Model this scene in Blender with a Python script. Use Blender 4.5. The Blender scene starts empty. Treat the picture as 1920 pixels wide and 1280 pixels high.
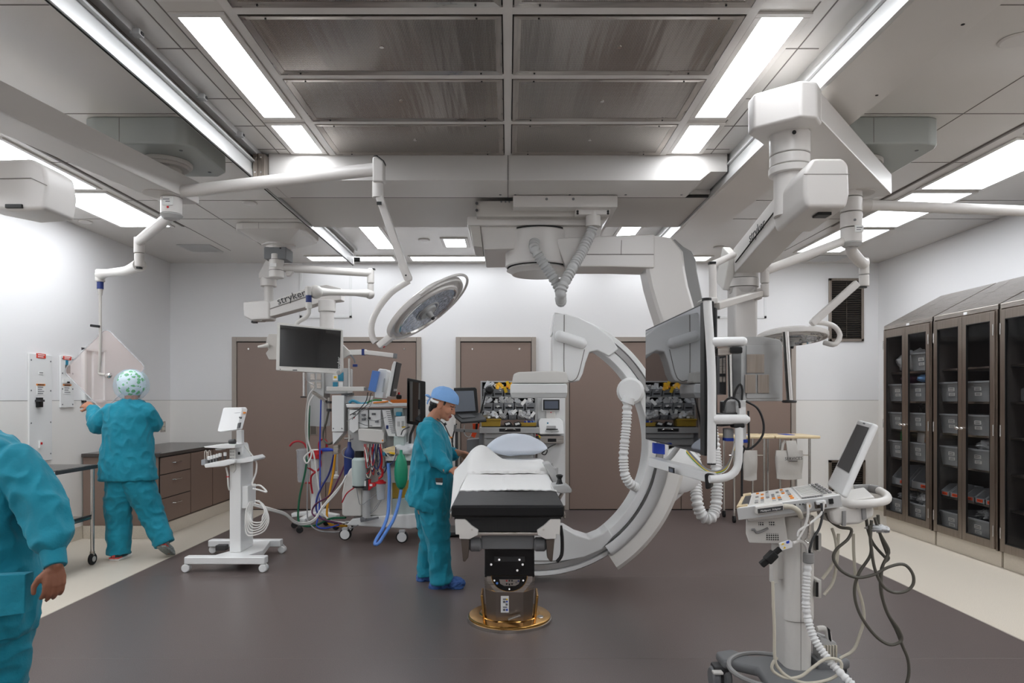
import bpy, bmesh, math, random
from mathutils import Vector, Matrix, Quaternion, noise
random.seed(7)
PI = math.pi
scene = bpy.context.scene
COL = scene.collection
V = Vector
CX, CY, F, EYE = 952.0, 748.0, 1280.0, 1.5

def U(px, py, Y):
    """point of the room seen at photo pixel (px,py) when it stands Y metres away"""
    return V(((px - CX) / F * Y, Y, EYE + (CY - py) / F * Y))
def L(n, Y):
    return n / F * Y
def lin(c):
    return c / 12.92 if c <= 0.04045 else ((c + 0.055) / 1.055) ** 2.4
def H(h):
    h = h.lstrip('#')
    return tuple(lin(int(h[i:i + 2], 16) / 255) for i in (0, 2, 4))

# ---------------------------------------------------------------- materials
MATS = {}
def mat(name, col, rough=0.5, metal=0.0, spec=0.5, bump=0.0, bscale=200.0, speck=None, emit=0.0, alpha=1.0,
        trans=0.0, coat=0.0, brushed=None, ior=1.45, sheen=0.0, vary=0.0, vscale=3.0):
    if isinstance(col, str): col = H(col)
    m = bpy.data.materials.new(name); m.use_nodes = True
    nt = m.node_tree; b = nt.nodes['Principled BSDF']
    b.inputs['Base Color'].default_value = (*col, 1)
    b.inputs['Roughness'].default_value = rough
    b.inputs['Metallic'].default_value = metal
    b.inputs['Specular IOR Level'].default_value = spec
    b.inputs['IOR'].default_value = ior
    b.inputs['Transmission Weight'].default_value = trans
    b.inputs['Alpha'].default_value = alpha
    b.inputs['Coat Weight'].default_value = coat
    b.inputs['Sheen Weight'].default_value = sheen
    if emit:
        b.inputs['Emission Color'].default_value = (*col, 1)
        b.inputs['Emission Strength'].default_value = emit
    tc = nt.nodes.new('ShaderNodeTexCoord')
    def node(t, **kw):
        n = nt.nodes.new(t)
        for k, v in kw.items(): n.inputs[k].default_value = v
        return n
    if speck:
        n = node('ShaderNodeTexNoise', Scale=speck[0], Detail=2.0)
        nt.links.new(tc.outputs['Object'], n.inputs['Vector'])
        r = nt.nodes.new('ShaderNodeValToRGB')
        lo = tuple(c * (1 - speck[1]) for c in col); hi = tuple(min(1, c * (1 + speck[1])) for c in col)
        r.color_ramp.elements[0].position = 0.38; r.color_ramp.elements[1].position = 0.62
        r.color_ramp.elements[0].color = (*lo, 1); r.color_ramp.elements[1].color = (*hi, 1)
        nt.links.new(n.outputs['Fac'], r.inputs['Fac']); nt.links.new(r.outputs['Color'], b.inputs['Base Color'])
    elif vary:
        n = node('ShaderNodeTexNoise', Scale=vscale, Detail=3.0)
        nt.links.new(tc.outputs['Object'], n.inputs['Vector'])
        r = nt.nodes.new('ShaderNodeValToRGB')
        r.color_ramp.elements[0].position = 0.3; r.color_ramp.elements[1].position = 0.7
        r.color_ramp.elements[0].color = (*[c * (1 - vary) for c in col], 1)
        r.color_ramp.elements[1].color = (*[min(1, c * (1 + vary)) for c in col], 1)
        nt.links.new(n.outputs['Fac'], r.inputs['Fac']); nt.links.new(r.outputs['Color'], b.inputs['Base Color'])
    if brushed:
        mp = nt.nodes.new('ShaderNodeMapping'); mp.inputs['Scale'].default_value = brushed
        n = node('ShaderNodeTexNoise', Scale=1.0, Detail=3.0)
        nt.links.new(tc.outputs['Object'], mp.inputs['Vector']); nt.links.new(mp.outputs['Vector'], n.inputs['Vector'])
        mr = nt.nodes.new('ShaderNodeMapRange')
        mr.inputs['To Min'].default_value = rough * 0.7; mr.inputs['To Max'].default_value = min(1, rough * 1.4)
        nt.links.new(n.outputs['Fac'], mr.inputs['Value']); nt.links.new(mr.outputs['Result'], b.inputs['Roughness'])
        if not speck:
            r = nt.nodes.new('ShaderNodeValToRGB')
            r.color_ramp.elements[0].color = (*[c * 0.82 for c in col], 1); r.color_ramp.elements[1].color = (*[min(1, c * 1.12) for c in col], 1)
            r.color_ramp.elements[0].position = 0.3; r.color_ramp.elements[1].position = 0.7
            nt.links.new(n.outputs['Fac'], r.inputs['Fac']); nt.links.new(r.outputs['Color'], b.inputs['Base Color'])
    if bump:
        n = node('ShaderNodeTexNoise', Scale=bscale, Detail=3.0)
        nt.links.new(tc.outputs['Object'], n.inputs['Vector'])
        bp = nt.nodes.new('ShaderNodeBump'); bp.inputs['Strength'].default_value = bump; bp.inputs['Distance'].default_value = 0.01
        nt.links.new(n.outputs['Fac'], bp.inputs['Height']); nt.links.new(bp.outputs['Normal'], b.inputs['Normal'])
    MATS[name] = m
    return m

def perforated(name, col, hole, scale, rough=0.3, metal=1.0, r=0.33, upright=True):
    """sheet with a regular grid of small round holes (procedural)"""
    m = mat(name, col, rough, metal)
    nt = m.node_tree; b = nt.nodes['Principled BSDF']
    tc = nt.nodes.new('ShaderNodeTexCoord')
    v = nt.nodes.new('ShaderNodeTexVoronoi'); v.inputs['Scale'].default_value = scale; v.inputs['Randomness'].default_value = 0.0; v.voronoi_dimensions = '2D'
    mp = nt.nodes.new('ShaderNodeMapping'); mp.inputs['Rotation'].default_value = (PI / 2 if upright else 0, 0, 0)
    nt.links.new(tc.outputs['Object'], mp.inputs['Vector']); nt.links.new(mp.outputs['Vector'], v.inputs['Vector'])
    rp = nt.nodes.new('ShaderNodeValToRGB'); rp.color_ramp.interpolation = 'LINEAR'
    rp.color_ramp.elements[0].position = r - 0.06; rp.color_ramp.elements[1].position = r + 0.06
    rp.color_ramp.elements[0].color = (*H(hole), 1); rp.color_ramp.elements[1].color = (*(H(col) if isinstance(col, str) else col), 1)
    nt.links.new(v.outputs['Distance'], rp.inputs['Fac']); nt.links.new(rp.outputs['Color'], b.inputs['Base Color'])
    return m

M = MATS
mat('wall_paint', '#e9e8e8', 0.55, bump=0.02, bscale=120)
mat('wall_lower', '#eae7e3', 0.4)
mat('ceiling_panel', '#d9d5d0', 0.22, spec=0.5, vary=0.03, vscale=1.0)
mat('ceiling_white', '#d6d2ce', 0.3)
mat('seam', '#77716c', 0.6)
mat('dark_seam', '#1c1a19', 0.7)
mat('floor_dark', '#615755', 0.34, speck=(260, 0.22), coat=0.0, bump=0.03, bscale=90)
mat('floor_beige', '#cfc6b8', 0.4, speck=(230, 0.13))
mat('door_brown', '#8a776d', 0.45, speck=(300, 0.04))
mat('frame_taupe', '#a49a91', 0.4)
mat('cab_brown', '#836f64', 0.45, speck=(300, 0.04))
mat('counter_top', '#4a4542', 0.25, speck=(150, 0.1))
mat('steel', '#b3aca5', 0.28, 1.0, brushed=(4, 4, 220))
mat('steel_warm', '#9a9087', 0.32, 1.0, brushed=(160, 160, 3))
mat('steel_dark', '#6f665f', 0.35, 1.0)
mat('chrome', '#d5d2cf', 0.12, 1.0)
mat('rail_metal', '#cfcfce', 0.35, 0.45)
mat('alu', '#b9b9b8', 0.3, 1.0)
mat('brass', '#c79a58', 0.22, 1.0, vary=0.15, vscale=8)
mat('white_plastic', '#d6d3ce', 0.38)
mat('white_bright', '#e3e3e2', 0.35)
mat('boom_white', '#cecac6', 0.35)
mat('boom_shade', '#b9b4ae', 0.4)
mat('grey_plastic', '#8d8c8b', 0.45)
mat('grey_light', '#b4b4b3', 0.45)
mat('grey_mid', '#6f7072', 0.5)
mat('grey_green', '#a4a8a4', 0.4)
mat('mint_grey', '#b3c0bd', 0.4)
mat('charcoal', '#3a3a3b', 0.5)
mat('black', '#111112', 0.45)
mat('black_gloss', '#060607', 0.12)
mat('black_vinyl', '#101011', 0.45, spec=0.35, bump=0.15, bscale=14)
mat('rubber', '#1b1b1c', 0.7)
mat('navy', '#1d2f6b', 0.45)
mat('blue', '#2846b4', 0.5)
mat('red', '#c41f26', 0.4)
mat('red_sign', '#d63a26', 0.5)
mat('orange', '#e0862a', 0.5)
mat('amber', '#d8741c', 0.35, trans=0.0)
mat('orange_bright', '#f0501e', 0.5)
mat('yellow', '#e8bf2a', 0.5)
mat('yellow_box', '#a98a2c', 0.45)
mat('green', '#2f8a4a', 0.5)
mat('bag_green', '#1e8f6c', 0.4, bump=0.4, bscale=30)
mat('hose_blue', '#5a86cf', 0.35)
mat('cable_white', '#dcdad6', 0.45)
mat('cable_cream', '#c8c2b2', 0.45)
mat('cable_olive', '#55524a', 0.5)
mat('cable_grey', '#8c8d8e', 0.5)
mat('cable_green', '#0f5a3c', 0.45)
mat('cable_navy', '#232f78', 0.45)
mat('cable_yellow', '#d99a1c', 0.45)
mat('cable_red', '#a81f2b', 0.45)
mat('cable_purple', '#5d2a4c', 0.45)
mat('sheet', '#e9e8e6', 0.8, bump=0.12, bscale=20)
mat('pillow', '#dfe5ef', 0.8, bump=0.12, bscale=12)
mat('teal', '#0a8096', 0.8, bump=0.6, bscale=22, vary=0.12, vscale=7, sheen=0.1)
mat('teal_light', '#2f93a6', 0.8, vary=0.1, vscale=9)
mat('cap_blue', '#7ea9dc', 0.8, bump=0.25, bscale=40)
mat('cap_sheer', '#a9c7dc', 0.7, bump=0.4, bscale=40)
mat('shoe_cover', '#3d5f9a', 0.8, bump=0.5, bscale=50)
mat('skin', '#b07a60', 0.5, vary=0.05, vscale=20)
mat('skin_dark', '#8f5f4a', 0.5, vary=0.05, vscale=20)
mat('lips', '#8f4a42', 0.45)
mat('hair', '#14100e', 0.45, bump=0.4, bscale=200)
mat('eye_dark', '#1a1210', 0.3)
mat('eye_white', '#d8d2cc', 0.3)
mat('wood', '#e2cda6', 0.4, brushed=(6, 60, 60))
mat('wood_edge', '#dcc193', 0.45)
mat('bag_cloth', '#c4c0ba', 0.8, bump=0.2, bscale=30)
mat('print_dark', '#2a2a2c', 0.6)
mat('print_grey', '#6d6d70', 0.6)
mat('label_white', '#e8e8e6', 0.6)
mat('bin_grey', '#9da0a3', 0.4)
mat('bin_clear', '#a2a5a9', 0.25, spec=0.6)
mat('plastic_bag', '#d2d4d6', 0.3, bump=0.6, bscale=45)
mat('bag_mix', '#bfc0c2', 0.35, bump=0.8, bscale=60, vary=0.5, vscale=60)
mat('bag_yellow', '#e8a91c', 0.4, bump=0.6, bscale=60, vary=0.35, vscale=70)
mat('screen', '#0b0c0e', 0.05, spec=0.8, coat=0.6)
mat('screen_grey', '#6c7179', 0.12, spec=0.6)
mat('screen_blue', '#59606e', 0.15)
mat('led_glass', '#b9c0cc', 0.1, 0.9, bump=1.0, bscale=60, vary=0.45, vscale=45)
mat('clear', '#f3ece8', 0.05, alpha=0.22)
mat('clear_can', '#c9ced4', 0.08, alpha=0.38)
mat('acrylic', '#d9c6bf', 0.06, alpha=0.26)
mat('screen_mirror', '#75777b', 0.02, 1.0)
mat('pane', '#16181a', 0.015, alpha=0.16, spec=0.8)
mat('cab_dark', '#4a4745', 0.5)
mat('lamp', '#f6faff', 0.5, emit=10.0)
mat('lamp_side', '#f6faff', 0.5, emit=6.0)
mat('lamp_slot', '#f6faff', 0.5, emit=3.0)
mat('teal_panel', '#2b7f9c', 0.4)
perforated('hepa', '#b3aca6', '#6c655f', 125, rough=0.25, metal=0.95, upright=False)
perforated('vent_mesh', '#c9c7c2', '#1c1b1a', 95, rough=0.5, metal=0.0, r=0.36)
perforated('black_mesh', '#1c1c1d', '#050505', 130, rough=0.5, metal=0.0)

nt = M['hepa'].node_tree; bs = nt.nodes['Principled BSDF']; tc = nt.nodes['Texture Coordinate']
mp = nt.nodes.new('ShaderNodeMapping'); mp.inputs['Scale'].default_value = (7, .5, 1); nz = nt.nodes.new('ShaderNodeTexNoise'); nz.inputs['Scale'].default_value = 1.0; nz.inputs['Detail'].default_value = 3
nt.links.new(tc.outputs['Object'], mp.inputs['Vector']); nt.links.new(mp.outputs['Vector'], nz.inputs['Vector'])
bp = nt.nodes.new('ShaderNodeBump'); bp.inputs['Strength'].default_value = 0.3; bp.inputs['Distance'].default_value = 0.03
nt.links.new(nz.outputs['Fac'], bp.inputs['Height']); nt.links.new(bp.outputs['Normal'], bs.inputs['Normal'])
# ---------------------------------------------------------------- mesh builder
def frame_of(d, up=V((0, 0, 1))):
    d = d.normalized()
    if abs(d.dot(up)) > 0.999: up = V((0, 1, 0))
    x = d.cross(up).normalized(); y = x.cross(d).normalized()
    return x, y, d           # side, up, along

def spline(pts, step):
    pts = [V(p) for p in pts]
    if len(pts) < 3:
        a, b = pts[0], pts[-1]; k = max(1, int((b - a).length / step))
        return [a.lerp(b, i / k) for i in range(k + 1)]
    P_ = [pts[0] * 2 - pts[1]] + pts + [pts[-1] * 2 - pts[-2]]
    out = []
    for i in range(1, len(P_) - 2):
        p0, p1, p2, p3 = P_[i - 1:i + 3]
        k = max(2, int((p2 - p1).length / step))
        for j in range(k):
            t = j / k
            out.append(0.5 * ((2 * p1) + (p2 - p0) * t + (2 * p0 - 5 * p1 + 4 * p2 - p3) * t * t + (3 * p1 - p0 - 3 * p2 + p3) * t ** 3))
    out.append(pts[-1])
    return out

class MB:
    def __init__(s, m='white_plastic'):
        s.v = []; s.f = []; s.mi = []; s.ml = []; s.m(m)
    def m(s, name):
        mm = M[name] if isinstance(name, str) else name
        if mm not in s.ml: s.ml.append(mm)
        s.c = s.ml.index(mm); return s
    def raw(s, vs, fs):
        o = len(s.v); s.v += [V(p) for p in vs]
        for f in fs: s.f.append([i + o for i in f]); s.mi.append(s.c)
        return s
    def _bm(s, bm, bev, seg):
        if bev > 0:
            es = [e for e in bm.edges if len(e.link_faces) == 2 and e.calc_face_angle(0) > 0.35]
            try: bmesh.ops.bevel(bm, geom=es, offset=bev, segments=seg, profile=0.5, affect='EDGES', clamp_overlap=True)
            except Exception: pass
        bmesh.ops.recalc_face_normals(bm, faces=bm.faces)
        bm.verts.ensure_lookup_table(); bm.verts.index_update()
        s.raw([v.co.copy() for v in bm.verts], [[v.index for v in f.verts] for f in bm.faces]); bm.free()
    def box(s, c, size, rot=None, bev=0.0, seg=2):
        bm = bmesh.new(); bmesh.ops.create_cube(bm, size=1)
        R = rot if isinstance(rot, Matrix) else (Matrix.Rotation(rot, 3, 'Z') if rot else Matrix.Identity(3))
        for v in bm.verts: v.co = V((v.co.x * size[0], v.co.y * size[1], v.co.z * size[2]))
        bm.normal_update()
        if bev > 0:
            bmesh.ops.bevel(bm, geom=bm.edges[:], offset=min(bev, min(size) * 0.45), segments=seg, profile=0.5, affect='EDGES')
        for v in bm.verts: v.co = R @ v.co + V(c)
        s._bm(bm, 0, 1); return s
    def bx(s, x0, x1, y0, y1, z0, z1, bev=0.0, seg=2):
        return s.box(((x0 + x1) / 2, (y0 + y1) / 2, (z0 + z1) / 2), (abs(x1 - x0), abs(y1 - y0), abs(z1 - z0)), None, bev, seg)
    def prism(s, pts, vec, bev=0.0, seg=2):
        bm = bmesh.new(); a = [bm.verts.new(V(p)) for p in pts]; b = [bm.verts.new(V(p) + V(vec)) for p in pts]
        n = len(a); bm.faces.new(a); bm.faces.new(b[::-1])
        for i in range(n): bm.faces.new((a[(i + 1) % n], a[i], b[i], b[(i + 1) % n]))
        bmesh.ops.recalc_face_normals(bm, faces=bm.faces)
        bm.normal_update(); s._bm(bm, bev, seg); return s
    def pp(s, poly, Y, depth, bev=0.0, seg=2):
        """outline given in photo pixels, standing in the plane at distance Y, depth metres thick"""
        return s.prism([U(x, y, Y) for x, y in poly], (0, depth, 0), bev, seg)
    def bar(s, p0, p1, w, h, up=V((0, 0, 1)), bev=0.0, ext=0.0):
        p0, p1 = V(p0), V(p1); x, y, d = frame_of(p1 - p0, up)
        p0 = p0 - d * ext; p1 = p1 + d * ext
        return s.box((p0 + p1) / 2, (w, h, (p1 - p0).length), Matrix((x, y, d)).transposed(), bev)
    def rings(s, rs, cap=True, closed=False):
        n = len(rs[0]); vs = [p for r in rs for p in r]; fs = []
        k = len(rs)
        for i in range(k if closed else k - 1):
            i2 = (i + 1) % k
            for j in range(n):
                fs.append((i * n + j, i * n + (j + 1) % n, i2 * n + (j + 1) % n, i2 * n + j))
        if cap and not closed:
            fs.append(list(range(n))[::-1]); fs.append([(k - 1) * n + j for j in range(n)])
        return s.raw(vs, fs)
    def tube(s, pts, r, n=10, step=None, smooth=True, cap=True, closed=False, el=(1, 1)):
        pts = [V(p) for p in pts]
        rr = r if isinstance(r, (list, tuple)) else None
        if smooth and len(pts) > 2:
            st = step or max(0.01, (rr[0] if rr else r) * 1.2)
            q = spline(pts, st)
            if rr:
                tot = [0]
                for a, b in zip(pts, pts[1:]): tot.append(tot[-1] + (b - a).length)
                acc = [0]
                for a, b in zip(q, q[1:]): acc.append(acc[-1] + (b - a).length)
                sc = tot[-1] / max(acc[-1], 1e-9); nr = []
                for a in acc:
                    a *= sc; i = 0
                    while i < len(tot) - 2 and tot[i + 1] < a: i += 1
                    t = min(1, max(0, (a - tot[i]) / max(1e-9, tot[i + 1] - tot[i]))); nr.append(rr[i] * (1 - t) + rr[i + 1] * t)
                rr = nr
            pts = q
        d0 = (pts[1] - pts[0]).normalized(); x, y, _ = frame_of(d0); out = []
        for i, p in enumerate(pts):
            d = (pts[min(i + 1, len(pts) - 1)] - pts[max(i - 1, 0)])
            d = d.normalized() if d.length > 1e-9 else d0
            x = (x - d * x.dot(d)); x = x.normalized() if x.length > 1e-6 else frame_of(d)[0]
            y = d.cross(x)
            ri = rr[i] if rr else r
            out.append([p + x * (math.cos(2 * PI * k / n) * ri * el[0]) + y * (math.sin(2 * PI * k / n) * ri * el[1]) for k in range(n)])
        return s.rings(out, cap, closed)
    def hose(s, pts, r, pitch=0.02, n=12, dip=0.80):
        q = spline(pts, pitch / 4)
        # even spacing
        acc = 0; ev = [q[0]]; last = q[0]
        for p in q[1:]:
            if (p - last).length >= pitch / 4: ev.append(p); last = p
        rr = [r if (i % 4) in (0, 1) else r * dip for i in range(len(ev))]
        return s.tube(ev, rr, n, smooth=False)
    def cyl(s, p0, p1, r0, r1=None, n=20, bev=0.0):
        p0, p1 = V(p0), V(p1); r1 = r0 if r1 is None else r1
        if bev > 0:
            d = (p1 - p0).normalized(); b = min(bev, (p1 - p0).length * 0.45)
            return s.tube([p0, p0 + d * b, p1 - d * b, p1], [max(1e-4, r0 - b), r0, r1, max(1e-4, r1 - b)], n, smooth=False)
        return s.tube([p0, p1], [r0, r1], n, smooth=False)
    def lathe(s, prof, o, axis=V((0, 0, 1)), n=28, sx=1.0, cap=True):
        x, y, d = frame_of(V(axis)); o = V(o)
        return s.rings([[o + d * z + x * (math.cos(2 * PI * k / n) * r * sx) + y * (math.sin(2 * PI * k / n) * r) for k in range(n)] for r, z in prof], cap)
    def ball(s, c, r, n=14, rot=None):
        r = V((r, r, r)) if not isinstance(r, (tuple, list, Vector)) else V(r); c = V(c)
        R = rot or Matrix.Identity(3); rs = []
        for i in range(1, n):
            t = PI * i / n
            rs.append([c + R @ V((math.cos(2 * PI * k / (2 * n)) * math.sin(t) * r.x, math.sin(2 * PI * k / (2 * n)) * math.sin(t) * r.y, math.cos(t) * r.z)) for k in range(2 * n)])
        o = len(s.v); s.rings(rs, cap=False)
        top = len(s.v); s.v += [c + R @ V((0, 0, r.z)), c + R @ V((0, 0, -r.z))]
        m2 = 2 * n
        for k in range(m2):
            s.f.append([top, o + k, o + (k + 1) % m2]); s.mi.append(s.c)
            b = o + (n - 2) * m2; s.f.append([top + 1, b + (k + 1) % m2, b + k]); s.mi.append(s.c)
        return s
    def mesh(s, name, angle=38, flat=False):
        me = bpy.data.meshes.new(name); me.from_pydata(s.v, [], s.f)
        for m in s.ml: me.materials.append(m)
        me.polygons.foreach_set('material_index', s.mi)
        bm = bmesh.new(); bm.from_mesh(me); bmesh.ops.recalc_face_normals(bm, faces=bm.faces); bm.to_mesh(me); bm.free()
        if not flat:
            me.polygons.foreach_set('use_smooth', [True] * len(me.polygons))
            me.set_sharp_from_angle(angle=math.radians(angle))
        me.update()
        return me
    def islands(s):
        par = list(range(len(s.v)))
        def fd(i):
            while par[i] != i: par[i] = par[par[i]]; i = par[i]
            return i
        for f in s.f:
            for i in f[1:]: par[fd(f[0])] = fd(i)
        g = {}
        for f, m in zip(s.f, s.mi): g.setdefault(fd(f[0]), []).append((f, m))
        for fl in g.values():
            ids = sorted({i for f, _ in fl for i in f}); mp = {k: n for n, k in enumerate(ids)}
            b = MB(); b.v = [s.v[i].copy() for i in ids]; b.f = [[mp[i] for i in f] for f, _ in fl]
            ms = sorted({m for _, m in fl}); b.ml = [s.ml[m] for m in ms]; b.mi = [ms.index(m) for _, m in fl]; yield b
    def build(s, name, parent=None, label=None, cat=None, group=None, kind=None, angle=38, mod=None):
        if name in SPLIT and parent is not None:
            o = None
            for b in s.islands(): o = b.build(SPLIT[name], parent, angle=angle)
            return o
        if parent is not None:
            inv = WM[parent.name].inverted(); s.v = [inv @ p for p in s.v]; o = bpy.data.objects.new(name, s.mesh(name, angle)); COL.objects.link(o)
            o.parent = parent; WM[o.name] = WM[parent.name]
        else:
            if kind == 'structure': base = V((0, 0, 0))
            else:
                xs = [p.x for p in s.v]; ys = [p.y for p in s.v]; zs = [p.z for p in s.v]
                base = V(((min(xs) + max(xs)) / 2, (min(ys) + max(ys)) / 2, min(zs)))
            s.v = [p - base for p in s.v]
            o = bpy.data.objects.new(name, s.mesh(name, angle)); COL.objects.link(o); o.location = base
            WM[o.name] = Matrix.Translation(base)
        tag(o, label, cat, group, kind)
        if angle < 60 and len(o.data.polygons) > 6:
            wn = o.modifiers.new('normals', 'WEIGHTED_NORMAL'); wn.keep_sharp = True; wn.weight = 100
        return o
WM = {}
SPLIT = {'screws': 'screw', 'outlet_plates': 'outlet_plate', 'gas_outlets': 'gas_outlet', 'locking_lugs': 'locking_lug', 'mount_plates': 'mount_plate', 'speaker_grilles': 'speaker_grille', 'grip_caps': 'grip_cap', 'sockets': 'socket', 'cup_slots': 'cup_slot', 'control_buttons': 'control_button', 'buttons': 'button', 'packets': 'packet', 'slider_keys': 'slider_key', 'ports': 'port', 'door_bolts': 'door_bolt', 'cables': 'cable', 'side_rails': 'side_rail', 'back_markings': 'back_marking', 'paper_labels': 'paper_label', 'side_outlets': 'side_outlet', 'vent_slots': 'vent_slot', 'modules': 'rack_module', 'tubing': 'draped_tube', 'knobs': 'knob'}
def tag(o, label=None, cat=None, group=None, kind=None):
    if label: o['label'] = label
    if cat: o['category'] = cat
    if group: o['group'] = group
    if cat and not kind: kind = 'thing'
    if kind: o['kind'] = kind
    return o
def thing(name, label, cat, loc=(0, 0, 0), group=None, kind=None, rotz=0.0):
    o = bpy.data.objects.new(name, None); COL.objects.link(o); o.location = loc; o.empty_display_size = 0.1; o.rotation_euler = (0, 0, rotz)
    WM[o.name] = Matrix.Translation(V(loc)) @ Matrix.Rotation(rotz, 4, 'Z')
    return tag(o, label, cat, group, kind)
def dup(root, loc, label=None, group=None, rotz=None):
    def cp(o, par):
        c = o.copy(); COL.objects.link(c)
        if par: c.parent = par
        for ch in [x for x in list(o.children) if x is not c]: cp(ch, c)
        return c
    r = cp(root, None); r.location = loc
    if rotz is not None: r.rotation_euler = (0, 0, rotz)
    if label: r['label'] = label
    if group: r['group'] = group
    WM[r.name] = Matrix.Translation(V(loc)) @ Matrix.Rotation(r.rotation_euler.z, 4, 'Z')
    return r
def text(txt, size, m, c, u, v, parent=None, name='lettering', ext=0.0004, align='CENTER', **kw):
    cu = bpy.data.curves.new('t', 'FONT'); cu.body = txt; cu.size = size; cu.extrude = ext; cu.align_x = align; cu.align_y = 'CENTER'; cu.resolution_u = 2
    t = bpy.data.objects.new('t', cu); COL.objects.link(t)
    me = bpy.data.meshes.new_from_object(t.evaluated_get(bpy.context.evaluated_depsgraph_get()))
    bpy.data.objects.remove(t); bpy.data.curves.remove(cu)
    u = V(u).normalized(); v = V(v).normalized(); w = u.cross(v)
    mx = Matrix((u, v, w)).transposed().to_4x4(); mx.translation = V(c) + w * 0.001
    b = MB(m); b.raw([mx @ p.co for p in me.vertices], [list(p.vertices) for p in me.polygons]); bpy.data.meshes.remove(me)
    return b.build(name, parent, **kw)
# ================================================================ the room
XL, XR, YB, YF, ZC = -4.587, 5.036, 9.275, -2.6, 3.348
XD = 3.2            # edge of the dark floor
HC = ZC - EYE
def st(name, b, label=None):
    return b.build(name, None, label, None, None, 'structure')
b = MB('floor_dark').bx(-XD, XD, YF, YB, -0.05, 0); floor = st('floor', b, 'dark speckled sheet floor of the operating room')
b = MB('floor_beige').bx(XL, -XD, YF, YB, -0.05, 0).bx(XD, XR, YF, YB, -0.05, 0).build('floor_border', floor)
b = MB('seam')
b.bx(-XD, XD, 5.79, 5.794, 0, 0.0006).bx(-XD, XD, 3.95, 3.953, 0, 0.0006)
b.m('frame_taupe').bx(-XD - 0.006, -XD + 0.006, YF, YB, 0, 0.0012).bx(XD - 0.006, XD + 0.006, YF, YB, 0, 0.0012)
b.build('floor_seam', floor)
def wall(name, boxes, lab):
    w = None
    b = MB('wall_paint')
    for q in boxes: b.bx(*q)
    w = st(name, b, lab); return w
ZW = 1.485
wb = wall('wall_back', [(XL, XR, YB, YB + 0.1, ZW, ZC)], 'white back wall with three brown doors')
MB('wall_lower').bx(XL, XR, YB - 0.004, YB + 0.1, 0, ZW).m('seam').bx(XL, XR, YB - 0.005, YB, ZW - 0.002, ZW + 0.002).build('wainscot', wb)
wl = wall('wall_left', [(XL - 0.1, XL, YF, YB, ZW, ZC)], 'white left wall with equipment panels')
MB('wall_lower').bx(XL - 0.1, XL + 0.004, YF, YB, 0, ZW).m('seam').bx(XL, XL + 0.005, YF, YB, ZW - 0.002, ZW + 0.002).build('wainscot', wl)
wr = wall('wall_right', [(XR, XR + 0.1, YF, YB, ZW, ZC)], 'white right wall behind the glass cabinets')
MB('wall_lower').bx(XR - 0.004, XR + 0.1, YF, YB, 0, ZW).build('wainscot', wr)
wall('wall_front', [(XL - 0.1, XR + 0.1, YF - 0.1, YF, 0, ZC)], 'white wall behind the viewer')
st('ceiling', MB('ceiling_panel').bx(XL - 0.1, XR + 0.1, YF - 0.1, YB + 0.1, ZC, ZC + 0.1), 'glossy pale grey panel ceiling')
# coved flooring at the foot of the walls
b = MB('floor_beige')
for (x0, x1) in [(XL, U(437, 0, YB).x), (U(790, 0, YB).x, U(855, 0, YB).x), (U(1005, 0, YB).x, U(1062, 0, YB).x), (U(1490, 0, YB).x, XR)]:
    b.bx(x0, x1, YB - 0.012, YB, 0, 0.13)
st('baseboard_back', b, 'beige flooring turned up at the foot of the back wall')
st('baseboard_left', MB('floor_beige').bx(XL, XL + 0.014, YF, YB, 0, 0.14), 'beige flooring turned up at the foot of the left wall')
st('baseboard_right', MB('floor_beige').bx(XR - 0.014, XR, YF, YB, 0, 0.14), 'beige flooring turned up at the foot of the right wall')

# ceiling joints
b = MB('seam'); z0 = ZC - 0.0025
for y in (3.2, 4.42, 5.33, 6.35, 7.0):
    b.bx(XL, -1.96, y - 0.003, y + 0.003, z0, ZC); b.bx(2.08, XR, y - 0.003, y + 0.003, z0, ZC)
for x in (-3.45, -2.95, 3.45, 2.95):
    b.bx(x - 0.003, x + 0.003, YF, 8.5, z0, ZC)
for x in (-3.47, 3.47): b.bx(x - 0.012, x + 0.012, YF, 7.3, z0 - 0.004, ZC)
for y in (3.05, 3.6, 4.2, 4.62, 5.05):
    b.bx(-1.86, -1.64, y - 0.003, y + 0.003, z0, ZC); b.bx(1.46, 1.64, y - 0.003, y + 0.003, z0, ZC)
for x in (-1.635, 1.455, -1.72, 1.53): b.bx(x - 0.003, x + 0.003, YF, 5.14, z0, ZC)
st('trim_1', b, 'fine joints between the ceiling panels')

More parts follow.
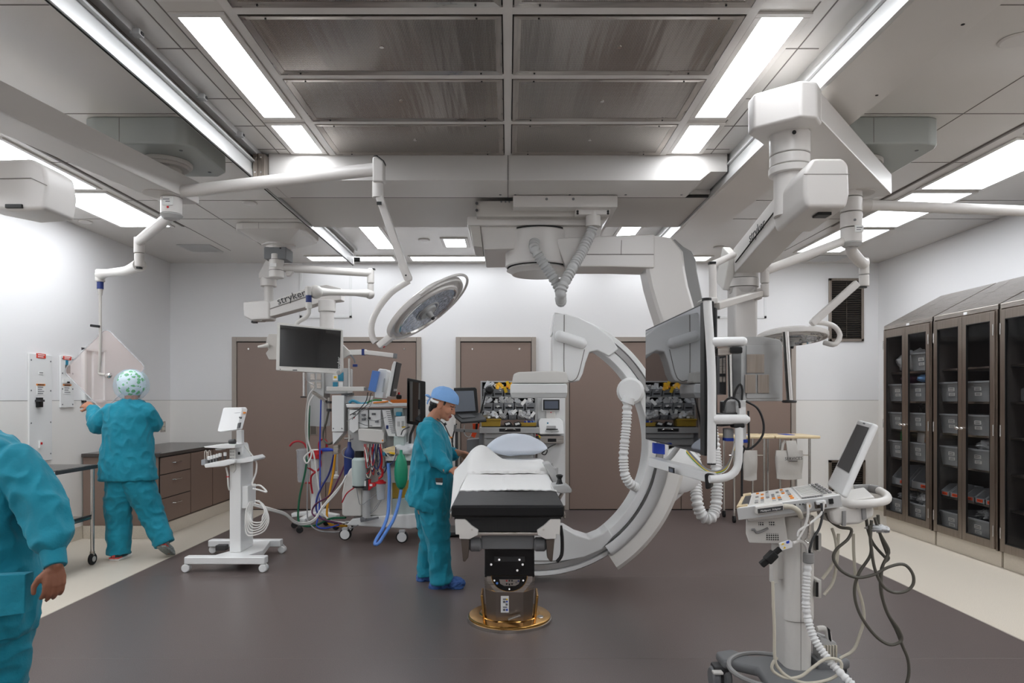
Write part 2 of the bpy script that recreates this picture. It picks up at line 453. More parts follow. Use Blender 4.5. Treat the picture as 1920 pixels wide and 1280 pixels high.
# doors ---------------------------------------------------------------
def door(n, px0, px1, leaves, lab, gap_right=None):
    x0, x1 = U(px0, 0, YB).x, U(px1, 0, YB).x; zt = EYE + L(CY - 632, YB); fw = 0.062
    root = tag(thing('door_%d' % n, lab, None, ((x0 + x1) / 2, YB, 0)), kind='structure')
    b = MB('frame_taupe')
    b.bx(x0, x0 + fw, YB - 0.05, YB, 0, zt, 0.006).bx(x1 - fw, x1, YB - 0.05, YB, 0, zt, 0.006).bx(x0 + fw, x1 - fw, YB - 0.05, YB, zt - fw, zt, 0.006)
    b.m('dark_seam').bx(x0 + fw, x1 - fw, YB - 0.018, YB - 0.0045, 0.0, zt - fw)
    b.build('door_frame', root)
    n_ = len(leaves)
    for (a, c) in leaves:
        a, c = U(a, 0, YB).x, U(c, 0, YB).x
        lf = MB('door_brown').bx(a + 0.004, c - 0.004, YB - 0.034, YB - 0.019, 0.012, zt - fw - 0.012, 0.003).build('door_leaf', root)
        MB('chrome').cyl((a + 0.16, YB - 0.034, zt - fw - 0.1), (a + 0.16, YB - 0.044, zt - fw - 0.1), 0.012).cyl((c - 0.16, YB - 0.034, zt - fw - 0.1), (c - 0.16, YB - 0.044, zt - fw - 0.1), 0.012).build('door_bolts', lf)
    return root
d1 = door(1, 437, 790, [(446, 612), (612, 781)], 'brown double door left of the nurse in the middle')
d2 = door(2, 855, 1005, [(864, 996)], 'single brown door behind the supply cart')
d3 = door(3, 1058, 1490, [(1067, 1276), (1276, 1481)], 'brown double door behind the C-shaped x-ray arm')
# flush pull on the left door leaf
hx, hz = U(588, 800, YB - 0.03).x, U(588, 806, YB - 0.03).z
hp = MB('steel_warm').bx(hx - 0.05, hx + 0.05, YB - 0.04, YB - 0.033, hz - 0.07, hz + 0.07, 0.003).m('steel_dark').bx(hx - 0.035, hx + 0.035, YB - 0.042, YB - 0.039, hz - 0.055, hz + 0.055).build('door_pull', d1)

# recessed frames on the back wall (behind the booms)
def wall_hatch(n, p, lab):
    x0, x1, y0, y1 = p; a, c = U(x0, y1, YB), U(x1, y0, YB); y = YB - 0.012
    b = MB('white_bright'); w = 0.035
    b.bx(a.x, c.x, y, YB, a.z, a.z + w, 0.003).bx(a.x, c.x, y, YB, c.z - w, c.z, 0.003).bx(a.x, a.x + w, y, YB, a.z, c.z, 0.003).bx(c.x - w, c.x, y, YB, a.z, c.z, 0.003)
    b.m('wall_paint').bx(a.x + w, c.x - w, YB - 0.005, YB, a.z + w, c.z - w)
    b.build('wall_hatch', None, lab, 'access panel', None)
wall_hatch(1, (562, 660, 485, 596), 'white square access panel on back wall behind the left ceiling boom')
wall_hatch(2, (1345, 1437, 485, 597), 'white square access panel on back wall behind the right boom column')

# ventilation grilles on the back wall
def grille(p, lab, n):
    x0, x1, y0, y1 = p; a, c = U(x0, y1, YB), U(x1, y0, YB); w = 0.035
    r = thing('ventilation_grille', lab, 'vent grille', ((a.x + c.x) / 2, YB, a.z))
    b = MB('steel_warm'); y = YB - 0.03
    b.bx(a.x, c.x, y, YB, a.z, a.z + w, 0.003).bx(a.x, c.x, y, YB, c.z - w, c.z, 0.003).bx(a.x, a.x + w, y, YB, a.z, c.z, 0.003).bx(c.x - w, c.x, y, YB, a.z, c.z, 0.003)
    b.build('grille_frame', r)
    MB('dark_seam').bx(a.x + w, c.x - w, YB - 0.008, YB - 0.0045, a.z + w, c.z - w).build('backing', r)
    b = MB('steel_dark')
    for i in range(n):
        z = a.z + w + (c.z - a.z - 2 * w) * (i + 0.5) / n
        b.box(((a.x + c.x) / 2, YB - 0.018, z), (c.x - a.x - 2 * w, 0.018, 0.006), Matrix.Rotation(0.6, 3, 'X'))
    b.bx((a.x + c.x) / 2 - 0.003, (a.x + c.x) / 2 + 0.003, YB - 0.03, YB - 0.026, a.z + w, c.z - w)
    b.build('louvre_slats', r)
grille((1553, 1618, 522, 640), 'tall steel air grille high on back wall beside the glass cabinets', 26)
grille((1553, 1621, 862, 932), 'low steel air grille on back wall behind the ultrasound screen', 14)

# light panels --------------------------------------------------------
lamp_n = [0]
def light(x0, x1, y0, y1, lab, frame=0.035, grp=None, lm='lamp'):
    r = thing('ceiling_light', lab, 'ceiling light', ((x0 + x1) / 2, (y0 + y1) / 2, ZC - 0.02), grp)
    b = MB('ceiling_white'); z = ZC - 0.012; f = frame
    b.bx(x0 - f, x1 + f, y0 - f, y0, z, ZC, 0.003).bx(x0 - f, x1 + f, y1, y1 + f, z, ZC, 0.003).bx(x0 - f, x0, y0, y1, z, ZC, 0.003).bx(x1, x1 + f, y0, y1, z, ZC, 0.003)
    b.build('light_frame', r)
    MB(lm).bx(x0, x1, y0, y1, ZC - 0.009, ZC - 0.001).build('diffuser', r)
fl, fr = (-1.588, -1.388), (1.225, 1.423)
light(*fl, 3.29, 4.455, 'long white light strip left of the steel filter panels, second nearest')
light(*fl, 4.59, 5.09, 'short white light strip left of the filters, ending at the ceiling beam')
light(*fr, 3.29, 4.455, 'long white light strip right of the steel filter panels')
light(*fr, 4.59, 5.09, 'short white light strip right of the filters, ending at the ceiling beam')
light(*fl, 2.0, 3.12, 'unseen white light strip added left of filters nearest the viewer')  # out of view, row carried on to give more light
light(*fr, 2.0, 3.12, 'unseen white light strip added right of filters nearest the viewer')  # matching strip out of view, likewise added for lighting
light(*fl, 6.75, 8.35, 'white light strip behind the ceiling beam above the left surgical light')
light(*fr, 6.75, 7.9, 'white light strip behind the ceiling beam right of the x-ray carriage')
sl, sr = (-4.12, -3.6), (3.62, 4.15)
light(*sl, 3.55, 4.72, 'wide bright light panel along left wall nearest the viewer', lm='lamp_side')
light(*sl, 4.85, 5.97, 'wide bright light panel along left wall behind the grey boom head', lm='lamp_side')
light(*sl, 6.1, 7.28, 'wide bright light panel along left wall farthest back', lm='lamp_side')
light(*sr, 3.55, 4.72, 'wide light panel along right wall nearest the viewer', lm='lamp_side')
light(*sr, 4.85, 5.97, 'wide light panel along right wall at the photo edge', lm='lamp_side')
light(*sr, 6.1, 7.28, 'wide light panel along right wall, middle of the row above the thin lamp arm', lm='lamp_side')
light(*sr, 7.42, 8.54, 'wide light panel along right wall, farthest from the viewer', lm='lamp_side')
for i, (x0, x1, lab) in enumerate([(-2.6, -1.5, 'thin light slot at back wall, leftmost, behind the surgical arm'), (-1.26, -0.12, 'thin light slot at back wall left of the x-ray disc'),
                                   (0.05, 1.15, 'thin light slot at back wall behind the x-ray carriage arm'), (1.4, 2.63, 'thin light slot at back wall, rightmost beside the curved arm')]):
    light(x0, x1, 8.82, 9.08, lab, 0.03, None, 'lamp_slot')
light(-0.74, -0.5, 7.85, 8.25, 'small square light behind beam left of x-ray carriage', 0.04)
light(-1.3, 1.3, -1.6, -1.2, 'wide fill light panel added behind the viewer')  # unseen panel added to light the room from behind the camera
light(-4.1, -3.6, 0.2, 2.4, 'unseen fill light panel added at left of the viewer')  # added fill light, out of view beside the camera
light(3.62, 4.15, 0.2, 2.4, 'unseen fill light panel added at right of the viewer')  # same added fill on the other side, also unseen

# steel filter panels
def hepa(x0, x1, y0, y1, lab):
    r = thing('ceiling_filter_panel', lab, 'air filter panel', ((x0 + x1) / 2, (y0 + y1) / 2, ZC - 0.02), 'steel air filter panels in the ceiling')
    f = 0.035; z = ZC - 0.02; b = MB('steel')
    for q in ([(x0, y0), (x1, y0), (x1 - f, y0 + f), (x0 + f, y0 + f)], [(x1, y0), (x1, y1), (x1 - f, y1 - f), (x1 - f, y0 + f)],
              [(x1, y1), (x0, y1), (x0 + f, y1 - f), (x1 - f, y1 - f)], [(x0, y1), (x0, y0), (x0 + f, y0 + f), (x0 + f, y1 - f)]):
        b.prism([(p[0], p[1], z + (0.006 if k > 1 else 0)) for k, p in enumerate(q)], (0, 0, 0.012))
    b.m('dark_seam').bx(x0 - 0.005, x1 + 0.005, y0 - 0.005, y1 + 0.005, ZC - 0.004, ZC)
    b.build('filter_frame', r)
    MB('hepa').bx(x0 + f, x1 - f, y0 + f, y1 - f, z + 0.008, z + 0.013).build('perforated_sheet', r)
    b = MB('chrome')
    for (x, y) in [(x0 + 0.12, y0 + f / 2), (x1 - 0.12, y0 + f / 2), (x0 + 0.12, y1 - f / 2), (x1 - 0.12, y1 - f / 2)]:
        b.m('black').cyl((x, y, z + 0.003), (x, y, z - 0.002), 0.005, n=8)
    b.m('chrome').cyl(((x0 + x1) / 2, (y0 + y1) / 2, z + 0.01), ((x0 + x1) / 2, (y0 + y1) / 2, z + 0.004), 0.012, n=12)
    b.build('screws', r)
rows = [(2.6, 3.19, 'at the top edge of the photo'), (3.265, 3.855, 'in the wide near row'), (3.915, 4.5, 'in the middle row'), (4.56, 5.12, 'in the far row by the beam')]
for (y0, y1, w) in rows:
    hepa(-1.285, -0.03, y0, y1, 'perforated stainless filter panel ' + w + ', left column')
    hepa(0.03, 1.135, y0, y1, 'perforated stainless filter panel ' + w + ', right column')
b = MB('ceiling_white')
for y in (2.56, 3.228, 3.885, 4.53): b.bx(-1.34, 1.19, y - 0.03, y + 0.03, ZC - 0.014, ZC, 0.003)
for x in (-1.315, 0.0, 1.165): b.bx(x - 0.024, x + 0.024, 2.5, 5.14, ZC - 0.0145, ZC, 0.003)
st('trim_2', b, 'white grid between the steel filter panels')

# rails and cross beam
r = thing('left_ceiling_rail'.replace('left_', ''), 'long bright metal ceiling rail left of the light strip', 'ceiling rail', (-1.91, 3.5, 3.146))
b = MB('ceiling_white').bx(-1.915, -1.905, YF, 8.4, 3.146, ZC); b.build('rail_cover', r)
b = MB('rail_metal')
b.bx(-1.905, -1.888, YF, 8.4, 3.146, 3.2).bx(-1.905, -1.896, YF, 8.4, 3.2, 3.255).bx(-1.905, -1.872, YF, 8.4, 3.255, 3.268).m('steel_dark').bx(-1.905, -1.897, YF, 8.4, 3.268, 3.31).m('rail_metal').bx(-1.905, -1.85, YF, 8.4, 3.31, ZC)
b.build('rail_profile', r)
MB('dark_seam').bx(-1.908, -1.902, YF, 8.4, 3.142, 3.147).build('rail_gasket', r)
for (px, py) in [(255, 64), (378, 184), (452, 254)]:
    h = 1.81; Y = F * h / (CY - py); x = (px - CX) / F * Y
    MB('grey_light').box((-1.84, Y, 3.315), (0.05, 0.05, 0.03), None, 0.005).m('charcoal').box((-1.813, Y, 3.312), (0.006, 0.02, 0.014)).build('rail_clip', r)
MB('chrome').box((-1.87, 8.3, 3.24), (0.012, 0.05, 0.2), None, 0.004).m('black').cyl((-1.88, 8.32, 3.2), (-1.8, 8.32, 3.2), 0.028).build('rail_end_stop', r)
r = thing('ceiling_rail', 'covered white ceiling beam with rail along the right light strip', 'ceiling rail', (1.86, 3.5, 3.146))
b = MB('ceiling_panel').bx(1.68, 2.06, YF, 8.4, 3.146, ZC, 0.003)
b.build('rail_cover', r)
b = MB('rail_metal').bx(1.655, 1.68, YF, 8.4, 3.146, 3.19).bx(1.668, 1.68, YF, 8.4, 3.19, 3.26).bx(1.65, 1.68, YF, 8.4, 3.26, 3.275).bx(1.672, 1.68, YF, 8.4, 3.275, ZC)
b.build('rail_profile', r)
b = MB('black')
for y in (3.0, 3.7, 4.4, 4.95): b.cyl((2.0, y, 3.146), (2.0, y, 3.144), 0.008, n=10)
b.build('screws', r)

BZ = 3.146
r = thing('ceiling_cross_beam', 'wide pale cross beam under the ceiling carrying the x-ray carriage', 'ceiling beam', (0, 5.14, BZ))
b = MB('boom_white')
b.prism([(-1.80, 5.14, ZC), (1.655, 5.14, ZC), (1.655, 5.14, BZ + 0.065), (1.53, 5.14, BZ + 0.065), (1.45, 5.14, BZ), (-1.80, 5.14, BZ)], (0, 0.44, 0), 0.004)
b.bx(-1.882, -1.80, 5.21, 5.58, BZ, ZC, .003); b.build('front_fascia', r)
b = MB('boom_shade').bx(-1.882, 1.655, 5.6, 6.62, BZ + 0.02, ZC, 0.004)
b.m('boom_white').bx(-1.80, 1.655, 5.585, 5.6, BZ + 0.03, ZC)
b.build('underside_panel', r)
b = MB('dark_seam').bx(-1.78, 1.64, 5.575, 5.6, BZ + 0.004, BZ + 0.022).bx(0.0, 0.004, 5.136, 5.14, BZ, ZC).bx(0.0, 0.004, 5.14, 5.58, BZ - 0.001, BZ).build('beam_seam', r)
b = MB('steel_warm').bx(-1.885, -1.80, 5.05, 5.2, BZ, ZC - 0.03, 0.002)
b.m('steel_dark').bx(-1.85, -1.845, 5.045, 5.05, BZ, ZC - 0.03)
b.m('chrome')
for z in (BZ + 0.03, BZ + 0.14): b.cyl((-1.825, 5.05, z), (-1.825, 5.043, z), 0.007, n=8).cyl((-1.868, 5.05, z), (-1.868, 5.043, z), 0.007, n=8)
b.build('end_bracket', r)
b = MB('grey_mid')
for x in (-0.06, 0.06, 0.5, 0.95, 1.4): b.cyl((x, 5.5, BZ), (x, 5.5, BZ - 0.003), 0.01, n=8)
b.build('screws', r)

# discs and small vents in the ceiling
def disc(px, py, lab, r=0.07):
    Y = F * HC / (CY - py); x = (px - CX) / F * Y
    MB('ceiling_white').cyl((x, Y, ZC), (x, Y, ZC - 0.012), r, r * 0.92, 24, 0.004).build('ceiling_sprinkler_cover', None, lab, 'sprinkler cover')
disc(1905, 74, 'round white sprinkler cover in the ceiling at the right edge', 0.08)
disc(468, 380, 'round white sprinkler cover left of the surgical light arm')
disc(795, 449, 'round white sprinkler cover near back wall left of the x-ray carriage')
disc(160, 415, 'round white sprinkler cover by the left wall lights')
disc(1348, 463, 'round white sprinkler cover behind the right boom')
def cvent(px, py, lab):
    Y = F * HC / (CY - py); x = (px - CX) / F * Y
    MB('grey_light').bx(x - 0.2, x + 0.2, Y - 0.2, Y + 0.2, ZC - 0.006, ZC, 0.002).build('ceiling_vent', None, lab, 'ceiling vent')
cvent(376, 465, 'square grey ceiling vent near the back left corner')
cvent(1553, 484, 'square grey ceiling vent near the back right corner')

# camera and world ------------------------------------------------------
cam = bpy.data.cameras.new('camera'); co = bpy.data.objects.new('camera', cam); COL.objects.link(co)
co.location = (0, 0, EYE); co.rotation_euler = (PI / 2, 0, 0)
cam.sensor_width = 36; cam.lens = 24; cam.shift_x = (960 - CX) / 1920; cam.shift_y = (CY - 640) / 1920
cam.clip_start = 0.05
scene.camera = co
w = bpy.data.worlds.new('world'); scene.world = w; w.use_nodes = True
w.node_tree.nodes['Background'].inputs[0].default_value = (0.9, 0.92, 1, 1); w.node_tree.nodes['Background'].inputs[1].default_value = 0.3
scene.view_settings.view_transform = 'Standard'; scene.view_settings.look = 'None'; scene.view_settings.exposure = 0.92
scene.cycles.use_denoising = True; scene.cycles.max_bounces = 8; scene.cycles.diffuse_bounces = 5; scene.cycles.transparent_max_bounces = 12
scene.cycles.caustics_reflective = False; scene.cycles.caustics_refractive = False; scene.cycles.sample_clamp_indirect = 6
# ================================================================ ceiling booms and lights
def ceiling_mount(cx, y0, y1, w, zb, lab, spindle, m='grey_green'):
    r = thing('ceiling_mount', lab, 'ceiling mount', (cx, (y0 + y1) / 2, zb))
    x0, x1 = cx - w / 2, cx + w / 2; c = 0.09
    poly = [(x0 + c, y0), (x1 - c, y0), (x1 - c * .3, y0 + c * .3), (x1, y0 + c), (x1, y1 - c), (x1 - c, y1), (x0 + c, y1), (x0, y1 - c), (x0, y0 + c), (x0 + c * .3, y0 + c * .3)]
    MB(m).prism([(x, y, zb) for x, y in poly], (0, 0, ZC - zb), 0.015, 3).build('cover', r)
    MB('seam').bx(cx - 0.1, cx - 0.097, y0 - 0.0015, y0 + 0.01, zb + 0.01, ZC - 0.01).build('cover_seam', r)
    b = MB('boom_shade'); sx, sy = spindle
    b.cyl((sx, sy, zb), (sx, sy, zb - 0.03), 0.17, 0.17, 32, 0.006).cyl((sx, sy, zb - 0.03), (sx, sy, zb - 0.05), 0.145, 0.145, 32)
    b.build('bearing_ring', r)
    b = MB('grey_mid')
    for dx, dy in [(-.25, -.22), (.25, -.22), (.25, .22), (-.25, .22)]: b.cyl((cx + dx, (y0 + y1) / 2 + dy, zb), (cx + dx, (y0 + y1) / 2 + dy, zb - 0.003), 0.012, n=10)
    b.build('screws', r)
    return r
ZB = 3.166
ceiling_mount(-2.44, 4.46, 5.13, 0.72, ZB, 'grey square ceiling mount over the left surgical light arm', (-2.40, 4.8))
ceiling_mount(2.49, 4.46, 5.13, 0.72, ZB, 'grey square ceiling mount above the right boom arm', (2.45, 4.8))

def joint_elbow(b, top, bot, r):
    b.cyl(top, bot, r, r, 20, 0.006)

# ---- left heavy boom: arm toward the viewer, spring arm head at photo edge
r = thing('boom_arm', 'thick pale boom arm from left mount with rounded end box at photo edge', 'boom arm', (-2.40, 4.8, 2.95))
a0, a1 = V((-2.37, 5.0, 3.0)), V((-2.68, 3.1, 3.0))
MB('boom_white').bar(a0, a1, 0.25, 0.16, bev=0.012).build('main_arm', r)
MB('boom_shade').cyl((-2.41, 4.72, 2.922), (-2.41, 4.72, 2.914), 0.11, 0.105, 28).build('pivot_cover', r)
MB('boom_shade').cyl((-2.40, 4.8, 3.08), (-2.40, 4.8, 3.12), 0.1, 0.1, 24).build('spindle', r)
b = MB('grey_mid')
for t in (0.02, 0.1): 
    p = a0.lerp(a1, t) + V((0.126, 0.02, 0)); b.cyl(p, p + V((0.004, 0, 0)), 0.007, n=8)
b.build('screws', r)
MB('boom_white').cyl((-2.66, 3.22, 2.92), (-2.66, 3.22, 2.62), 0.1, n=28).build('drop_post', r)
hd = MB('boom_white'); c = U(20, 345, 3.5)
hd.prism([U(-60, 300, 3.42), U(58, 296, 3.42), U(84, 312, 3.42), U(90, 350, 3.42), U(84, 392, 3.42), U(20, 396, 3.42), U(-60, 380, 3.42)], (0, 0.24, 0), 0.02, 3)
hd = hd.build('spring_arm_head', r)
MB('seam').prism([U(-60, 335, 3.417), U(58, 333, 3.417), U(88, 347, 3.417), U(88, 348.5, 3.417), U(58, 334.5, 3.417), U(-60, 336.5, 3.417)], (0, 0.002, 0)).build('head_seam', hd)
MB('black').box(U(38, 391, 3.46), (0.085, 0.1, 0.02), None, 0.003).build('cable_port', hd)
MB('boom_white').bar(U(-40, 340, 3.55), U(-420, 360, 3.75), 0.16, 0.18, bev=0.01).build('spring_arm', r)

# ---- surgical light, left
r = thing('surgical_light', 'round white surgical lamp hanging from left arm, face tilted toward the table', 'surgical light', (-2.365, 4.8, 2.8))
b = MB('boom_white')
sp = V((-2.365, 4.8, 0)); zt = 2.985
b.cyl(sp + V((0, 0, 3.0)), sp + V((0, 0, 2.93)), 0.075, n=28)
b.build('arm_hub', r)
e1 = U(708, 322, 4.41); e1.z = zt
MB('boom_white').tube([sp + V((0.05, 0, zt - .03)), e1], 0.042, 20, smooth=False).build('extension_arm', r)
b = MB('boom_white').prism([U(698, 293, 4.36), U(706, 292, 4.36), U(719, 302, 4.36), U(719, 340, 4.36), U(698, 340, 4.36)], (0, 0.085, 0), 0.012, 3)
b.cyl(U(708.5, 341, 4.41), U(708.5, 371, 4.41), 0.036, n=22)
b.m('black').prism([U(700, 292, 4.37), U(707, 291, 4.37), U(720, 301, 4.37), U(720, 305, 4.37), U(706, 295, 4.37)], (0, 0.07, 0))
b.build('elbow', r)
b = MB('boom_white'); q0, q1 = U(711, 368, 4.41), U(764, 520, 4.5)
b.bar(q0, q1, 0.05, 0.062, V((0, -1, 0)), 0.012)
b.m('boom_white').bar(U(752, 490, 4.48), U(768, 528, 4.5), 0.055, 0.06, V((0, -1, 0)), 0.02)
b.m('black').box(U(711, 381, 4.37), (0.03, 0.01, 0.02)).cyl(U(761, 516, 4.465), U(761, 516, 4.46), 0.006, n=8)
b.build('spring_arm', r)
MB('boom_white').tube([U(767, 526, 4.5), U(748, 538, 4.5), U(733, 549, 4.5), U(714, 571, 4.5), U(700, 596, 4.5), U(696, 616, 4.5), U(699, 634, 4.5), U(704, 642, 4.5)], 0.021, 16).build('yoke', r)
c = U(799, 580, 4.5); mj = V((0.788, 0.0, 0.616)); n = V((0.616 * .97, -0.13, -0.788 * .97)).normalized()
mj = (mj - n * mj.dot(n)).normalized()
def lamp_head(r, c, n, R, mj, txt=True):
    b = MB('boom_white'); n = n.normalized()
    b.lathe([(0.02, -0.055), (R * 0.55, -0.05), (R * 0.88, -0.038), (R, -0.02), (R, 0.0), (R * 0.985, 0.012), (R * 0.95, 0.012), (R * 0.93, 0.0), (R * 0.84, 0.0), (R * 0.82, 0.02), (R * 0.76, 0.024), (R * 0.74, 0.008), (0.02, 0.008)], c, n, 48)
    h = b.build('lamp_housing', r)
    MB('led_glass').lathe([(0.005, 0.012), (R * 0.72, 0.012), (R * 0.735, 0.014), (0.005, 0.0141)], c, n, 40).build('lamp_glass', r)
    MB('chrome').lathe([(R * 0.735, 0.012), (R * 0.75, 0.026), (R * 0.77, 0.024)], c, n, 40, cap=False).build('lens_ring', r)
    b = MB('grey_light').lathe([(0.004, 0.03), (R * 0.2, 0.03), (R * 0.22, 0.012), (R * 0.3, 0.012), (R * 0.3, 0.018), (R * .27, 0.02), (R * .27, 0.014)], c, n, 28)
    b.cyl(c + n * 0.02, c + n * 0.07, 0.022, 0.018, 16, 0.004).m('black').cyl(c + n * 0.07, c + n * 0.085, 0.014, 0.01, 12)
    b.build('sterile_handle', r)
    return h
lamp_head(r, c, n, 0.30, mj)
mn = n.cross(mj).normalized()
if mn.z < 0: mn = -mn
MB('boom_white').tube([c + mj * 0.31 * math.cos(t) + mn * 0.31 * math.sin(t) + mj * 0.03 for t in [k * PI / 10 - PI / 2 for k in range(11)]], 0.009, 8).build('rim_handle', r)
b = MB('boom_white').bar(c - mj * 0.27, c - mj * 0.40, 0.06, 0.045, n, 0.012); b.m('red').cyl(c - mj * 0.37 + n * 0.02, c - mj * 0.37 + n * 0.026, 0.008, n=10); b.build('yoke_joint', r)
u = mj; v = n.cross(u).normalized(); v = v if v.dot(V((0, 0, 1))) > 0 else -v
# lettering on the rim, upper side
ww = n
text('BERCHTOLD', 0.026, 'print_dark', c + v * (0.30 * 0.885) - mj * 0.02 + n * 0.004, mj, n.cross(mj), r)

# ---- lead glass shield arm, left spindle
r = thing('radiation_shield', 'tinted clear shield plate on a thin rod held by the left nurse', 'radiation shield', (-2.365, 4.8, 2.7))
b = MB('boom_white').cyl(sp + V((0, 0, 2.93)), sp + V((0, 0, 2.80)), 0.07, n=28)
b.m('grey_light').cyl(sp + V((0, 0, 2.80)), sp + V((0, 0, 2.765)), 0.075, 0.06, 28, 0.01); b.m('seam').cyl(sp + V((0, 0, 2.915)), sp + V((0, 0, 2.911)), 0.0705, n=28)
b.m('label_white').box(sp + V((0.008, -0.068, 2.875)), (0.07, 0.008, 0.06)).m('print_grey').box(sp + V((0.0, -0.0725, 2.885)), (0.045, 0.001, 0.006)).box(sp + V((0.01, -0.0725, 2.87)), (0.03, 0.001, 0.006)).m('red').cyl(sp + V((0.01, -0.07, 2.83)), sp + V((0.01, -0.073, 2.83)), 0.008, n=8)
b.build('arm_hub', r)
j1 = U(261, 452, 5.78)
MB('boom_white').tube([sp + V((-.02, .03, 2.80)), j1], 0.04, 18, smooth=False).build('extension_arm', r)
b = MB('boom_white').cyl(j1 + V((0, 0, 0.03)), j1 + V((0, 0, -0.10)), 0.042, n=20).cyl(j1 + V((0, 0, -0.105)), j1 + V((0, 0, -0.22)), 0.038, n=20, bev=0.006).m('black').cyl(j1 + V((0, 0, -0.22)), j1 + V((0, 0, -0.235)), 0.025, n=14).build('elbow', r)
k0, k1 = U(262, 497, 5.78), U(188, 515, 6.7)
MB('white_plastic').tube([k0, k0.lerp(k1, .3) + V((0, 0, -.02)), k0.lerp(k1, .8), k1], [0.055, 0.04, 0.036, 0.05], 14).build('spring_arm', r)
MB('white_plastic').cyl(k1 + V((0, 0, 0.05)), k1 + V((0, 0, -0.07)), 0.045, n=18, bev=0.01).m('navy').cyl(k1 + V((0, 0, -0.07)), k1 + V((0, 0, -0.14)), 0.03, n=16).m('boom_shade').cyl(k1 + V((0, 0, -0.14)), k1 + V((0, 0, -0.2)), 0.026, 0.018, 16).build('swivel', r)
rx = U(188, 0, 6.7).x
MB('boom_shade').tube([k1 + V((0, 0, -.19)), V((rx, 6.7, U(0, 640, 6.7).z)), V((rx - .01, 6.7, U(0, 690, 6.7).z)), U(186, 700, 6.7), U(197, 703, 6.69)], 0.013, 12, step=.02).build('hanger_rod', r)
MB('black').bar(U(170, 610, 6.68), U(187, 612, 6.68), 0.03, 0.025, bev=0.006).build('grip', r)
MB('chrome').ball(U(203, 704, 6.67), (0.035, 0.025, 0.028)).build('ball_joint', r)
c = U(196, 692, 6.72)
def rrect(c, w, h, rad, ang, y):
    out = []
    for (sx, sy, a0) in [(1, 1, 0), (-1, 1, 90), (-1, -1, 180), (1, -1, 270)]:
        for k in range(5):
            a = math.radians(a0 + k * 22.5); x = sx * (w / 2 - rad) + math.cos(a) * rad; z = sy * (h / 2 - rad) + math.sin(a) * rad
            out.append(V((c.x + x * math.cos(ang) - z * math.sin(ang), y, c.z + x * math.sin(ang) + z * math.cos(ang))))
    return out
MB('acrylic').prism(rrect(c, 0.60, 0.56, 0.06, math.radians(45), 6.72), (0, 0.008, 0)).build('clear_plate', r)
pl = rrect(c, 0.60, 0.56, 0.06, math.radians(45), 6.724)
MB('clear_can').tube(pl, 0.006, 6, smooth=False, closed=True).build('plate_edge', r)

# ---- rear left boom
ceiling_mount(-2.50, 7.12, 7.78, 0.74, 3.27, 'pale square ceiling mount at back left above the small monitor', (-2.50, 7.45), 'boom_white')
r = thing('equipment_boom', 'rear left equipment boom with sloping spring arm and service column by the anesthesia machine', 'equipment boom', (-2.5, 7.45, 2.9))
s = V((-2.5, 7.45, 0))
b = MB('boom_white'); sq = lambda w, z: [s + V((-w, -w, z)), s + V((w, -w, z)), s + V((w, w, z)), s + V((-w, w, z))]; b.rings([sq(.33, 3.275), sq(.15, 3.17)]).lathe([(0.18, 3.18), (0.18, 3.16), (0.135, 3.155), (0.135, 3.13)], s, n=32); b.build('mount_cone', r)
b = MB('grey_mid').box(s + V((0, 0, 3.07)), (0.24, 0.24, 0.13), None, 0.01).m('black').cyl(s + V((.06, -.12, 3.12)), s + V((.06, -.124, 3.12)), 0.01, n=8); b.build('brake_box', r)
b = MB('boom_white').prism([U(503, 478, 8.0), U(534, 478, 7.8), U(528, 497, 7.9), U(510, 520, 8.1), U(485, 522, 8.2), U(485, 512, 8.2)], (0, 0.2, 0), 0.01)
b.build('main_arm', r)
p = U(501, 540, 8.2)
b = MB('boom_white').cyl(V((p.x, 8.25, U(0, 519, 8.2).z)), V((p.x, 8.25, U(0, 536, 8.2).z)), 0.095, n=28, bev=.006); b.cyl(V((p.x, 8.25, U(0, 536, 8.2).z)), V((p.x, 8.25, U(0, 566, 8.2).z)), 0.055, n=24); b.build('drop_post', r)
b = MB('boom_white').pp([(455, 566), (500, 562), (505, 566), (505, 598), (470, 600), (456, 592)], 8.0, 0.25, 0.02, 3).m('boom_shade').pp([(470, 598), (496, 597), (490, 602), (474, 602)], 8.05, 0.12, .005).m('black').pp([(471, 601), (480, 601), (480, 605), (471, 605)], 8.08, 0.06).build('spring_arm_head', r)
q = MB('boom_white').pp([(505, 566), (575, 540), (612, 533), (640, 540), (640, 562), (600, 567), (575, 575), (505, 594)], 8.02, 0.18, 0.012).build('spring_arm', r)
MB('seam').prism([U(506, 578, 8.016), U(575, 555, 8.016), U(575, 557, 8.016), U(506, 580, 8.016)], (0, 0.003, 0)).build('arm_seam', q)
dxy = (U(575, 555, 8.01) - U(506, 578, 8.01)).normalized()
text('stryker', 0.12, 'print_dark', U(546, 557, 8.012), dxy, V((-dxy.z, 0, dxy.x)), q)
b = MB('boom_white').cyl(U(613, 563, 8.05), U(613, 585, 8.05), 0.1, n=28, bev=.008); b.cyl(U(613, 585, 8.05), U(613, 692, 8.05), 0.082, n=24); b.build('service_column', r)
q = MB('grey_light').pp([(575, 695), (607, 690), (607, 800), (575, 798)], 7.9, 0.3, 0.006).pp([(608, 690), (652, 690), (652, 738), (608, 738)], 7.93, 0.26, 0.006).build('service_head', r)
b = MB('steel')
for (x, y) in [(586, 706), (598, 706), (586, 722), (598, 722)]: b.pp([(x - 4, y - 6), (x + 4, y - 6), (x + 4, y + 6), (x - 4, y + 6)], 7.893, 0.007)
b.m('teal_panel').pp([(624, 716), (633, 716), (633, 727), (624, 727)], 7.925, 0.006).pp([(634, 698), (644, 698), (644, 714), (634, 714)], 7.925, 0.006)
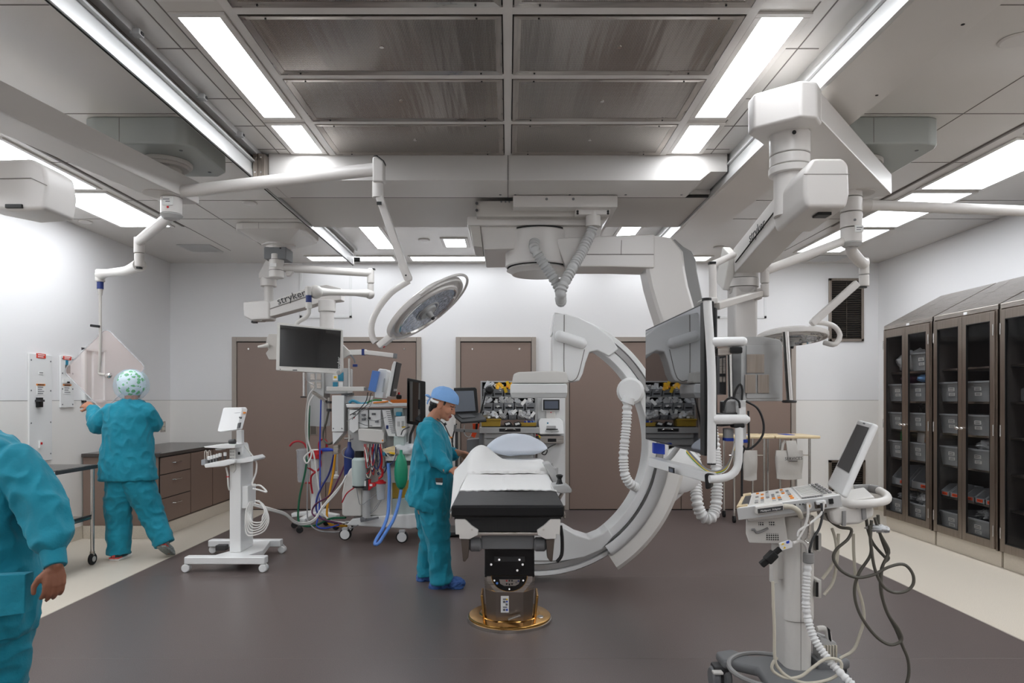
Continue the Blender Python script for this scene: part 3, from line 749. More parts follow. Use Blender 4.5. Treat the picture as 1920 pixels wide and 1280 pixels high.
b.m('label_white').pp([(624, 702), (633, 702), (633, 713), (624, 713)], 7.925, 0.006).pp([(635, 716), (643, 716), (643, 725), (635, 725)], 7.925, 0.006)
b.m('yellow').pp([(626, 705), (631, 705), (631, 709), (626, 709)], 7.922, 0.004)
b.build('gas_outlets', q)
b = MB('chrome').tube([U(655, 672, 7.9), U(655, 728, 7.9)], 0.014, 10).tube([U(570, 698, 7.85), U(570, 742, 7.85)], 0.016, 10).m('black').box(U(569, 744, 7.85), (0.06, 0.04, 0.015), None, .004); b.build('equipment_rail', r)
b = MB('white_plastic').bar(U(653, 661, 7.7), U(688, 660, 7.7), 0.05, 0.06, bev=.008).m('boom_white').bar(U(682, 660, 7.7), U(742, 667, 7.7), 0.06, 0.05, bev=.008).m('navy').bar(U(679, 660, 7.7), U(684, 660, 7.7), 0.062, 0.07).m('grey_mid').bar(U(738, 667, 7.7), U(744, 667.5, 7.7), 0.062, 0.055)
b.tube([U(657, 665, 7.68), U(663, 672, 7.68), U(666, 680, 7.68)], 0.01, 8).m('navy').box(U(666, 685, 7.68), (0.05, 0.04, 0.03), None, .005); b.build('monitor_arm', r)
b = MB('white_plastic').bar(U(614, 729, 7.6), U(684, 729, 7.6), 0.1, 0.05, bev=.008).m('grey_mid').bar(U(680, 729, 7.6), U(690, 729, 7.6), 0.08, 0.035); b.build('shelf_arm', r)
b = MB('steel').cyl(U(617, 745, 7.6), U(617, 768, 7.6), 0.018, n=12).m('charcoal').cyl(U(617, 752, 7.6), U(617, 756, 7.6), 0.03, n=12).cyl(U(617, 766, 7.6), U(617, 771, 7.6), 0.028, n=12).m('steel').bar(U(587, 735, 7.75), U(612, 752, 7.6), 0.03, 0.03); b.build('pole_clamp', r)

# ---- monitor suspension + monitor (rear left)
r = thing('flat_monitor', 'white framed flat monitor with dark screen hung from the rear left boom', 'monitor', (-2.3, 6.9, 1.8))
b = MB('boom_white'); s2 = U(521.5, 500, 7.45)
b.cyl(V((s2.x, 7.4, U(0, 477, 7.4).z)), V((s2.x, 7.4, U(0, 521, 7.4).z)), 0.078, n=26, bev=.006)
b.m('seam').cyl(V((s2.x, 7.4, U(0, 487, 7.4).z)), V((s2.x, 7.4, U(0, 488, 7.4).z)), 0.079, n=26).cyl(V((s2.x, 7.4, U(0, 507, 7.4).z)), V((s2.x, 7.4, U(0, 508, 7.4).z)), 0.079, n=26)
b.m('label_white').box(V((s2.x - .01, 7.325, U(0, 499, 7.4).z)), (.07, .012, .035)); b.build('arm_hub', r)
e = U(695, 512, 7.8)
b = MB('boom_white').tube([V((s2.x + .05, 7.42, U(0, 502, 7.42).z)), e], 0.042, 18, smooth=False).pp([(535, 508), (550, 508), (543, 516), (536, 517)], 7.42, 0.05, .004); b.build('extension_arm', r)
b = MB('boom_white').cyl(e + V((0, 0, 0.05)), e + V((0, 0, -0.12)), 0.04, n=20, bev=.01).cyl(e + V((0, 0, -0.125)), e + V((0, 0, -0.26)), 0.036, n=20, bev=.006).ball(e + V((-.01, 0, -.24)), 0.055); b.m('black').box(e + V((0.02, 0, 0.045)), (0.06, 0.05, 0.015)); b.build('elbow', r)
b = MB('white_plastic'); a, c = e + V((-.03, 0, -.23)), U(592, 547, 7.0)
b.tube([a, a.lerp(c, .25), a.lerp(c, .75), c], [0.05, 0.035, 0.035, 0.055], 14, step=.05).ball(c, 0.07); b.build('spring_arm', r)
t = V((U(579, 0, 6.95).x, 6.95, 0))
b = MB('white_plastic').cyl(t + V((0, 0, U(0, 537, 6.95).z)), t + V((0, 0, U(0, 554, 6.95).z)), 0.036, n=18, bev=.006).m('navy').cyl(t + V((0, 0, U(0, 554, 6.95).z)), t + V((0, 0, U(0, 567, 6.95).z)), 0.03, n=18).m('white_plastic').cyl(t + V((0, 0, U(0, 567, 6.95).z)), t + V((0, 0, U(0, 578, 6.95).z)), 0.032, n=18)
b.tube([U(579, 577, 6.95), U(579, 586, 6.95), U(572, 596, 6.95), U(556, 608, 6.95), U(556, 640, 7.0)], 0.022, 12, step=.02); b.build('drop_tube', r)
def tilted(poly, Y, depth, m, bev, nm, par):  # helper: poly with per-corner depth
    return MB(m).prism([U(x, y, yy) for x, y, yy in poly], V((0, depth, 0)), bev).build(nm, par)
Ym = 6.9
q = tilted([(519, 604, Ym), (641, 617, Ym), (642, 690, Ym), (640, 697, Ym), (634, 703, Ym), (622, 700, Ym), (517, 694, Ym)], Ym, 0.06, 'white_plastic', 0.008, 'monitor_case', r)
tilted([(525, 609, Ym - .004), (639, 620, Ym - .004), (637, 691, Ym - .004), (524, 686, Ym - .004)], Ym, 0.006, 'screen', 0, 'screen', r)
b = MB('grey_light').cyl(U(634.5, 698, Ym), U(634.5, 698, Ym - .012), 0.02, 0.019, 20)
b.m('print_grey')
for i in range(5): b.cyl(U(618 + i * 2.8, 693 + i * .2, Ym), U(618 + i * 2.8, 693 + i * .2, Ym - .003), 0.003, n=8)
b.m('print_dark').box(U(553, 693.5, Ym - .001), (0.045, 0.003, 0.008)).cyl(U(525.5, 692, Ym), U(525.5, 692, Ym - .002), 0.005, n=8); b.build('controls', r)
text('stryker', 0.045, 'label_white', U(635.5, 681, Ym - .005), (0, 0, 1), (-1, 0, 0), r)
b = MB('boom_shade').pp([(500, 633), (504, 626), (519, 626), (519, 674), (504, 674), (498, 662), (503, 655), (498, 645)], 6.95, 0.05, .006).build('mount_plate', r); b = MB('white_plastic').tube([U(484, 650, 6.9), U(492, 649, 6.9), U(503, 647, 6.93)], [0.012, 0.016, 0.022], 10); b.build('side_handle', r); MB('white_plastic').pp([(642, 645), (655, 658), (655, 665), (642, 672)], 6.97, .05, .005).build('mount_plate', r)
MB('cable_white').tube([U(575, 697, 6.96), U(577, 715, 7.1), U(590, 725, 7.2), U(578, 745, 7.3), U(573, 800, 7.6), U(577, 850, 7.8), U(585, 955, 7.95)], 0.008, 8).build('cable', r)

# ---- right boom
r = thing('equipment_boom', 'right equipment boom with large end cap, spring arm and square column of outlets', 'equipment boom', (2.42, 4.8, 2.5))
a0, a1 = V((2.60, 4.98, 3.03)), V((1.50, 3.68, 3.03))
q = MB('boom_white').bar(a0, a1, 0.36, 0.15, bev=0.012).build('main_arm', r)
MB('boom_shade').cyl((2.47, 4.83, 2.957), (2.47, 4.83, 2.95), 0.12, 0.115, 28).build('pivot_cover', q)
b = MB('boom_shade').cyl((2.44, 4.8, 3.16), (2.44, 4.8, 3.10), 0.075, n=24); b.build('spindle', q)
cp = V((1.47, 3.64, 3.0)); d = (a1 - a0).normalized(); sd = V((-d.y, d.x, 0))
b = MB('boom_white')
poly = [cp + sd * -0.17 - d * .09, cp + sd * .17 - d * .09, cp + sd * .18 + d * .03, cp + sd * .12 + d * .10, cp - sd * .12 + d * .10, cp - sd * .18 + d * .03]
b.prism([p + V((0, 0, -.06)) for p in poly], (0, 0, .19), 0.015, 3)
b.build('arm_end_cap', r)
px_ = V((1.545, 3.74, 0))
b = MB('boom_white').cyl(px_ + V((0, 0, 2.95)), px_ + V((0, 0, 2.83)), 0.105, n=32, bev=.004).cyl(px_ + V((0, 0, 2.826)), px_ + V((0, 0, 2.77)), 0.105, n=32, bev=.004).cyl(px_ + V((0, 0, 2.765)), px_ + V((0, 0, 2.725)), 0.11, n=32, bev=.004).cyl(px_ + V((0, 0, 2.73)), px_ + V((0, 0, 2.50)), 0.083, n=32); b.m('black').cyl(px_ + V((-.02, -.104, 2.92)), px_ + V((-.02, -.108, 2.92)), 0.011, n=10); b.build('drop_post', r)
h0, h1 = V((1.60, 3.42, 2.58)), V((1.60, 4.55, 2.42))
b = MB('boom_white'); 
b.prism([h0 + V((-.10, 0, -.12)), h0 + V((.10, 0, -.12)), h0 + V((.115, 0, -.05)), h0 + V((.11, 0, .10)), h0 + V((.08, 0, .13)), h0 + V((-.07, 0, .13)), h0 + V((-.115, 0, .06)), h0 + V((-.115, 0, -.06))], (0, 0.40, -0.03), 0.02, 3)
hd = b.build('spring_arm_head', r)
MB('black').box(h0 + V((0.02, 0.10, -.13)), (0.07, 0.07, 0.02), None, .004).build('cable_port', hd)
b = MB('seam').bx(h0.x - .116, h0.x + .114, h0.y - .001, h0.y + .002, h0.z + .045, h0.z + .048).build('head_seam', hd)
q = MB('boom_white').bar(h0 + V((0.0, .3, 0)), h1, 0.19, 0.17, bev=.01).build('spring_arm', r)
dd = (h1 - h0).normalized(); lf = V((-1, 0, 0)); upv = V((0, -dd.z, dd.y))
MB('dark_seam').bar(h0 + V((-.096, .4, -.02)), h1 + V((-.096, -.05, -.02)), 0.012, 0.004).build('arm_slot', q)
text('stryker', 0.09, 'print_dark', h0.lerp(h1, .62) + V((-.0965, 0, .035)), -dd, upv, q)
b = MB('white_plastic').bar(V((1.50, 4.60, 2.50)), V((1.49, 4.72, 2.28)), 0.19, 0.06, V((1, 0, 0)), 0.012); b.build('arm_cheek', r)
cl = V((1.60, 4.66, 0))
b = MB('boom_white').cyl(cl + V((0, 0, 2.38)), cl + V((0, 0, 2.32)), 0.105, n=32).cyl(cl + V((0, 0, 2.316)), cl + V((0, 0, 2.26)), 0.108, n=32).cyl(cl + V((0, 0, 2.256)), cl + V((0, 0, 2.22)), 0.102, 0.085, 32).m('dark_seam').cyl(cl + V((0, 0, 2.395)), cl + V((0, 0, 2.38)), 0.09, n=24); b.build('bearing', r)
MB('boom_white').box(cl + V((0, 0, 2.06)), (0.16, 0.16, 0.40), None, 0.02, 3).build('service_column', r)
x0, x1 = U(1380, 0, 4.66).x, U(1457, 0, 4.66).x; z0, z1 = U(0, 752, 4.6).z, U(0, 632, 4.6).z
b = MB('grey_light').prism([(x0, 4.56, z0), (x1, 4.56, z0), (x1, 4.56, z1 - .05), (x1 - .02, 4.56, z1 - .02), (x1 - .12, 4.56, z1), (x0, 4.56, z1)], (0, 0.28, 0), 0.008)
q = b.build('service_head', r)
b = MB('grey_light').bx(x0 + .035, x1 - .02, 4.552, 4.56, z0 + .02, z1 - .06, .003); b.build('head_cover', q)
b = MB('steel_warm')
def plate(px0, px1, py0, py1):
    a, c = U(px0, py1, 4.545), U(px1, py0, 4.545); b.bx(a.x, c.x, 4.543, 4.5525, a.z, c.z, .002)
plate(1400, 1433, 664, 699); plate(1397, 1417, 702, 737); plate(1421, 1442, 702, 737)
b.build('outlet_plates', q)
b = MB('chrome').tube([U(1473, 622, 4.45), U(1481, 750, 4.45)], 0.022, 16).m('charcoal').cyl(U(1480, 750, 4.45), U(1480, 755, 4.45), 0.045, n=20, bev=.005)
b.m('grey_light').bx(x1, U(1470, 0, 4.5).x, 4.47, 4.5, U(0, 662, 4.5).z, U(0, 652, 4.5).z).bx(x1, U(1474, 0, 4.5).x, 4.47, 4.5, U(0, 738, 4.5).z, U(0, 728, 4.5).z); b.build('equipment_rail', r)
b = MB('chrome').tube([U(1368, 664, 4.6), U(1370, 745, 4.6)], 0.018, 14); b.build('side_rail', r)
b = MB('charcoal').pp([(1349, 664), (1362, 662), (1362, 740), (1349, 738)], 4.75, 0.2, .004).m('steel').pp([(1350, 672), (1354, 671), (1354, 700), (1350, 700)], 4.743, .008).pp([(1356, 671), (1360, 670), (1360, 700), (1356, 700)], 4.743, .008).pp([(1350, 706), (1354, 706), (1354, 716), (1350, 716)], 4.743, .008).pp([(1356, 706), (1360, 706), (1360, 716), (1356, 716)], 4.743, .008); b.build('side_outlets', q)

# ---- right hub with lamp arms
r = thing('surgical_light', 'round surgical lamp seen edge-on behind the square boom column at right', 'surgical light', (2.42, 4.8, 2.4))
hb = V((2.415, 4.8, 0)); Z = lambda y: U(0, y, 4.8).z
b = MB('boom_white')
for (ya, yb) in [(330, 371), (372, 399), (400, 428), (429, 456)]: b.cyl(hb + V((0, 0, Z(ya))), hb + V((0, 0, Z(yb) + .003)), 0.071, n=30, bev=.003)
b.m('grey_light').cyl(hb + V((0, 0, Z(455))), hb + V((0, 0, Z(463))), 0.074, 0.06, 30, .008)
b.m('label_white').box(hb + V((0.02, -.068, Z(433))), (.06, .01, .045)).m('print_grey').box(hb + V((0.02, -.0735, Z(431))), (.04, .001, .005)).box(hb + V((0.015, -.0735, Z(435))), (.03, .001, .005)).m('grey_mid').cyl(hb + V((-.01, -.07, Z(417))), hb + V((-.01, -.074, Z(417))), .009, n=10)
b.build('arm_hub', r)
e = U(1620, 492, 5.1)
MB('boom_white').tube([hb + V((0.01, .0, Z(458))), hb + V((0.03, .06, Z(466))), hb.lerp(V((e.x, e.y, 0)), .8) + V((0, 0, Z(480))), e], 0.04, 16, step=.03).build('extension_arm', r)
b = MB('boom_white').cyl(e + V((0, 0, .03)), e + V((0, 0, -.09)), 0.036, n=20, bev=.006).cyl(e + V((0, 0, -.095)), e + V((0, 0, -.18)), 0.036, n=20, bev=.006).m('black').cyl(e + V((-.01, 0, -.18)), e + V((-.01, 0, -.19)), .03, n=16); b.build('elbow', r)
b = MB('boom_white').bar(U(1608, 530, 5.06), U(1526, 603, 5.1), 0.055, 0.05, V((0, -1, 0)), .012).bar(U(1536, 594, 5.1), U(1521, 608, 5.1), .05, .06, V((0, -1, 0)), .016); b.build('spring_arm', r)
MB('boom_white').tube([U(1528, 604, 5.1), U(1548, 606, 5.1), U(1566, 613, 5.1), U(1575, 628, 5.1), U(1570, 641, 5.1), U(1562, 646, 5.1), U(1545, 642, 5.15)], 0.019, 14).build('yoke', r)
c = U(1484, 633, 5.25); n = V((0.0, -0.14, -0.99))
lamp_head(r, c, n, 0.265, V((1, 0, 0)))
text('BERCHTOLD', 0.022, 'print_dark', c + V((0.09, -.238, .003)), V((.93, .36, 0)), V((0, 0, 1)), r)
r = thing('lamp_extension_arm', 'horizontal white tube arm from right hub running out of the photo to the right', 'boom arm', (2.42, 4.8, 2.8))
MB('boom_white').tube([hb + V((.06, 0, Z(384))), V((U(2120, 0, 4.72).x, 4.72, U(0, 405, 4.75).z))], 0.036, 18, smooth=False).build('arm_tube', r)
MB('boom_shade').cyl(hb + V((.05, 0, Z(385))), hb + V((.13, 0, Z(385.4))), 0.043, n=18).build('arm_collar', r)
# ================================================================ C-shaped x-ray arm
r = thing('x_ray_arm', 'large white C-shaped x-ray arm hung from the ceiling around the table', 'x-ray machine', (0.5, 5.9, 1.2))
# carriage under the cross beam
b = MB('boom_white').pp([(962, 366), (1158, 366), (1158, 388), (962, 388)], 5.5, 0.95, .006)
b.m('grey_mid')
for (x, y) in [(1025, 373), (1075, 373)]: b.cyl(U(x, y, 5.5), U(x, y, 5.495), 0.011, n=10)
b.build('carriage_plate', r)
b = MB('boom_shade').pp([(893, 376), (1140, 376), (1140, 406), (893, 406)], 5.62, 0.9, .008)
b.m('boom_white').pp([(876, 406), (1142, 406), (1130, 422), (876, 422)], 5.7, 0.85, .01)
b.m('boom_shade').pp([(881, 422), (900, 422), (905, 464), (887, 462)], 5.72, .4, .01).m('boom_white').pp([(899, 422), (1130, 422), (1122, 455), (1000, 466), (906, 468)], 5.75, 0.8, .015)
b.m('charcoal')
for (x, y) in [(894, 381), (894, 394)]: b.cyl(U(x, y, 5.63), U(x, y, 5.6), 0.012, n=10)
for x in (940, 948, 955): b.m('grey_mid').cyl(U(x, 378, 5.62), U(x, 378, 5.615), 0.008, n=8)
b.build('carriage_body', r)
b = MB('boom_white').pp([(1080, 388), (1145, 388), (1143, 402), (1078, 402)], 5.56, .1, .004)
b.m('black').pp([(1102, 387), (1145, 387), (1145, 389), (1102, 389)], 5.555, .02)
for (x, y) in [(1083, 396), (1083, 400), (1140, 396), (1140, 400)]: b.cyl(U(x, y, 5.56), U(x, y, 5.555), .01, n=8)
b.m('boom_white').cyl(U(1112, 392, 5.62), U(1112, 425, 5.62), 0.062, n=26); b.build('hose_socket', r)
# rotating disc and horizontal arm
dc = V((U(1010, 0, 5.95).x, 5.95, 0)); zt, zb = U(0, 437, 5.9).z, U(0, 490, 5.66).z
b = MB('boom_white').cyl(dc + V((0, 0, zt)), dc + V((0, 0, zb)), 0.29, n=48, bev=.01).m('dark_seam').cyl(dc + V((0, 0, zt + .012)), dc + V((0, 0, zt - .001)), 0.28, n=48)
b.m('dark_seam').cyl(dc + V((0, 0, zb + .002)), dc + V((0, 0, zb - .006)), .275, n=48).m('boom_white').cyl(dc + V((0, 0, zb - .005)), dc + V((0, 0, zb - .06)), 0.28, 0.25, 48, .02)
b.build('turntable_disc', r)
b = MB('boom_white').prism([U(1040, 446, 5.7), U(1228, 438, 5.7), U(1228, 502, 5.7), U(1150, 500, 5.7), U(1060, 500, 5.7)], (0, 0.34, 0), .015)
q = b.build('horizontal_arm', r)
MB('seam').pp([(1165, 450), (1166, 450), (1165, 478), (1164, 478)], 5.697, .004).pp([(1100, 476), (1226, 476), (1226, 477.5), (1100, 477.5)], 5.697, .004).build('arm_seam', q)
# swan-neck drop arm
outer = [(1262, 447), (1280, 462), (1284, 490), (1288, 520), (1296, 552), (1306, 585), (1314, 625), (1318, 680), (1316, 740), (1310, 800), (1300, 850), (1288, 890)]
inner = [(1218, 440), (1212, 502), (1217, 530), (1224, 556), (1235, 590), (1245, 625), (1252, 680), (1250, 740), (1244, 800), (1238, 850), (1232, 890)]
def ribbon(b, Y, depth, A, B, bev):
    # A outer, B inner : resampled, lofted as a solid strip
    n = 14; a = spline([U(x, y, Y) for x, y in A], .08); c = spline([U(x, y, Y) for x, y in B], .08)
    def rs(p):
        acc = [0]
        for u, v in zip(p, p[1:]): acc.append(acc[-1] + (v - u).length)
        out = []
        for k in range(n + 1):
            t = acc[-1] * k / n; i = 0
            while i < len(p) - 2 and acc[i + 1] < t: i += 1
            out.append(p[i].lerp(p[i + 1], (t - acc[i]) / max(1e-9, acc[i + 1] - acc[i])))
        return out
    a, c = rs(a), rs(c); d = V((0, depth, 0)); e = bev; out = []
    for p, q in zip(a, c):
        w = (q - p).normalized() * e; dy = V((0, e, 0))
        out.append([p + w, q - w, q + dy, q + d - dy, q - w + d, p + w + d, p + d - dy, p + dy])
    b.rings(out)
    return b
b = MB('boom_white'); ribbon(b, 5.72, 0.30, outer, inner, .025); q = b.build('drop_arm', r)
b = MB('grey_plastic'); ribbon(b, 5.80, 0.22, [(1266, 448), (1282, 462), (1283, 470), (1303, 472), (1306, 500), (1318, 560), (1326, 600), (1334, 660), (1334, 720)], [(1258, 452), (1262, 480), (1268, 520), (1280, 560), (1292, 600), (1302, 640), (1306, 680), (1306, 720), (1306, 740)], .01); b.build('grey_back_cover', q)
# the C itself
YC = 5.62; cc = U(1005, 831, YC); Ro, Ri = L(246, YC), L(205, YC)
def arc_ring(b, prof, t0, t1, n=60):
    rs = []
    for i in range(n + 1):
        t = math.radians(t0 + (t1 - t0) * i / n)
        rs.append([V((cc.x + math.cos(t) * rr, yy, cc.z + math.sin(t) * rr)) for rr, yy in prof])
    return b.rings(rs)
y0, y1 = YC - .07, YC + .16
b = MB('white_bright'); arc_ring(b, [(Ri, y0 + .02), (Ri + .015, y0), (Ri + .075, y0), (Ri + .08, y0 + .03), (Ro - .045, y0 + .03), (Ro - .04, y0), (Ro - .01, y0), (Ro, y0 + .02), (Ro, y1), (Ri, y1)], -97, 82)
b.build('c_arm', r)
b = MB('alu'); arc_ring(b, [(Ri + .085, y0 + .012), (Ro - .05, y0 + .012), (Ro - .05, y0 + .03), (Ri + .085, y0 + .03)], -96, 81)
b.build('guide_track', r)
# upper block with the web
q = MB('white_bright').pp([(1040, 588), (1060, 588), (1085, 594), (1120, 612), (1148, 634), (1160, 655), (1142, 668), (1120, 657), (1105, 660), (1098, 680), (1093, 700), (1086, 714), (1072, 716), (1036, 715), (1036, 640)], 5.53, .22, .012, 3).build('detector_bracket', r)
b = MB('white_bright').tube([U(1050, 630, 5.525), U(1090, 643, 5.525)], 0.045, 14, smooth=False).ball(U(1050, 630, 5.525), .045).ball(U(1090, 643, 5.525), .045); b.build('grip_bulge', q)
MB('seam').tube([U(1058, 590, 5.528), U(1058, 700, 5.528), U(1066, 713, 5.528), U(1076, 713, 5.528), U(1085, 700, 5.528), U(1096, 655, 5.528)], .003, 6).build('cover_seam', q)
q = MB('white_plastic').prism([U(963, 701, 5.38), U(972, 697, 5.38), U(1038, 695, 5.38), U(1062, 697, 5.38), U(1066, 714, 5.38), U(1066, 718, 5.38), U(960, 718, 5.38)], (0, .42, 0), .012, 3).build('detector_top', r)
b = MB('white_bright').pp([(958, 719), (1063, 719), (1064, 724), (1064, 738), (957, 738), (957, 724)], 5.36, .46, .012, 3); b.build('detector_panel', r)
b = MB('grey_light').pp([(957, 737), (1064, 737), (1061, 746), (960, 746)], 5.365, .45, .006, 3); b.build('detector_face', r)
# lower tube housing
b = MB('white_bright').pp([(1000, 992), (1058, 989), (1080, 1002), (1105, 1010), (1130, 1000), (1140, 990), (1150, 1006), (1130, 1030), (1095, 1045), (1055, 1052), (1000, 1052)], 5.53, .24, .012, 3); b.build('tube_housing', r)
# sleeve holding the C
b = MB('white_plastic'); arc_ring(b, [(Ro - .02, y0 - .05), (Ro + .10, y0 - .05), (Ro + .14, y0), (Ro + .14, y1 + .05), (Ro - .02, y1 + .05)], -57, -8, 24); q = b.build('sleeve', r)
b = MB('alu'); arc_ring(b, [(Ri + .09, y0 - .045), (Ro - .03, y0 - .06), (Ro - .0, y0 - .06), (Ro - .0, y0), (Ri + .09, y0)], -56, -10, 24); b.build('sleeve_edge', q)
b = MB('white_bright').lathe([(.02, -.09), (.15, -.09), (.19, -.06), (.2, 0), (.2, .1)], U(1272, 880, 5.75), V((0, 1, 0)), 30).pp([(1225, 820), (1290, 800), (1296, 880), (1285, 925), (1262, 945), (1235, 930)], 5.72, .3, .03, 3); b.build('pivot_housing', r)
# upper tube, hose junction on the C
b = MB('white_bright').lathe([(.01, -.03), (.09, -.03), (.11, -.01), (.11, .06)], U(1182, 733, 5.5), V((.2, 1, 0)), 26).tube([U(1180, 745, 5.5), U(1176, 756, 5.5)], 0.055, 16); b.build('hose_elbow', r)
MB('white_bright').hose([U(1176, 754, 5.5), U(1175, 790, 5.5), U(1171, 830, 5.5), U(1169, 860, 5.5), U(1172, 890, 5.5), U(1182, 907, 5.52), U(1194, 914, 5.6)], L(9.5, 5.5), .022).build('corrugated_hose', r)
MB('grey_light').hose([U(1112, 425, 5.62), U(1108, 436, 5.62), U(1092, 470, 5.55), U(1072, 505, 5.45), U(1056, 535, 5.4), U(1051, 555, 5.4), U(1052, 565, 5.5), U(1050, 545, 5.58), U(1040, 525, 5.6), U(1020, 495, 5.6), U(1003, 468, 5.6), U(1002, 452, 5.65)], L(10.5, 5.5), .026).build('corrugated_hose', r)
MB('white_bright').hose([U(1284, 760, 5.98), U(1300, 800, 6.1), U(1302, 850, 6.15), U(1304, 900, 6.1), U(1308, 945, 6.0), U(1318, 968, 6.0), U(1333, 970, 6.0), U(1342, 950, 6.05), U(1344, 900, 6.1), U(1340, 840, 6.2), U(1325, 760, 6.15), U(1300, 700, 6.0)], L(11.5, 6.0), .026).build('corrugated_hose', r)

# ================================================================ large monitor at right with its carrier
r = thing('large_monitor', 'large glossy display facing the table in white tube frame at right', 'monitor', (1.0, 3.6, 1.1))
c00, c01 = V((.968, 4.8, 1.987)), V((.968, 4.8, 1.218))       # far edge top, bottom
c10, c11 = V((.968, 3.37, 1.978)), V((.968, 3.37, 1.225))       # near edge
n = ((c10 - c00).cross(c01 - c00)).normalized()
if n.x > 0: n = -n
MB('charcoal').prism([c00, c10, c11, c01], n * -0.045, .006).build('case', r)
def lerp2(u, v): return (c00.lerp(c10, u)).lerp(c01.lerp(c11, u), v)
MB('screen_mirror').prism([lerp2(.012, .014) + n * .002, lerp2(.985, .014) + n * .002, lerp2(.985, .986) + n * .002, lerp2(.012, .986) + n * .002], n * -0.006).build('glass', r)
b = MB('black'); o = -n * .05
b.prism([lerp2(.96, -.006) + n * .003, lerp2(1.012, -.006) + n * .003, lerp2(1.012, 1.006) + n * .003, lerp2(.96, 1.006) + n * .003], -n * .05, .006); b.build('side_bezel', r)
b = MB('black').prism([lerp2(.55, .03) + o * .9, lerp2(1.0, 0.03) + o * .9, lerp2(1.0, .97) + o * .9, lerp2(.55, .97) + o * .9], o * .5, .012); b.build('back_case', r)
# white tube frame
Yt = 3.28
b = MB('white_bright').tube([U(1326, 562, Yt), U(1334, 700, Yt), U(1334, 868, Yt)], L(8, Yt), 16)
b.tube([U(1334, 641, Yt), U(1392, 640, Yt)], L(9, Yt), 14).ball(U(1392, 640, Yt), L(9, Yt)).tube([U(1336, 786, Yt), U(1396, 786, Yt)], L(9.5, Yt), 14).ball(U(1397, 786, Yt), L(9.5, Yt))
b.build('handle_frame', r)
b = MB('black').cyl(U(1325, 564, Yt), U(1325, 559, Yt), L(9, Yt), n=16).pp([(1371, 650), (1393, 650), (1393, 662), (1371, 662)], Yt - .02, .06, .006).pp([(1376, 794), (1397, 794), (1397, 802), (1376, 802)], Yt - .02, .06, .006).cyl(U(1334, 867, Yt), U(1334, 871, Yt), L(8, Yt), n=14); b.build('grip_caps', r)
b = MB('steel').pp([(1346, 652), (1372, 650), (1372, 664), (1346, 667)], Yt, .12, .004).m('charcoal').pp([(1352, 775), (1395, 773), (1395, 795), (1352, 800)], Yt + .03, .12, .006); b.build('mount_plates', r)
b = MB('grey_plastic').pp([(1361, 752), (1385, 749), (1385, 775), (1361, 775)], Yt + .05, .1, .006); b.build('junction_box', r)
b = MB('white_bright').pp([(1385, 750), (1399, 750), (1400, 824), (1389, 824)], Yt, .08, .004).m('blue').pp([(1389, 824), (1403, 824), (1403, 830), (1389, 830)], Yt, .08, .002).m('grey_light').pp([(1362, 803), (1376, 803), (1376, 822), (1362, 822)], Yt + .06, .06, .004).m('blue').pp([(1362, 821), (1376, 821), (1376, 827), (1362, 827)], Yt + .058, .064, .002); b.build('cable_duct', r)
b = MB('white_bright').tube([U(1385, 800, Yt), U(1386, 850, Yt), U(1383, 875, Yt), U(1370, 891, Yt), U(1350, 897, Yt), U(1330, 898, Yt)], L(7.5, Yt), 14); b.build('lower_bow', r)
lo0, lo1 = U(1217, 866, 4.3), U(1330, 895, 3.42)
q = MB('white_bright').prism([U(1215, 857, 4.25), U(1331, 886, 3.42), U(1331, 907, 3.42), U(1215, 874, 4.25)], (0.07, 0.03, 0), .01).build('control_bar', r)
b = MB('black').prism([U(1320, 888, 3.40), U(1335, 888, 3.40), U(1341, 895, 3.40), U(1334, 902, 3.40), U(1333, 916, 3.40), U(1322, 918, 3.40)], (0.03, .06, 0), .01).build('end_grip', r)
MB('charcoal').prism([U(1254, 874, 3.84), U(1265, 877, 3.78), U(1265, 887, 3.78), U(1254, 884, 3.84)], (-.004, -.01, 0)).m('screen_blue').prism([U(1256, 877, 3.825), U(1263, 879, 3.785), U(1263, 885, 3.785), U(1256, 883, 3.825)], (-.007, -.017, 0)).build('control_display', q)
MB('blue').pp([(1226, 830), (1247, 833), (1247, 852), (1226, 850)], 4.25, .05, .003).build('blue_cover', r)
MB('grey_light').tube([U(1222, 868, 4.3), U(1240, 866, 4.2), U(1255, 858, 4.1), U(1268, 842, 4.0), U(1275, 832, 3.9)], .016, 10).build('flexible_lead', r)
for i, (m, off) in enumerate([('yellow', 0), ('green', 2.5), ('cable_grey', -3), ('cable_white', 5)]):
    MB(m).tube([U(1288, 845 + off, 3.7), U(1303, 862 + off, 3.6), U(1325, 881 + off * .6, 3.5), U(1345, 885 + off * .6, 3.44), U(1362, 876 + off * .6, 3.44), U(1372, 855, 3.45), U(1378, 830, 3.46)], .0055, 6).build('cable', r)
for pts in ([(1399, 752), (1420, 765), (1431, 790), (1430, 815), (1415, 835), (1400, 842), (1393, 835)], [(1403, 770), (1404, 830), (1400, 842), (1392, 850), (1391, 930)], [(1356, 770), (1360, 752), (1372, 745), (1385, 752), (1387, 765)], [(1375, 748), (1380, 730), (1388, 720), (1392, 730), (1391, 750)]):
    MB('black').tube([U(x, y, Yt - .01) for x, y in pts], .0055, 6).build('cable', r)
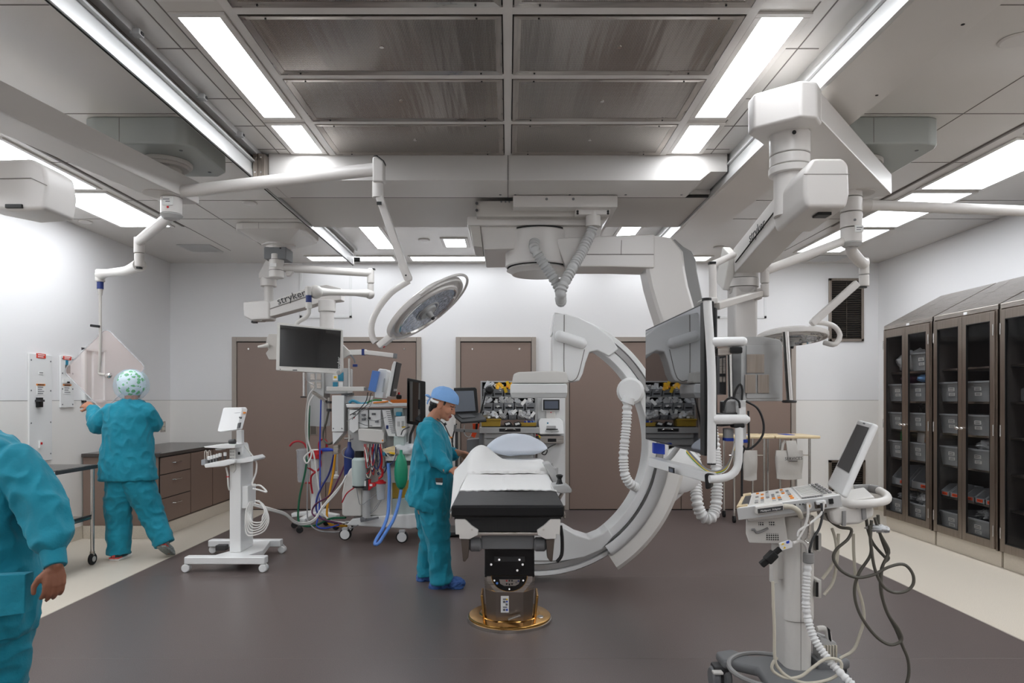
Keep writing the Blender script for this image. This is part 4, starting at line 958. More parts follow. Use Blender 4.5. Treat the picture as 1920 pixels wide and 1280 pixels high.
# suspension of the monitor
hbx = V((2.40, 4.82, 0)); s_ = U(1337, 490, 4.3)
e = U(1432, 512, 4.6)
b = MB('boom_white').tube([V((2.36, 4.8, U(0, 452, 4.8).z)), U(1434, 508, 4.55)], L(8.5, 4.6), 16, smooth=False); b.build('extension_arm', r)
b = MB('boom_white').cyl(U(1434, 500, 4.55), U(1434, 531, 4.55), L(8, 4.55), n=18, bev=.005).cyl(U(1434, 532, 4.55), U(1434, 556, 4.55), L(7.5, 4.55), n=18, bev=.005).m('boom_shade').pp([(1418, 541), (1430, 539), (1430, 560), (1418, 561)], 4.54, .06, .008).m('boom_white'); b.build('elbow', r)
b = MB('boom_shade').bar(U(1425, 550, 4.55), U(1342, 574, 3.62), 0.045, 0.04, bev=.008); b.build('spring_arm', r)
text('BERCHTOLD', 0.02, 'print_dark', U(1360, 568.4, 3.75) + V((-.02, -.01, .004)), U(1425, 550, 4.55) - U(1342, 574, 3.62), (0, 0, 1), r)
b = MB('boom_white').tube([U(1336, 497, 3.62), U(1337, 560, 3.62)], L(7, 3.62), 16, smooth=False).pp([(1327, 557), (1348, 557), (1347, 569), (1322, 571), (1314, 562)], 3.58, .09, .01); b.tube([U(1336, 496, 3.62), U(1375, 478, 4.1)], L(6.5, 3.7), 14, smooth=False).m('black').box(U(1335, 493, 3.62), (.035, .03, .01)); b.build('drop_tube', r)
# ================================================================ operating table
mat('pedestal_steel', '#857b73', 0.3, 1.0)

r = thing('operating_table', 'black padded operating table on steel pedestal with round brass floor plate', 'operating table', (0.01, 4.65, 0))
hw = 0.283; zp = 0.97; yf, yb = 3.41, 6.15
pad = MB('black_vinyl').bx(-hw + .0, hw, yf, yb, zp - .062, zp, .014, 3).build('table_pad', r)
b = MB('black').bx(-hw + .015, hw - .015, yf + .02, yb, zp - .075, zp - .062)
b.m('black_mesh').prism([U(867, 971, 3.44), U(1036, 971, 3.44), U(1034, 975, 3.44), U(1008, 997, 3.44), U(897, 997, 3.44), U(869, 975, 3.44)], (0, .04, 0), .004); b.build('tray_front', r)
b = MB('white_plastic')
for s in (1, -1):
    f = lambda x: x if s > 0 else 2 * 952 - x
    MB('white_plastic').prism([U(f(853), 973, 3.42), U(f(872), 973, 3.42), U(f(884), 985, 3.42), U(f(897), 994, 3.42), U(f(896), 1003, 3.42), U(f(880), 1011, 3.42), U(f(861), 1010, 3.42), U(f(861), 1002, 3.42), U(f(854), 1002, 3.42)], (0, .06, 0), .004).m('steel').cyl(U(f(885), 993, 3.42), U(f(885), 993, 3.415), .005, n=8).build('corner_bracket', r)
    MB('steel_dark').pp([(f(864), 1010), (f(880), 1012), (f(878), 1045), (f(872), 1053), (f(868), 1052)] if s > 0 else [(f(880), 1012), (f(864), 1010), (f(868), 1052), (f(872), 1053), (f(878), 1045)], 3.45, .05, .003).build('side_post', r)
    MB('grey_mid').cyl(U(f(880), 1020, 3.5), U(f(903), 1020, 3.5), 0.036, n=24, bev=.01).build('drive_motor', r)
MB('steel').bx(-hw * .7, hw * .7, 3.44, 3.48, U(0, 1004, 3.44).z, U(0, 998, 3.44).z, .003).build('cross_bar', r)
MB('grey_mid').bx(-.135, .135, 3.48, 4.6, U(0, 1030, 3.48).z, U(0, 1006, 3.48).z + .02, .01).build('motor_housing', r)
MB('steel').bx(-hw - .022, -hw - .012, 3.6, 5.9, .87, .9, .003).bx(hw + .012, hw + .022, 3.6, 5.9, .87, .9, .003).bx(-hw - .012, hw + .012, 3.7, 3.73, .875, .895).bx(-hw - .012, hw + .012, 5.6, 5.63, .875, .895).build('side_rails', r)
MB('black').tube([U(1051, 985, 3.47), U(1054, 1010, 3.47), U(1053, 1040, 3.47), U(1044, 1053, 3.47)], .009, 8).build('cable', r)
# column
yc = 4.65; xc = .012
b = MB('black_gloss').bx(xc - .162, xc + .162, yc - .2, yc + .2, U(0, 1082, 4.45).z, .80, .004)
b.m('charcoal').bx(xc - .1, xc + .1, yc - .206, yc - .2, U(0, 1052, 4.45).z, U(0, 1043, 4.45).z)
b.m('chrome')
for (x, y) in [(936, 1049), (974, 1049), (921, 1058), (980, 1058), (970, 1069)]: b.cyl(U(x, y, 4.45), U(x, y, 4.44), .0075, n=10)
b.build('column_cover', r)
zt, zm, zl = U(0, 1080, 4.45).z, U(0, 1110, 4.45).z, .05
def octo(w, d, z, c=.3): 
    x, y = w, d; k = c * w
    return [V((xc - x, yc - y + k, z)), V((xc - x + k, yc - y, z)), V((xc + x - k, yc - y, z)), V((xc + x, yc - y + k, z)), V((xc + x, yc + y - k, z)), V((xc + x - k, yc + y, z)), V((xc - x + k, yc + y, z)), V((xc - x, yc + y - k, z))]
MB('steel').rings([octo(.165, .20, zt, .1), octo(.165, .20, zt - .03, .1), octo(.163, .2, zm, .45)]).build('column_collar', r)
MB('pedestal_steel').rings([octo(.163, .2, zm, .45), octo(.150, .19, zl, .4)]).build('pedestal', r)
cx_ = U(955, 1080, 4.448)
half = [U(955 + 33 * math.cos(t), 1079 + 29 * math.sin(t) * 1.0, 4.445) for t in [PI * k / 16 for k in range(17)]]
MB('brass').prism([cx_ + (p - cx_) * 1.04 for p in half], (0, .004, 0)).m('black_gloss').prism([p + V((0, -.003, 0)) for p in half], (0, .004, 0)).build('control_surround', r)
b = MB('steel').prism([U(936, 1086, 4.438), U(975, 1086, 4.438), U(973, 1094, 4.438), U(966, 1098, 4.438), U(945, 1098, 4.438), U(938, 1094, 4.438)], (0, .003, 0))
for (x, y, m) in [(950, 1088.5, 'red'), (955, 1088.5, 'black'), (960, 1088.5, 'black'), (950, 1094.5, 'black'), (955, 1095.5, 'black'), (960, 1094.5, 'black'), (972, 1089, 'navy'), (968, 1092, 'grey_mid')]: b.m(m).cyl(U(x, y, 4.436), U(x, y, 4.43), .006, n=8)
b.m('chrome')
for (x, y) in [(927, 1088), (981, 1088), (955, 1104)]: b.cyl(U(x, y, 4.44), U(x, y, 4.434), .006, n=8)
b.m('hose_blue').cyl(U(932, 1093, 4.44), U(932, 1093, 4.434), .008, n=8)
b.build('control_buttons', r)
b = MB('label_white').pp([(939, 1117), (954, 1117), (954, 1148), (939, 1148)], 4.445, .003)
b.m('print_grey')
for (x0, x1, y0, y1) in [(943, 950, 1122, 1124), (943, 948, 1126, 1130), (948, 952, 1131, 1135), (943, 951, 1137, 1139), (943, 948, 1141, 1145)]: b.pp([(x0, y0), (x1, y0), (x1, y1), (x0, y1)], 4.443, .002)
b.m('blue').pp([(949, 1126), (952, 1126), (952, 1129), (949, 1129)], 4.442, .002).pp([(949, 1141), (952, 1141), (952, 1145), (949, 1145)], 4.442, .002).m('yellow').pp([(949, 1122), (952, 1122), (952, 1125), (949, 1125)], 4.442, .002); b.build('instruction_label', r)
o = V((xc, yc, 0))
q = MB('brass').lathe([(.05, .06), (.18, .06), (.2, .05), (.205, .045), (.272, .04), (.28, .034), (.28, .02)], o, n=56).build('floor_flange', r)
MB('steel').lathe([(.282, .0), (.286, .0), (.286, .02), (.279, .024)], o, n=56).build('flange_rim', q)
b = MB('brass')
for s in (-1, 1): b.box((xc + s * .178, yc - .02, .12), (.016, .18, .15), Matrix.Rotation(s * .1, 3, 'Y'), .004)
b.build('locking_lugs', q)
b = MB('steel').bar((xc - .01, yc - .235, .075), (xc + .07, yc - .225, .1), .03, .012, bev=.003).m('steel').cyl((xc + .2, yc - .08, .042), (xc + .2, yc - .08, .048), .03, .026, 8); b.build('release_lever', q)
# accessory tray with joystick
b = MB('grey_light').prism([U(1036, 910, 3.95), U(1060, 908, 3.95), U(1073, 917, 3.95), U(1072, 924, 3.95), U(1052, 925, 3.95), U(1040, 922, 3.95)], (0, .16, 0), .008).m('steel').cyl((.292, 4.0, .9), (.32, 4.0, .95), .01, n=8); q = b.build('control_tray', r)
MB('black').lathe([(.022, 0), (.016, .012), (.012, .03), (.02, .045), (.022, .05), (.012, .056)], U(1049, 907, 4.0), n=18).build('joystick', q)
b = MB('grey_light').prism([U(1018, 870, 4.7), U(1032, 868, 4.7), U(1044, 885, 4.7), U(1045, 905, 4.7), U(1036, 905, 4.7), U(1030, 890, 4.7)], (0, .2, 0), .012).cyl(U(1037, 875, 4.75), U(1037, 890, 4.75), .035, n=18, bev=.006).cyl(U(1036, 868, 4.75), U(1036, 880, 4.75), .008, n=8); b.build('rail_clamp', r)

# pad edge drape: the sheet lying on the table
def sheet(name, x0, x1, y0, y1, zf, nx, ny, th, lab, seed):
    random.seed(seed); vs = []; fs = []
    for j in range(ny + 1):
        for i in range(nx + 1):
            u, v = i / nx, j / ny; x = x0 + (x1 - x0) * u; y = y0 + (y1 - y0) * v
            if j == 0: y += .012 * math.sin(i * 1.7 + seed) 
            vs.append(V((x, y, zf(x, y, u, v))))
    n = len(vs); vs += [p - V((0, 0, th)) for p in vs]; W = nx + 1
    for j in range(ny):
        for i in range(nx):
            a = j * W + i; fs.append((a, a + 1, a + W + 1, a + W)); fs.append((n + a + W, n + a + W + 1, n + a + 1, n + a))
    edge = [i for i in range(W)] + [j * W + nx for j in range(1, ny + 1)] + [ny * W + i for i in range(nx - 1, -1, -1)] + [j * W for j in range(ny - 1, 0, -1)]
    for a, b_ in zip(edge, edge[1:] + edge[:1]): fs.append((a, n + a, n + b_, b_))
    return MB('sheet').raw(vs, fs).build(name, None, lab, 'sheet', angle=80)
def zsheet(x, y, u, v):
    e = max(0, abs(x) - hw + .004); base = zp + .008 - e * 2.4
    return base + .002 * math.sin(9 * x + 5 * y) + .0025 * noise.noise(V((x * 6, y * 4, 0))) + (.004 if abs(x + .002) < .006 else 0)
sheet('table_sheet', -hw - .025, hw + .012, 3.93, 6.0, zsheet, 40, 60, .006, 'white draw sheet spread flat over the black table pad', 2)
def zfold(x, y, u, v):
    e = max(0, abs(x) - hw + .004)
    h = zp + .03 - e * 1.8 + .012 * noise.noise(V((x * 5, y * 5, 3))) + .02 * math.sin(PI * min(1, v * 1.2))
    e2 = max(0, -x - hw + .004); h += e2 * 1.75; g = max(0, 1 - abs(v - .45) / .45); g = g * g * (3 - 2 * g)
    lift = math.exp(-((x + .2) / .13) ** 2) * g; return h + .13 * lift - e2 * (1 - g) * 2.2 - e2 * g * .5
sheet('folded_sheet', -hw - .12, hw + .035, 4.75, 5.75, zfold, 36, 36, .02, 'crumpled white sheet lifted at the left by the standing nurse', 5)
# pillow
def pillow(c, a, bb, h, lab):
    vs = []; fs = []; nu, nv = 36, 18
    def se(t, p): return math.copysign(abs(t) ** p, t)
    b = MB('pillow')
    rs = []
    for j in range(1, nv):
        t = PI * j / nv; r_ = math.sin(t) ** .75; z = math.cos(t)
        ring = []
        for i in range(nu):
            s = 2 * PI * i / nu; x = se(math.cos(s), .62) * a * r_; y = se(math.sin(s), .62) * bb * r_
            k = 1 - .55 * (abs(x) / a) ** 2.5 * (1) - .2 * (abs(y) / bb) ** 3
            zz = z * h * max(.15, k) * (1 if z > 0 else .45)
            zz += .012 * noise.noise(V((x * 9, y * 9, z))) 
            ring.append(V(c) + V((x, y, zz + .10 * max(0, y / bb) * 0 )))
        rs.append(ring)
    b.rings(rs); return b.build('pillow', None, lab, 'pillow', angle=80)
pillow((.075, 5.86, zp + .105), .265, .2, .13, 'plump white pillow at the head end of the operating table')
# ================================================================ glass fronted steel cabinets, right wall
XC = 4.37
def steel_cabinet(y0, y1, lab, nm=''):
    r = thing('supply_cabinet', lab, 'cabinet', (XC + .3, (y0 + y1) / 2, 0))
    zb, zt, zr = .145, 2.30, 2.70; x1 = XR - .005
    b = MB('steel_warm').bx(XC + .02, x1, y0, y0 + .02, zb, zt).bx(XC + .02, x1, y1 - .02, y1, zb, zt).bx(XC + .02, x1, y0, y1, zb, zb + .03).bx(XC + .02, x1, y0, y1, zt - .03, zt); b.build('carcass', r)
    MB('cab_dark').bx(x1 - .02, x1, y0, y1, zb, zt).bx(XC + .03, x1 - .02, y0 + .02, y0 + .024, zb + .03, zt - .03).bx(XC + .03, x1 - .02, y1 - .024, y1 - .02, zb + .03, zt - .03).build('back_panel', r)
    b = MB('steel').prism([(XC, y0, zt), (x1, y0, zt), (x1, y0, zr), (XC + .0, y0, zt + .045)], (0, y1 - y0, 0), .003)
    b.m('label_white').bx(XC - .003, XC, (y0 + y1) / 2 - .05, (y0 + y1) / 2 + .0, zt + .005, zt + .03); b.build('sloped_top', r)
    MB('steel').prism([(XC - .002, (y0 + y1) / 2, zt + .046), (XC - .002, (y0 + y1) / 2 + .004, zt + .046), (x1, (y0 + y1) / 2 + .25, zr + .002), (x1, (y0 + y1) / 2 + .246, zr + .002)], (0, 0, .001)).build('top_seam', r)
    for z in (.52, .836, 1.158, 1.476, 1.805):
        MB('steel').bx(XC + .07, x1 - .02, y0 + .025, y1 - .025, z - .02, z, .002).build('shelf', r)
    MB('floor_beige').bx(XC + .03, x1, y0, y1, 0.0, zb - .002).build('plinth', r)
    m = (y0 + y1) / 2; sw = .055
    b = MB('steel_warm').bx(XC - .004, XC + .02, y0, y0 + .022, zb, zt).bx(XC - .004, XC + .02, y1 - .022, y1, zb, zt); b.build('face_frame', r)
    for k, (a, c) in enumerate([(y0 + .024, m - .002), (m + .002, y1 - .024)]):
        b = MB('steel_warm'); lo, hi = zb + .012, zt - .012; t0, t1 = XC - .018, XC + .004
        b.bx(t0, t1, a, a + sw, lo, hi, .003).bx(t0, t1, c - sw, c, lo, hi, .003).bx(t0, t1, a + sw, c - sw, lo, lo + .075, .003).bx(t0, t1, a + sw, c - sw, hi - .085, hi, .003)
        d = b.build('door', r)
        MB('pane').bx(XC - .008, XC - .004, a + sw, c - sw, lo + .075, hi - .085).build('glass_pane', d)
        b = MB('black'); g = .006
        b.bx(XC - .0185, XC - .004, a + sw - .001, a + sw + g, lo + .075, hi - .085).bx(XC - .0185, XC - .004, c - sw - g, c - sw + .001, lo + .075, hi - .085).bx(XC - .0185, XC - .004, a + sw, c - sw, lo + .072, lo + .08).bx(XC - .0185, XC - .004, a + sw, c - sw, hi - .09, hi - .083); b.build('gasket', d)
        hy = a + .006 if k == 0 else c - .006
        for z in (.32, 1.22, 2.12): MB('chrome').cyl((XC - .022, hy, z - .05), (XC - .022, hy, z + .05), .007, n=10).build('hinge', d)
        ky = c - .03 if k == 0 else a + .03
        MB('chrome').cyl((XC - .018, ky, 1.22), (XC - .045, ky, 1.22), .008, n=10).ball((XC - .05, ky, 1.22), (.012, .03, .014), 8).build('knob', d)
    return r
steel_cabinet(7.03, 7.93, 'stainless glass-door cabinet farthest back by the corner, with plastic bag on top shelf')
steel_cabinet(6.085, 7.0, 'stainless glass-door cabinet in the middle of the row, with labelled grey bins')
steel_cabinet(5.13, 6.055, 'stainless glass-door cabinet cut by the right photo edge, nearly empty')
# bins
def bin_proto(nm, w, d, h, m, stickers, lab):
    r = thing(nm, lab, 'bin', (0, 0, 0))
    b = MB(m); t = .006; k = .02
    o = [V((0 + k, -w / 2 + k, 0)), V((d - k, -w / 2 + k, 0)), V((d - k, w / 2 - k, 0)), V((0 + k, w / 2 - k, 0))]
    u = [V((0, -w / 2, h)), V((d, -w / 2, h)), V((d, w / 2, h)), V((0, w / 2, h))]
    u2 = [V((t, -w / 2 + t, h)), V((d - t, -w / 2 + t, h)), V((d - t, w / 2 - t, h)), V((t, w / 2 - t, h))]
    o2 = [V((k + t, -w / 2 + k + t, t)), V((d - k - t, -w / 2 + k + t, t)), V((d - k - t, w / 2 - k - t, t)), V((k + t, w / 2 - k - t, t))]
    b.rings([o, u, u2, o2])
    b.build('bin_shell', r)
    MB(m).bx(-.012, .006, -w / 2 - .01, w / 2 + .01, h - .015, h + .003, .003).build('rim', r)
    if stickers:
        b = MB('label_white')
        for (y, z, sw, sh) in stickers:
            b.m('label_white').box((k * (1 - z / h) - .002, y, z), (.004, sw, sh)).m('print_dark')
            for i in range(2): b.box((k * (1 - z / h) - .0045, y, z + sh * (.2 - .4 * i)), (.001, sw * .75, sh * .14))
        b.build('paper_label', r)
    return r
def scoop_proto(lab):
    r = thing('scoop_bin', lab, 'bin', (0, 0, 0)); w, d, h = .13, .24, .12
    b = MB('bin_clear').prism([(0, -w / 2, 0), (d, -w / 2, 0), (d, -w / 2, h), (.09, -w / 2, h), (0, -w / 2, .05)], (0, .005, 0)).prism([(0, w / 2 - .005, 0), (d, w / 2 - .005, 0), (d, w / 2 - .005, h), (.09, w / 2 - .005, h), (0, w / 2 - .005, .05)], (0, .005, 0)).bx(0, d, -w / 2, w / 2, 0, .005).bx(0, .005, -w / 2, w / 2, 0, .05).bx(d - .005, d, -w / 2, w / 2, 0, h); b.build('bin_shell', r)
    MB('orange_bright').box((-.002, 0, .028), (.004, .075, .026)).m('print_dark').box((-.0045, 0, .028), (.001, .05, .006)).build('paper_label', r)
    return r
S2 = [(.0, .12, .09, .035), (.0, .07, .09, .03)]
S3 = [(-.02, .115, .085, .04), (-.02, .06, .08, .028)]
A0, B0 = 7.48, 6.545
big = bin_proto('storage_bin', .36, .40, .19, 'bin_grey', S2, 'x')
spots = [(6.80, 1.476, 'grey bin with two paper labels on third shelf of middle cabinet, left door'), (6.42, 1.476, 'grey bin with two paper labels on third shelf of middle cabinet, right door'),
         (6.80, 1.158, 'grey labelled bin at door-knob height in middle cabinet, left door'), (6.42, 1.158, 'grey labelled bin at door-knob height in middle cabinet, right door'),
         (6.80, .836, 'grey labelled bin below the knobs in middle cabinet, left door'), (6.42, .836, 'grey bin heaped with white packets below the knobs in middle cabinet, right door'),
         (6.80, .178, 'grey bin on the floor of middle cabinet, left door'), (6.42, .178, 'grey bin with loose packets on the floor of middle cabinet, right door'),
         (7.74, 1.476, 'grey labelled bin under the purple cloth in far cabinet, left door'), (7.355, 1.476, 'grey labelled bin with blue cloth in far cabinet, right door'),
         (7.74, 1.158, 'grey labelled bin at knob height in far cabinet, left door'), (7.355, 1.158, 'grey labelled bin holding black packets in far cabinet, right door'),
         (7.74, .836, 'grey bin with three labels under the green folder in far cabinet'), (7.355, .836, 'grey bin with three labels under the coloured folders in far cabinet'),
         (7.74, .178, 'grey bin of packets on the floor of far cabinet, left door'), (7.355, .178, 'grey bin of clear packets on the floor of far cabinet, right door'),
         (7.30, 1.805, 'pale grey bin on the top shelf of far cabinet, right door')]
for i, (y, z, lab) in enumerate(spots):
    if i == 0: big.location = (4.415, y, z + .001); big['label'] = lab; big['group'] = 'grey storage bins in the glass cabinets'
    else: dup(big, (4.415, y, z + .001), lab, 'grey storage bins in the glass cabinets')
sc = scoop_proto('x'); k = 0
for (y, lab) in [(6.90, 'left of two in left door'), (6.75, 'right of two in left door'), (6.53, 'left of three in right door'), (6.39, 'middle of three in right door'), (6.25, 'right of three in right door')]:
    lab = 'small scoop bin, orange label, in middle cabinet, ' + lab
    if k == 0: sc.location = (4.42, y, .521); sc['label'] = lab; sc['group'] = 'small scoop bins with orange labels'
    else: dup(sc, (4.42, y, .521), lab, 'small scoop bins with orange labels')
    k += 1
def big_scoop(y, lab):
    r = thing('scoop_bin', lab, 'bin', (4.45, y, .521)); w, d, h = .33, .32, .22; x = 4.45; z = .521
    b = MB('bin_clear').prism([(x, y - w / 2, z), (x + d, y - w / 2, z), (x + d, y - w / 2, z + h), (x + .12, y - w / 2, z + h), (x, y - w / 2, z + .08)], (0, .006, 0)).prism([(x, y + w / 2 - .006, z), (x + d, y + w / 2 - .006, z), (x + d, y + w / 2 - .006, z + h), (x + .12, y + w / 2 - .006, z + h), (x, y + w / 2 - .006, z + .08)], (0, .006, 0)).bx(x, x + d, y - w / 2, y + w / 2, z, z + .006).bx(x, x + .006, y - w / 2, y + w / 2, z, z + .08).bx(x + d - .006, x + d, y - w / 2, y + w / 2, z, z + h); b.build('bin_shell', r)
    MB('orange_bright').box((x - .002, y - .05, z + .045), (.004, .09, .03)).m('print_dark').box((x - .0045, y - .05, z + .045), (.001, .06, .007)).build('paper_label', r)
big_scoop(7.74, 'large scoop bin with orange label in far cabinet, left door')
big_scoop(7.355, 'large scoop bin with orange label in far cabinet, right door')
def lump(nm, m, c, r_, lab, cat, amp=.25, fr=9, n=12, angle=80):
    b = MB(m).ball((0, 0, 0), 1.0, n); rx, ry, rz = r_
    b.v = [V(c) + V((p.x * rx, p.y * ry, p.z * rz)) * (1 + amp * noise.noise(p * fr * .35 + V(c) * 3) + amp * .5 * noise.noise(p * fr)) for p in b.v]
    return b.build(nm, None, lab, cat, angle=angle)
lump('plastic_bag', 'plastic_bag', (4.56, 7.74, 1.92), (.11, .17, .11), 'stuffed clear plastic bag on the top shelf of far cabinet, left door', 'bag', .25)
lump('plastic_bag', 'plastic_bag', (4.55, 7.53, 1.92), (.11, .13, .12), 'clear plastic bag beside the pale bin on the top shelf of far cabinet', 'bag', .3)
lump('folded_cloth', 'cable_purple', (4.57, 7.74, 1.725), (.09, .12, .05), 'purple cloth lying on a grey bin in far cabinet', 'cloth', .2)
lump('folded_cloth', 'cap_blue', (4.57, 7.37, 1.725), (.12, .14, .05), 'pale blue cloth heaped on a grey bin in far cabinet', 'cloth', .25)
lump('packet_heap', 'black', (4.57, 7.37, 1.40), (.1, .12, .07), 'black packets standing up out of a grey bin in far cabinet', 'packets', .5, 14)
lump('packet_heap', 'plastic_bag', (4.58, 6.44, 1.06), (.12, .14, .06), 'white packets heaped out of a grey bin in middle cabinet', 'packets', .45, 14)
lump('packet_heap', 'bag_mix', (4.58, 7.37, .42), (.13, .15, .09), 'clear packets heaped on the floor bin of far cabinet, right door', 'packets', .5, 14)
lump('packet_heap', 'bag_mix', (4.58, 7.74, .40), (.12, .13, .05), 'flat packets on the floor bin of far cabinet, left door', 'packets', .5, 14)
lump('packet_heap', 'bag_mix', (4.6, 6.44, .41), (.13, .14, .05), 'grey packets on the floor bin of middle cabinet, right door', 'packets', .6, 16)
def folder(y, m, lab, h=.2): MB(m).box((4.5, y + .08, 1.028 + h / 2), (.02, .13, h), Matrix.Rotation(.12, 3, 'X'), .002).build('paper_folder', None, lab, 'folder')
folder(7.66, 'green', 'green folder on grey bin below knob height in far cabinet', .11); folder(7.34, 'label_white', 'white folder on grey bin in far cabinet', .11); folder(7.2, 'orange', 'orange folder on grey bin in far cabinet', .11)
# contents of the nearest cabinet
MB('grey_mid').bx(4.5, 4.85, 5.72, 6.0, 1.477, 1.60, .02).build('storage_case', None, 'dark case on a shelf of the cabinet at the right photo edge', 'case')

# ================================================================ wall equipment at left
def WL(px, py, out=0.0):
    x = XL + out; Y = x * F / (px - CX); return V((x, Y, EYE + (CY - py) / F * Y))
def wall_board(px0, px1, pyt, pyb, lab, th=.02):
    a, c = WL(px0, pyt, th), WL(px1, pyt, th); zb = WL(px0, pyb, th).z
    r = thing('electrical_board', lab, 'electrical panel', (XL + .01, (a.y + c.y) / 2, zb))
    MB('white_bright').bx(XL + .0005, XL + th, a.y, c.y, zb, a.z, .004).build('panel_plate', r)
    b = MB('grey_mid')
    for t in (.06, .36, .66, .94):
        for y in (a.y + .025, c.y - .025): b.cyl((XL + th, y, zb + (a.z - zb) * t), (XL + th + .003, y, zb + (a.z - zb) * t), .008, n=8)
    b.build('screws', r)
    return r, a, c, zb
def on_wall(r, m, px0, px1, py0, py1, nm, th=.024, lines=None):
    a, c = WL(px0, py0, th), WL(px1, py1, th)
    b = MB(m).bx(XL + .018, XL + th, a.y, c.y, c.z, a.z)
    if lines:
        b.m(lines[0])
        for i in range(lines[1]):
            z = a.z - (a.z - c.z) * (i + .7) / (lines[1] + .4); b.bx(XL + th, XL + th + .001, a.y + (c.y - a.y) * .12, c.y - (c.y - a.y) * (.15 + .12 * (i % 3)), z - .004, z + .004)
    return b.build(nm, r)
r, *_ = wall_board(55, 98, 662, 867, 'tall white electrical panel on left wall with red sign and black breaker')
on_wall(r, 'red_sign', 69, 86, 662, 672, 'warning_sign', .024, ('label_white', 2))
on_wall(r, 'label_white', 73, 82, 695, 702, 'rating_label', .024, ('print_grey', 1))
on_wall(r, 'label_white', 69, 85, 719, 740, 'instruction_label', .023, ('print_grey', 5)); on_wall(r, 'orange', 69, 85, 719, 723, 'caution_strip', .026, ('print_dark', 1))
q = on_wall(r, 'black', 73, 81, 745, 763, 'breaker_switch', .05); on_wall(r, 'charcoal', 76, 84, 749, 753, 'breaker_lever', .075)
on_wall(r, 'label_white', 75, 81, 826, 839, 'key_switch', .035); on_wall(r, 'red', 77, 80, 829, 833, 'switch_light', .04)
r, *_ = wall_board(114, 139, 666, 764, 'small white electrical panel on left wall behind the tinted shield')
on_wall(r, 'red_sign', 119, 134, 667, 675, 'warning_sign', .024, ('label_white', 2)); on_wall(r, 'teal_panel', 124, 128, 675, 690, 'indicator_strip', .026); on_wall(r, 'steel_dark', 124, 132, 684, 700, 'isolation_monitor', .03)
on_wall(r, 'label_white', 119, 135, 710, 718, 'socket_plate', .03); on_wall(r, 'black', 127, 131, 715, 718, 'socket', .036)
on_wall(r, 'label_white', 119, 134, 720, 738, 'instruction_label', .023, ('print_grey', 4)); on_wall(r, 'orange', 119, 134, 720, 723, 'caution_strip', .026, ('print_dark', 1))
a, c = WL(152, 651), WL(193, 755)
r = thing('wall_cabinet', 'white recessed box frame on left wall behind the tinted shield and rod', 'wall cabinet', (XL + .02, (a.y + c.y) / 2, c.z))
b = MB('white_bright'); w = .03; zt_, zb_ = a.z, WL(152, 755).z
b.bx(XL + .001, XL + .04, a.y, a.y + w, zb_, zt_, .003).bx(XL + .001, XL + .04, c.y - w, c.y, zb_, zt_, .003).bx(XL + .001, XL + .04, a.y, c.y, zt_ - w, zt_, .003).bx(XL + .001, XL + .04, a.y, c.y, zb_, zb_ + w, .003); b.build('box_frame', r)
my = a.y + (c.y - a.y) * .42
MB('grey_light').bx(XL + .001, XL + .012, a.y + w, my, zb_ + w, zt_ - w).build('recess_panel', r); MB('white_bright').bx(XL + .001, XL + .036, my, my + .03, zb_, zt_, .003).bx(XL + .001, XL + .02, my + .03, c.y - w, zb_ + w, zt_ - w).build('cover_plate', r)
for (px, m, lab) in [(288, 'red', 'steel outlet plate with red sockets on left wall above the counter'), (301, 'cable_cream', 'steel outlet plate with ivory socket on left wall beside the red one')]:
    a = WL(px, 790, .006); c = WL(px + 6, 810, .006)
    q = thing('outlet_plate', lab, 'outlet', (XL, a.y, c.z)); zc_ = WL(px, 810).z
    MB('steel').bx(XL + .0005, XL + .008, a.y, a.y + .13, zc_, a.z, .002).build('cover_plate', q)
    b = MB(m); h = (a.z - zc_); b.bx(XL + .007, XL + .014, a.y + .03, a.y + .1, zc_ + h * .56, zc_ + h * .84, .002).bx(XL + .007, XL + .014, a.y + .03, a.y + .1, zc_ + h * .16, zc_ + h * .44, .002).build('sockets', q)

# ================================================================ base cabinet run at left
XF = -3.756; Y0 = 7.34
r = thing('base_cabinet', 'brown base cabinet with three drawers along the left wall', 'cabinet', (-4.17, 8.3, .14))
MB('cab_brown').bx(XL + .02, XF, Y0, YB - .02, .14, .875, .003).build('carcass', r)
yy = [Y0 + .03, Y0 + .72]
for i, (z0, z1) in enumerate([(.66, .86), (.42, .65), (.155, .41)]):
    z0, z1 = [(.685, .865), (.425, .675), (.16, .415)][i]
    d = MB('cab_brown').bx(XF, XF + .018, Y0 + .02, Y0 + .70, z0, z1, .002).build('drawer', r)
    zc_ = z1 - .07; b = MB('chrome').tube([(XF + .016, Y0 + .28, zc_), (XF + .045, Y0 + .29, zc_), (XF + .045, Y0 + .43, zc_), (XF + .016, Y0 + .44, zc_)], .006, 8, smooth=False); b.build('drawer_pull', d)
MB('cab_brown').bx(XF, XF + .018, Y0 + .72, Y0 + 1.3, .16, .865, .002).build('cabinet_door', r); MB('cab_brown').bx(XF, XF + .018, Y0 + 1.32, YB - .03, .16, .865, .002).build('cabinet_door', r)
MB('dark_seam').bx(XF, XF + .008, Y0 + .01, YB - .03, .15, .875).build('drawer_gap', r)
MB('floor_beige').bx(XL + .02, XF + .0, Y0 + .0, YB - .02, .001, .138).build('plinth', r)
MB('counter_top').bx(XL + .015, XF + .03, Y0 - .025, YB - .015, .878, .915, .004).m('grey_mid').bx(XF - .06, XF - .01, Y0 + .02, Y0 + .09, .915, .925, .003).build('countertop', None, 'dark grey worktop on the brown cabinets in the left corner', 'countertop')

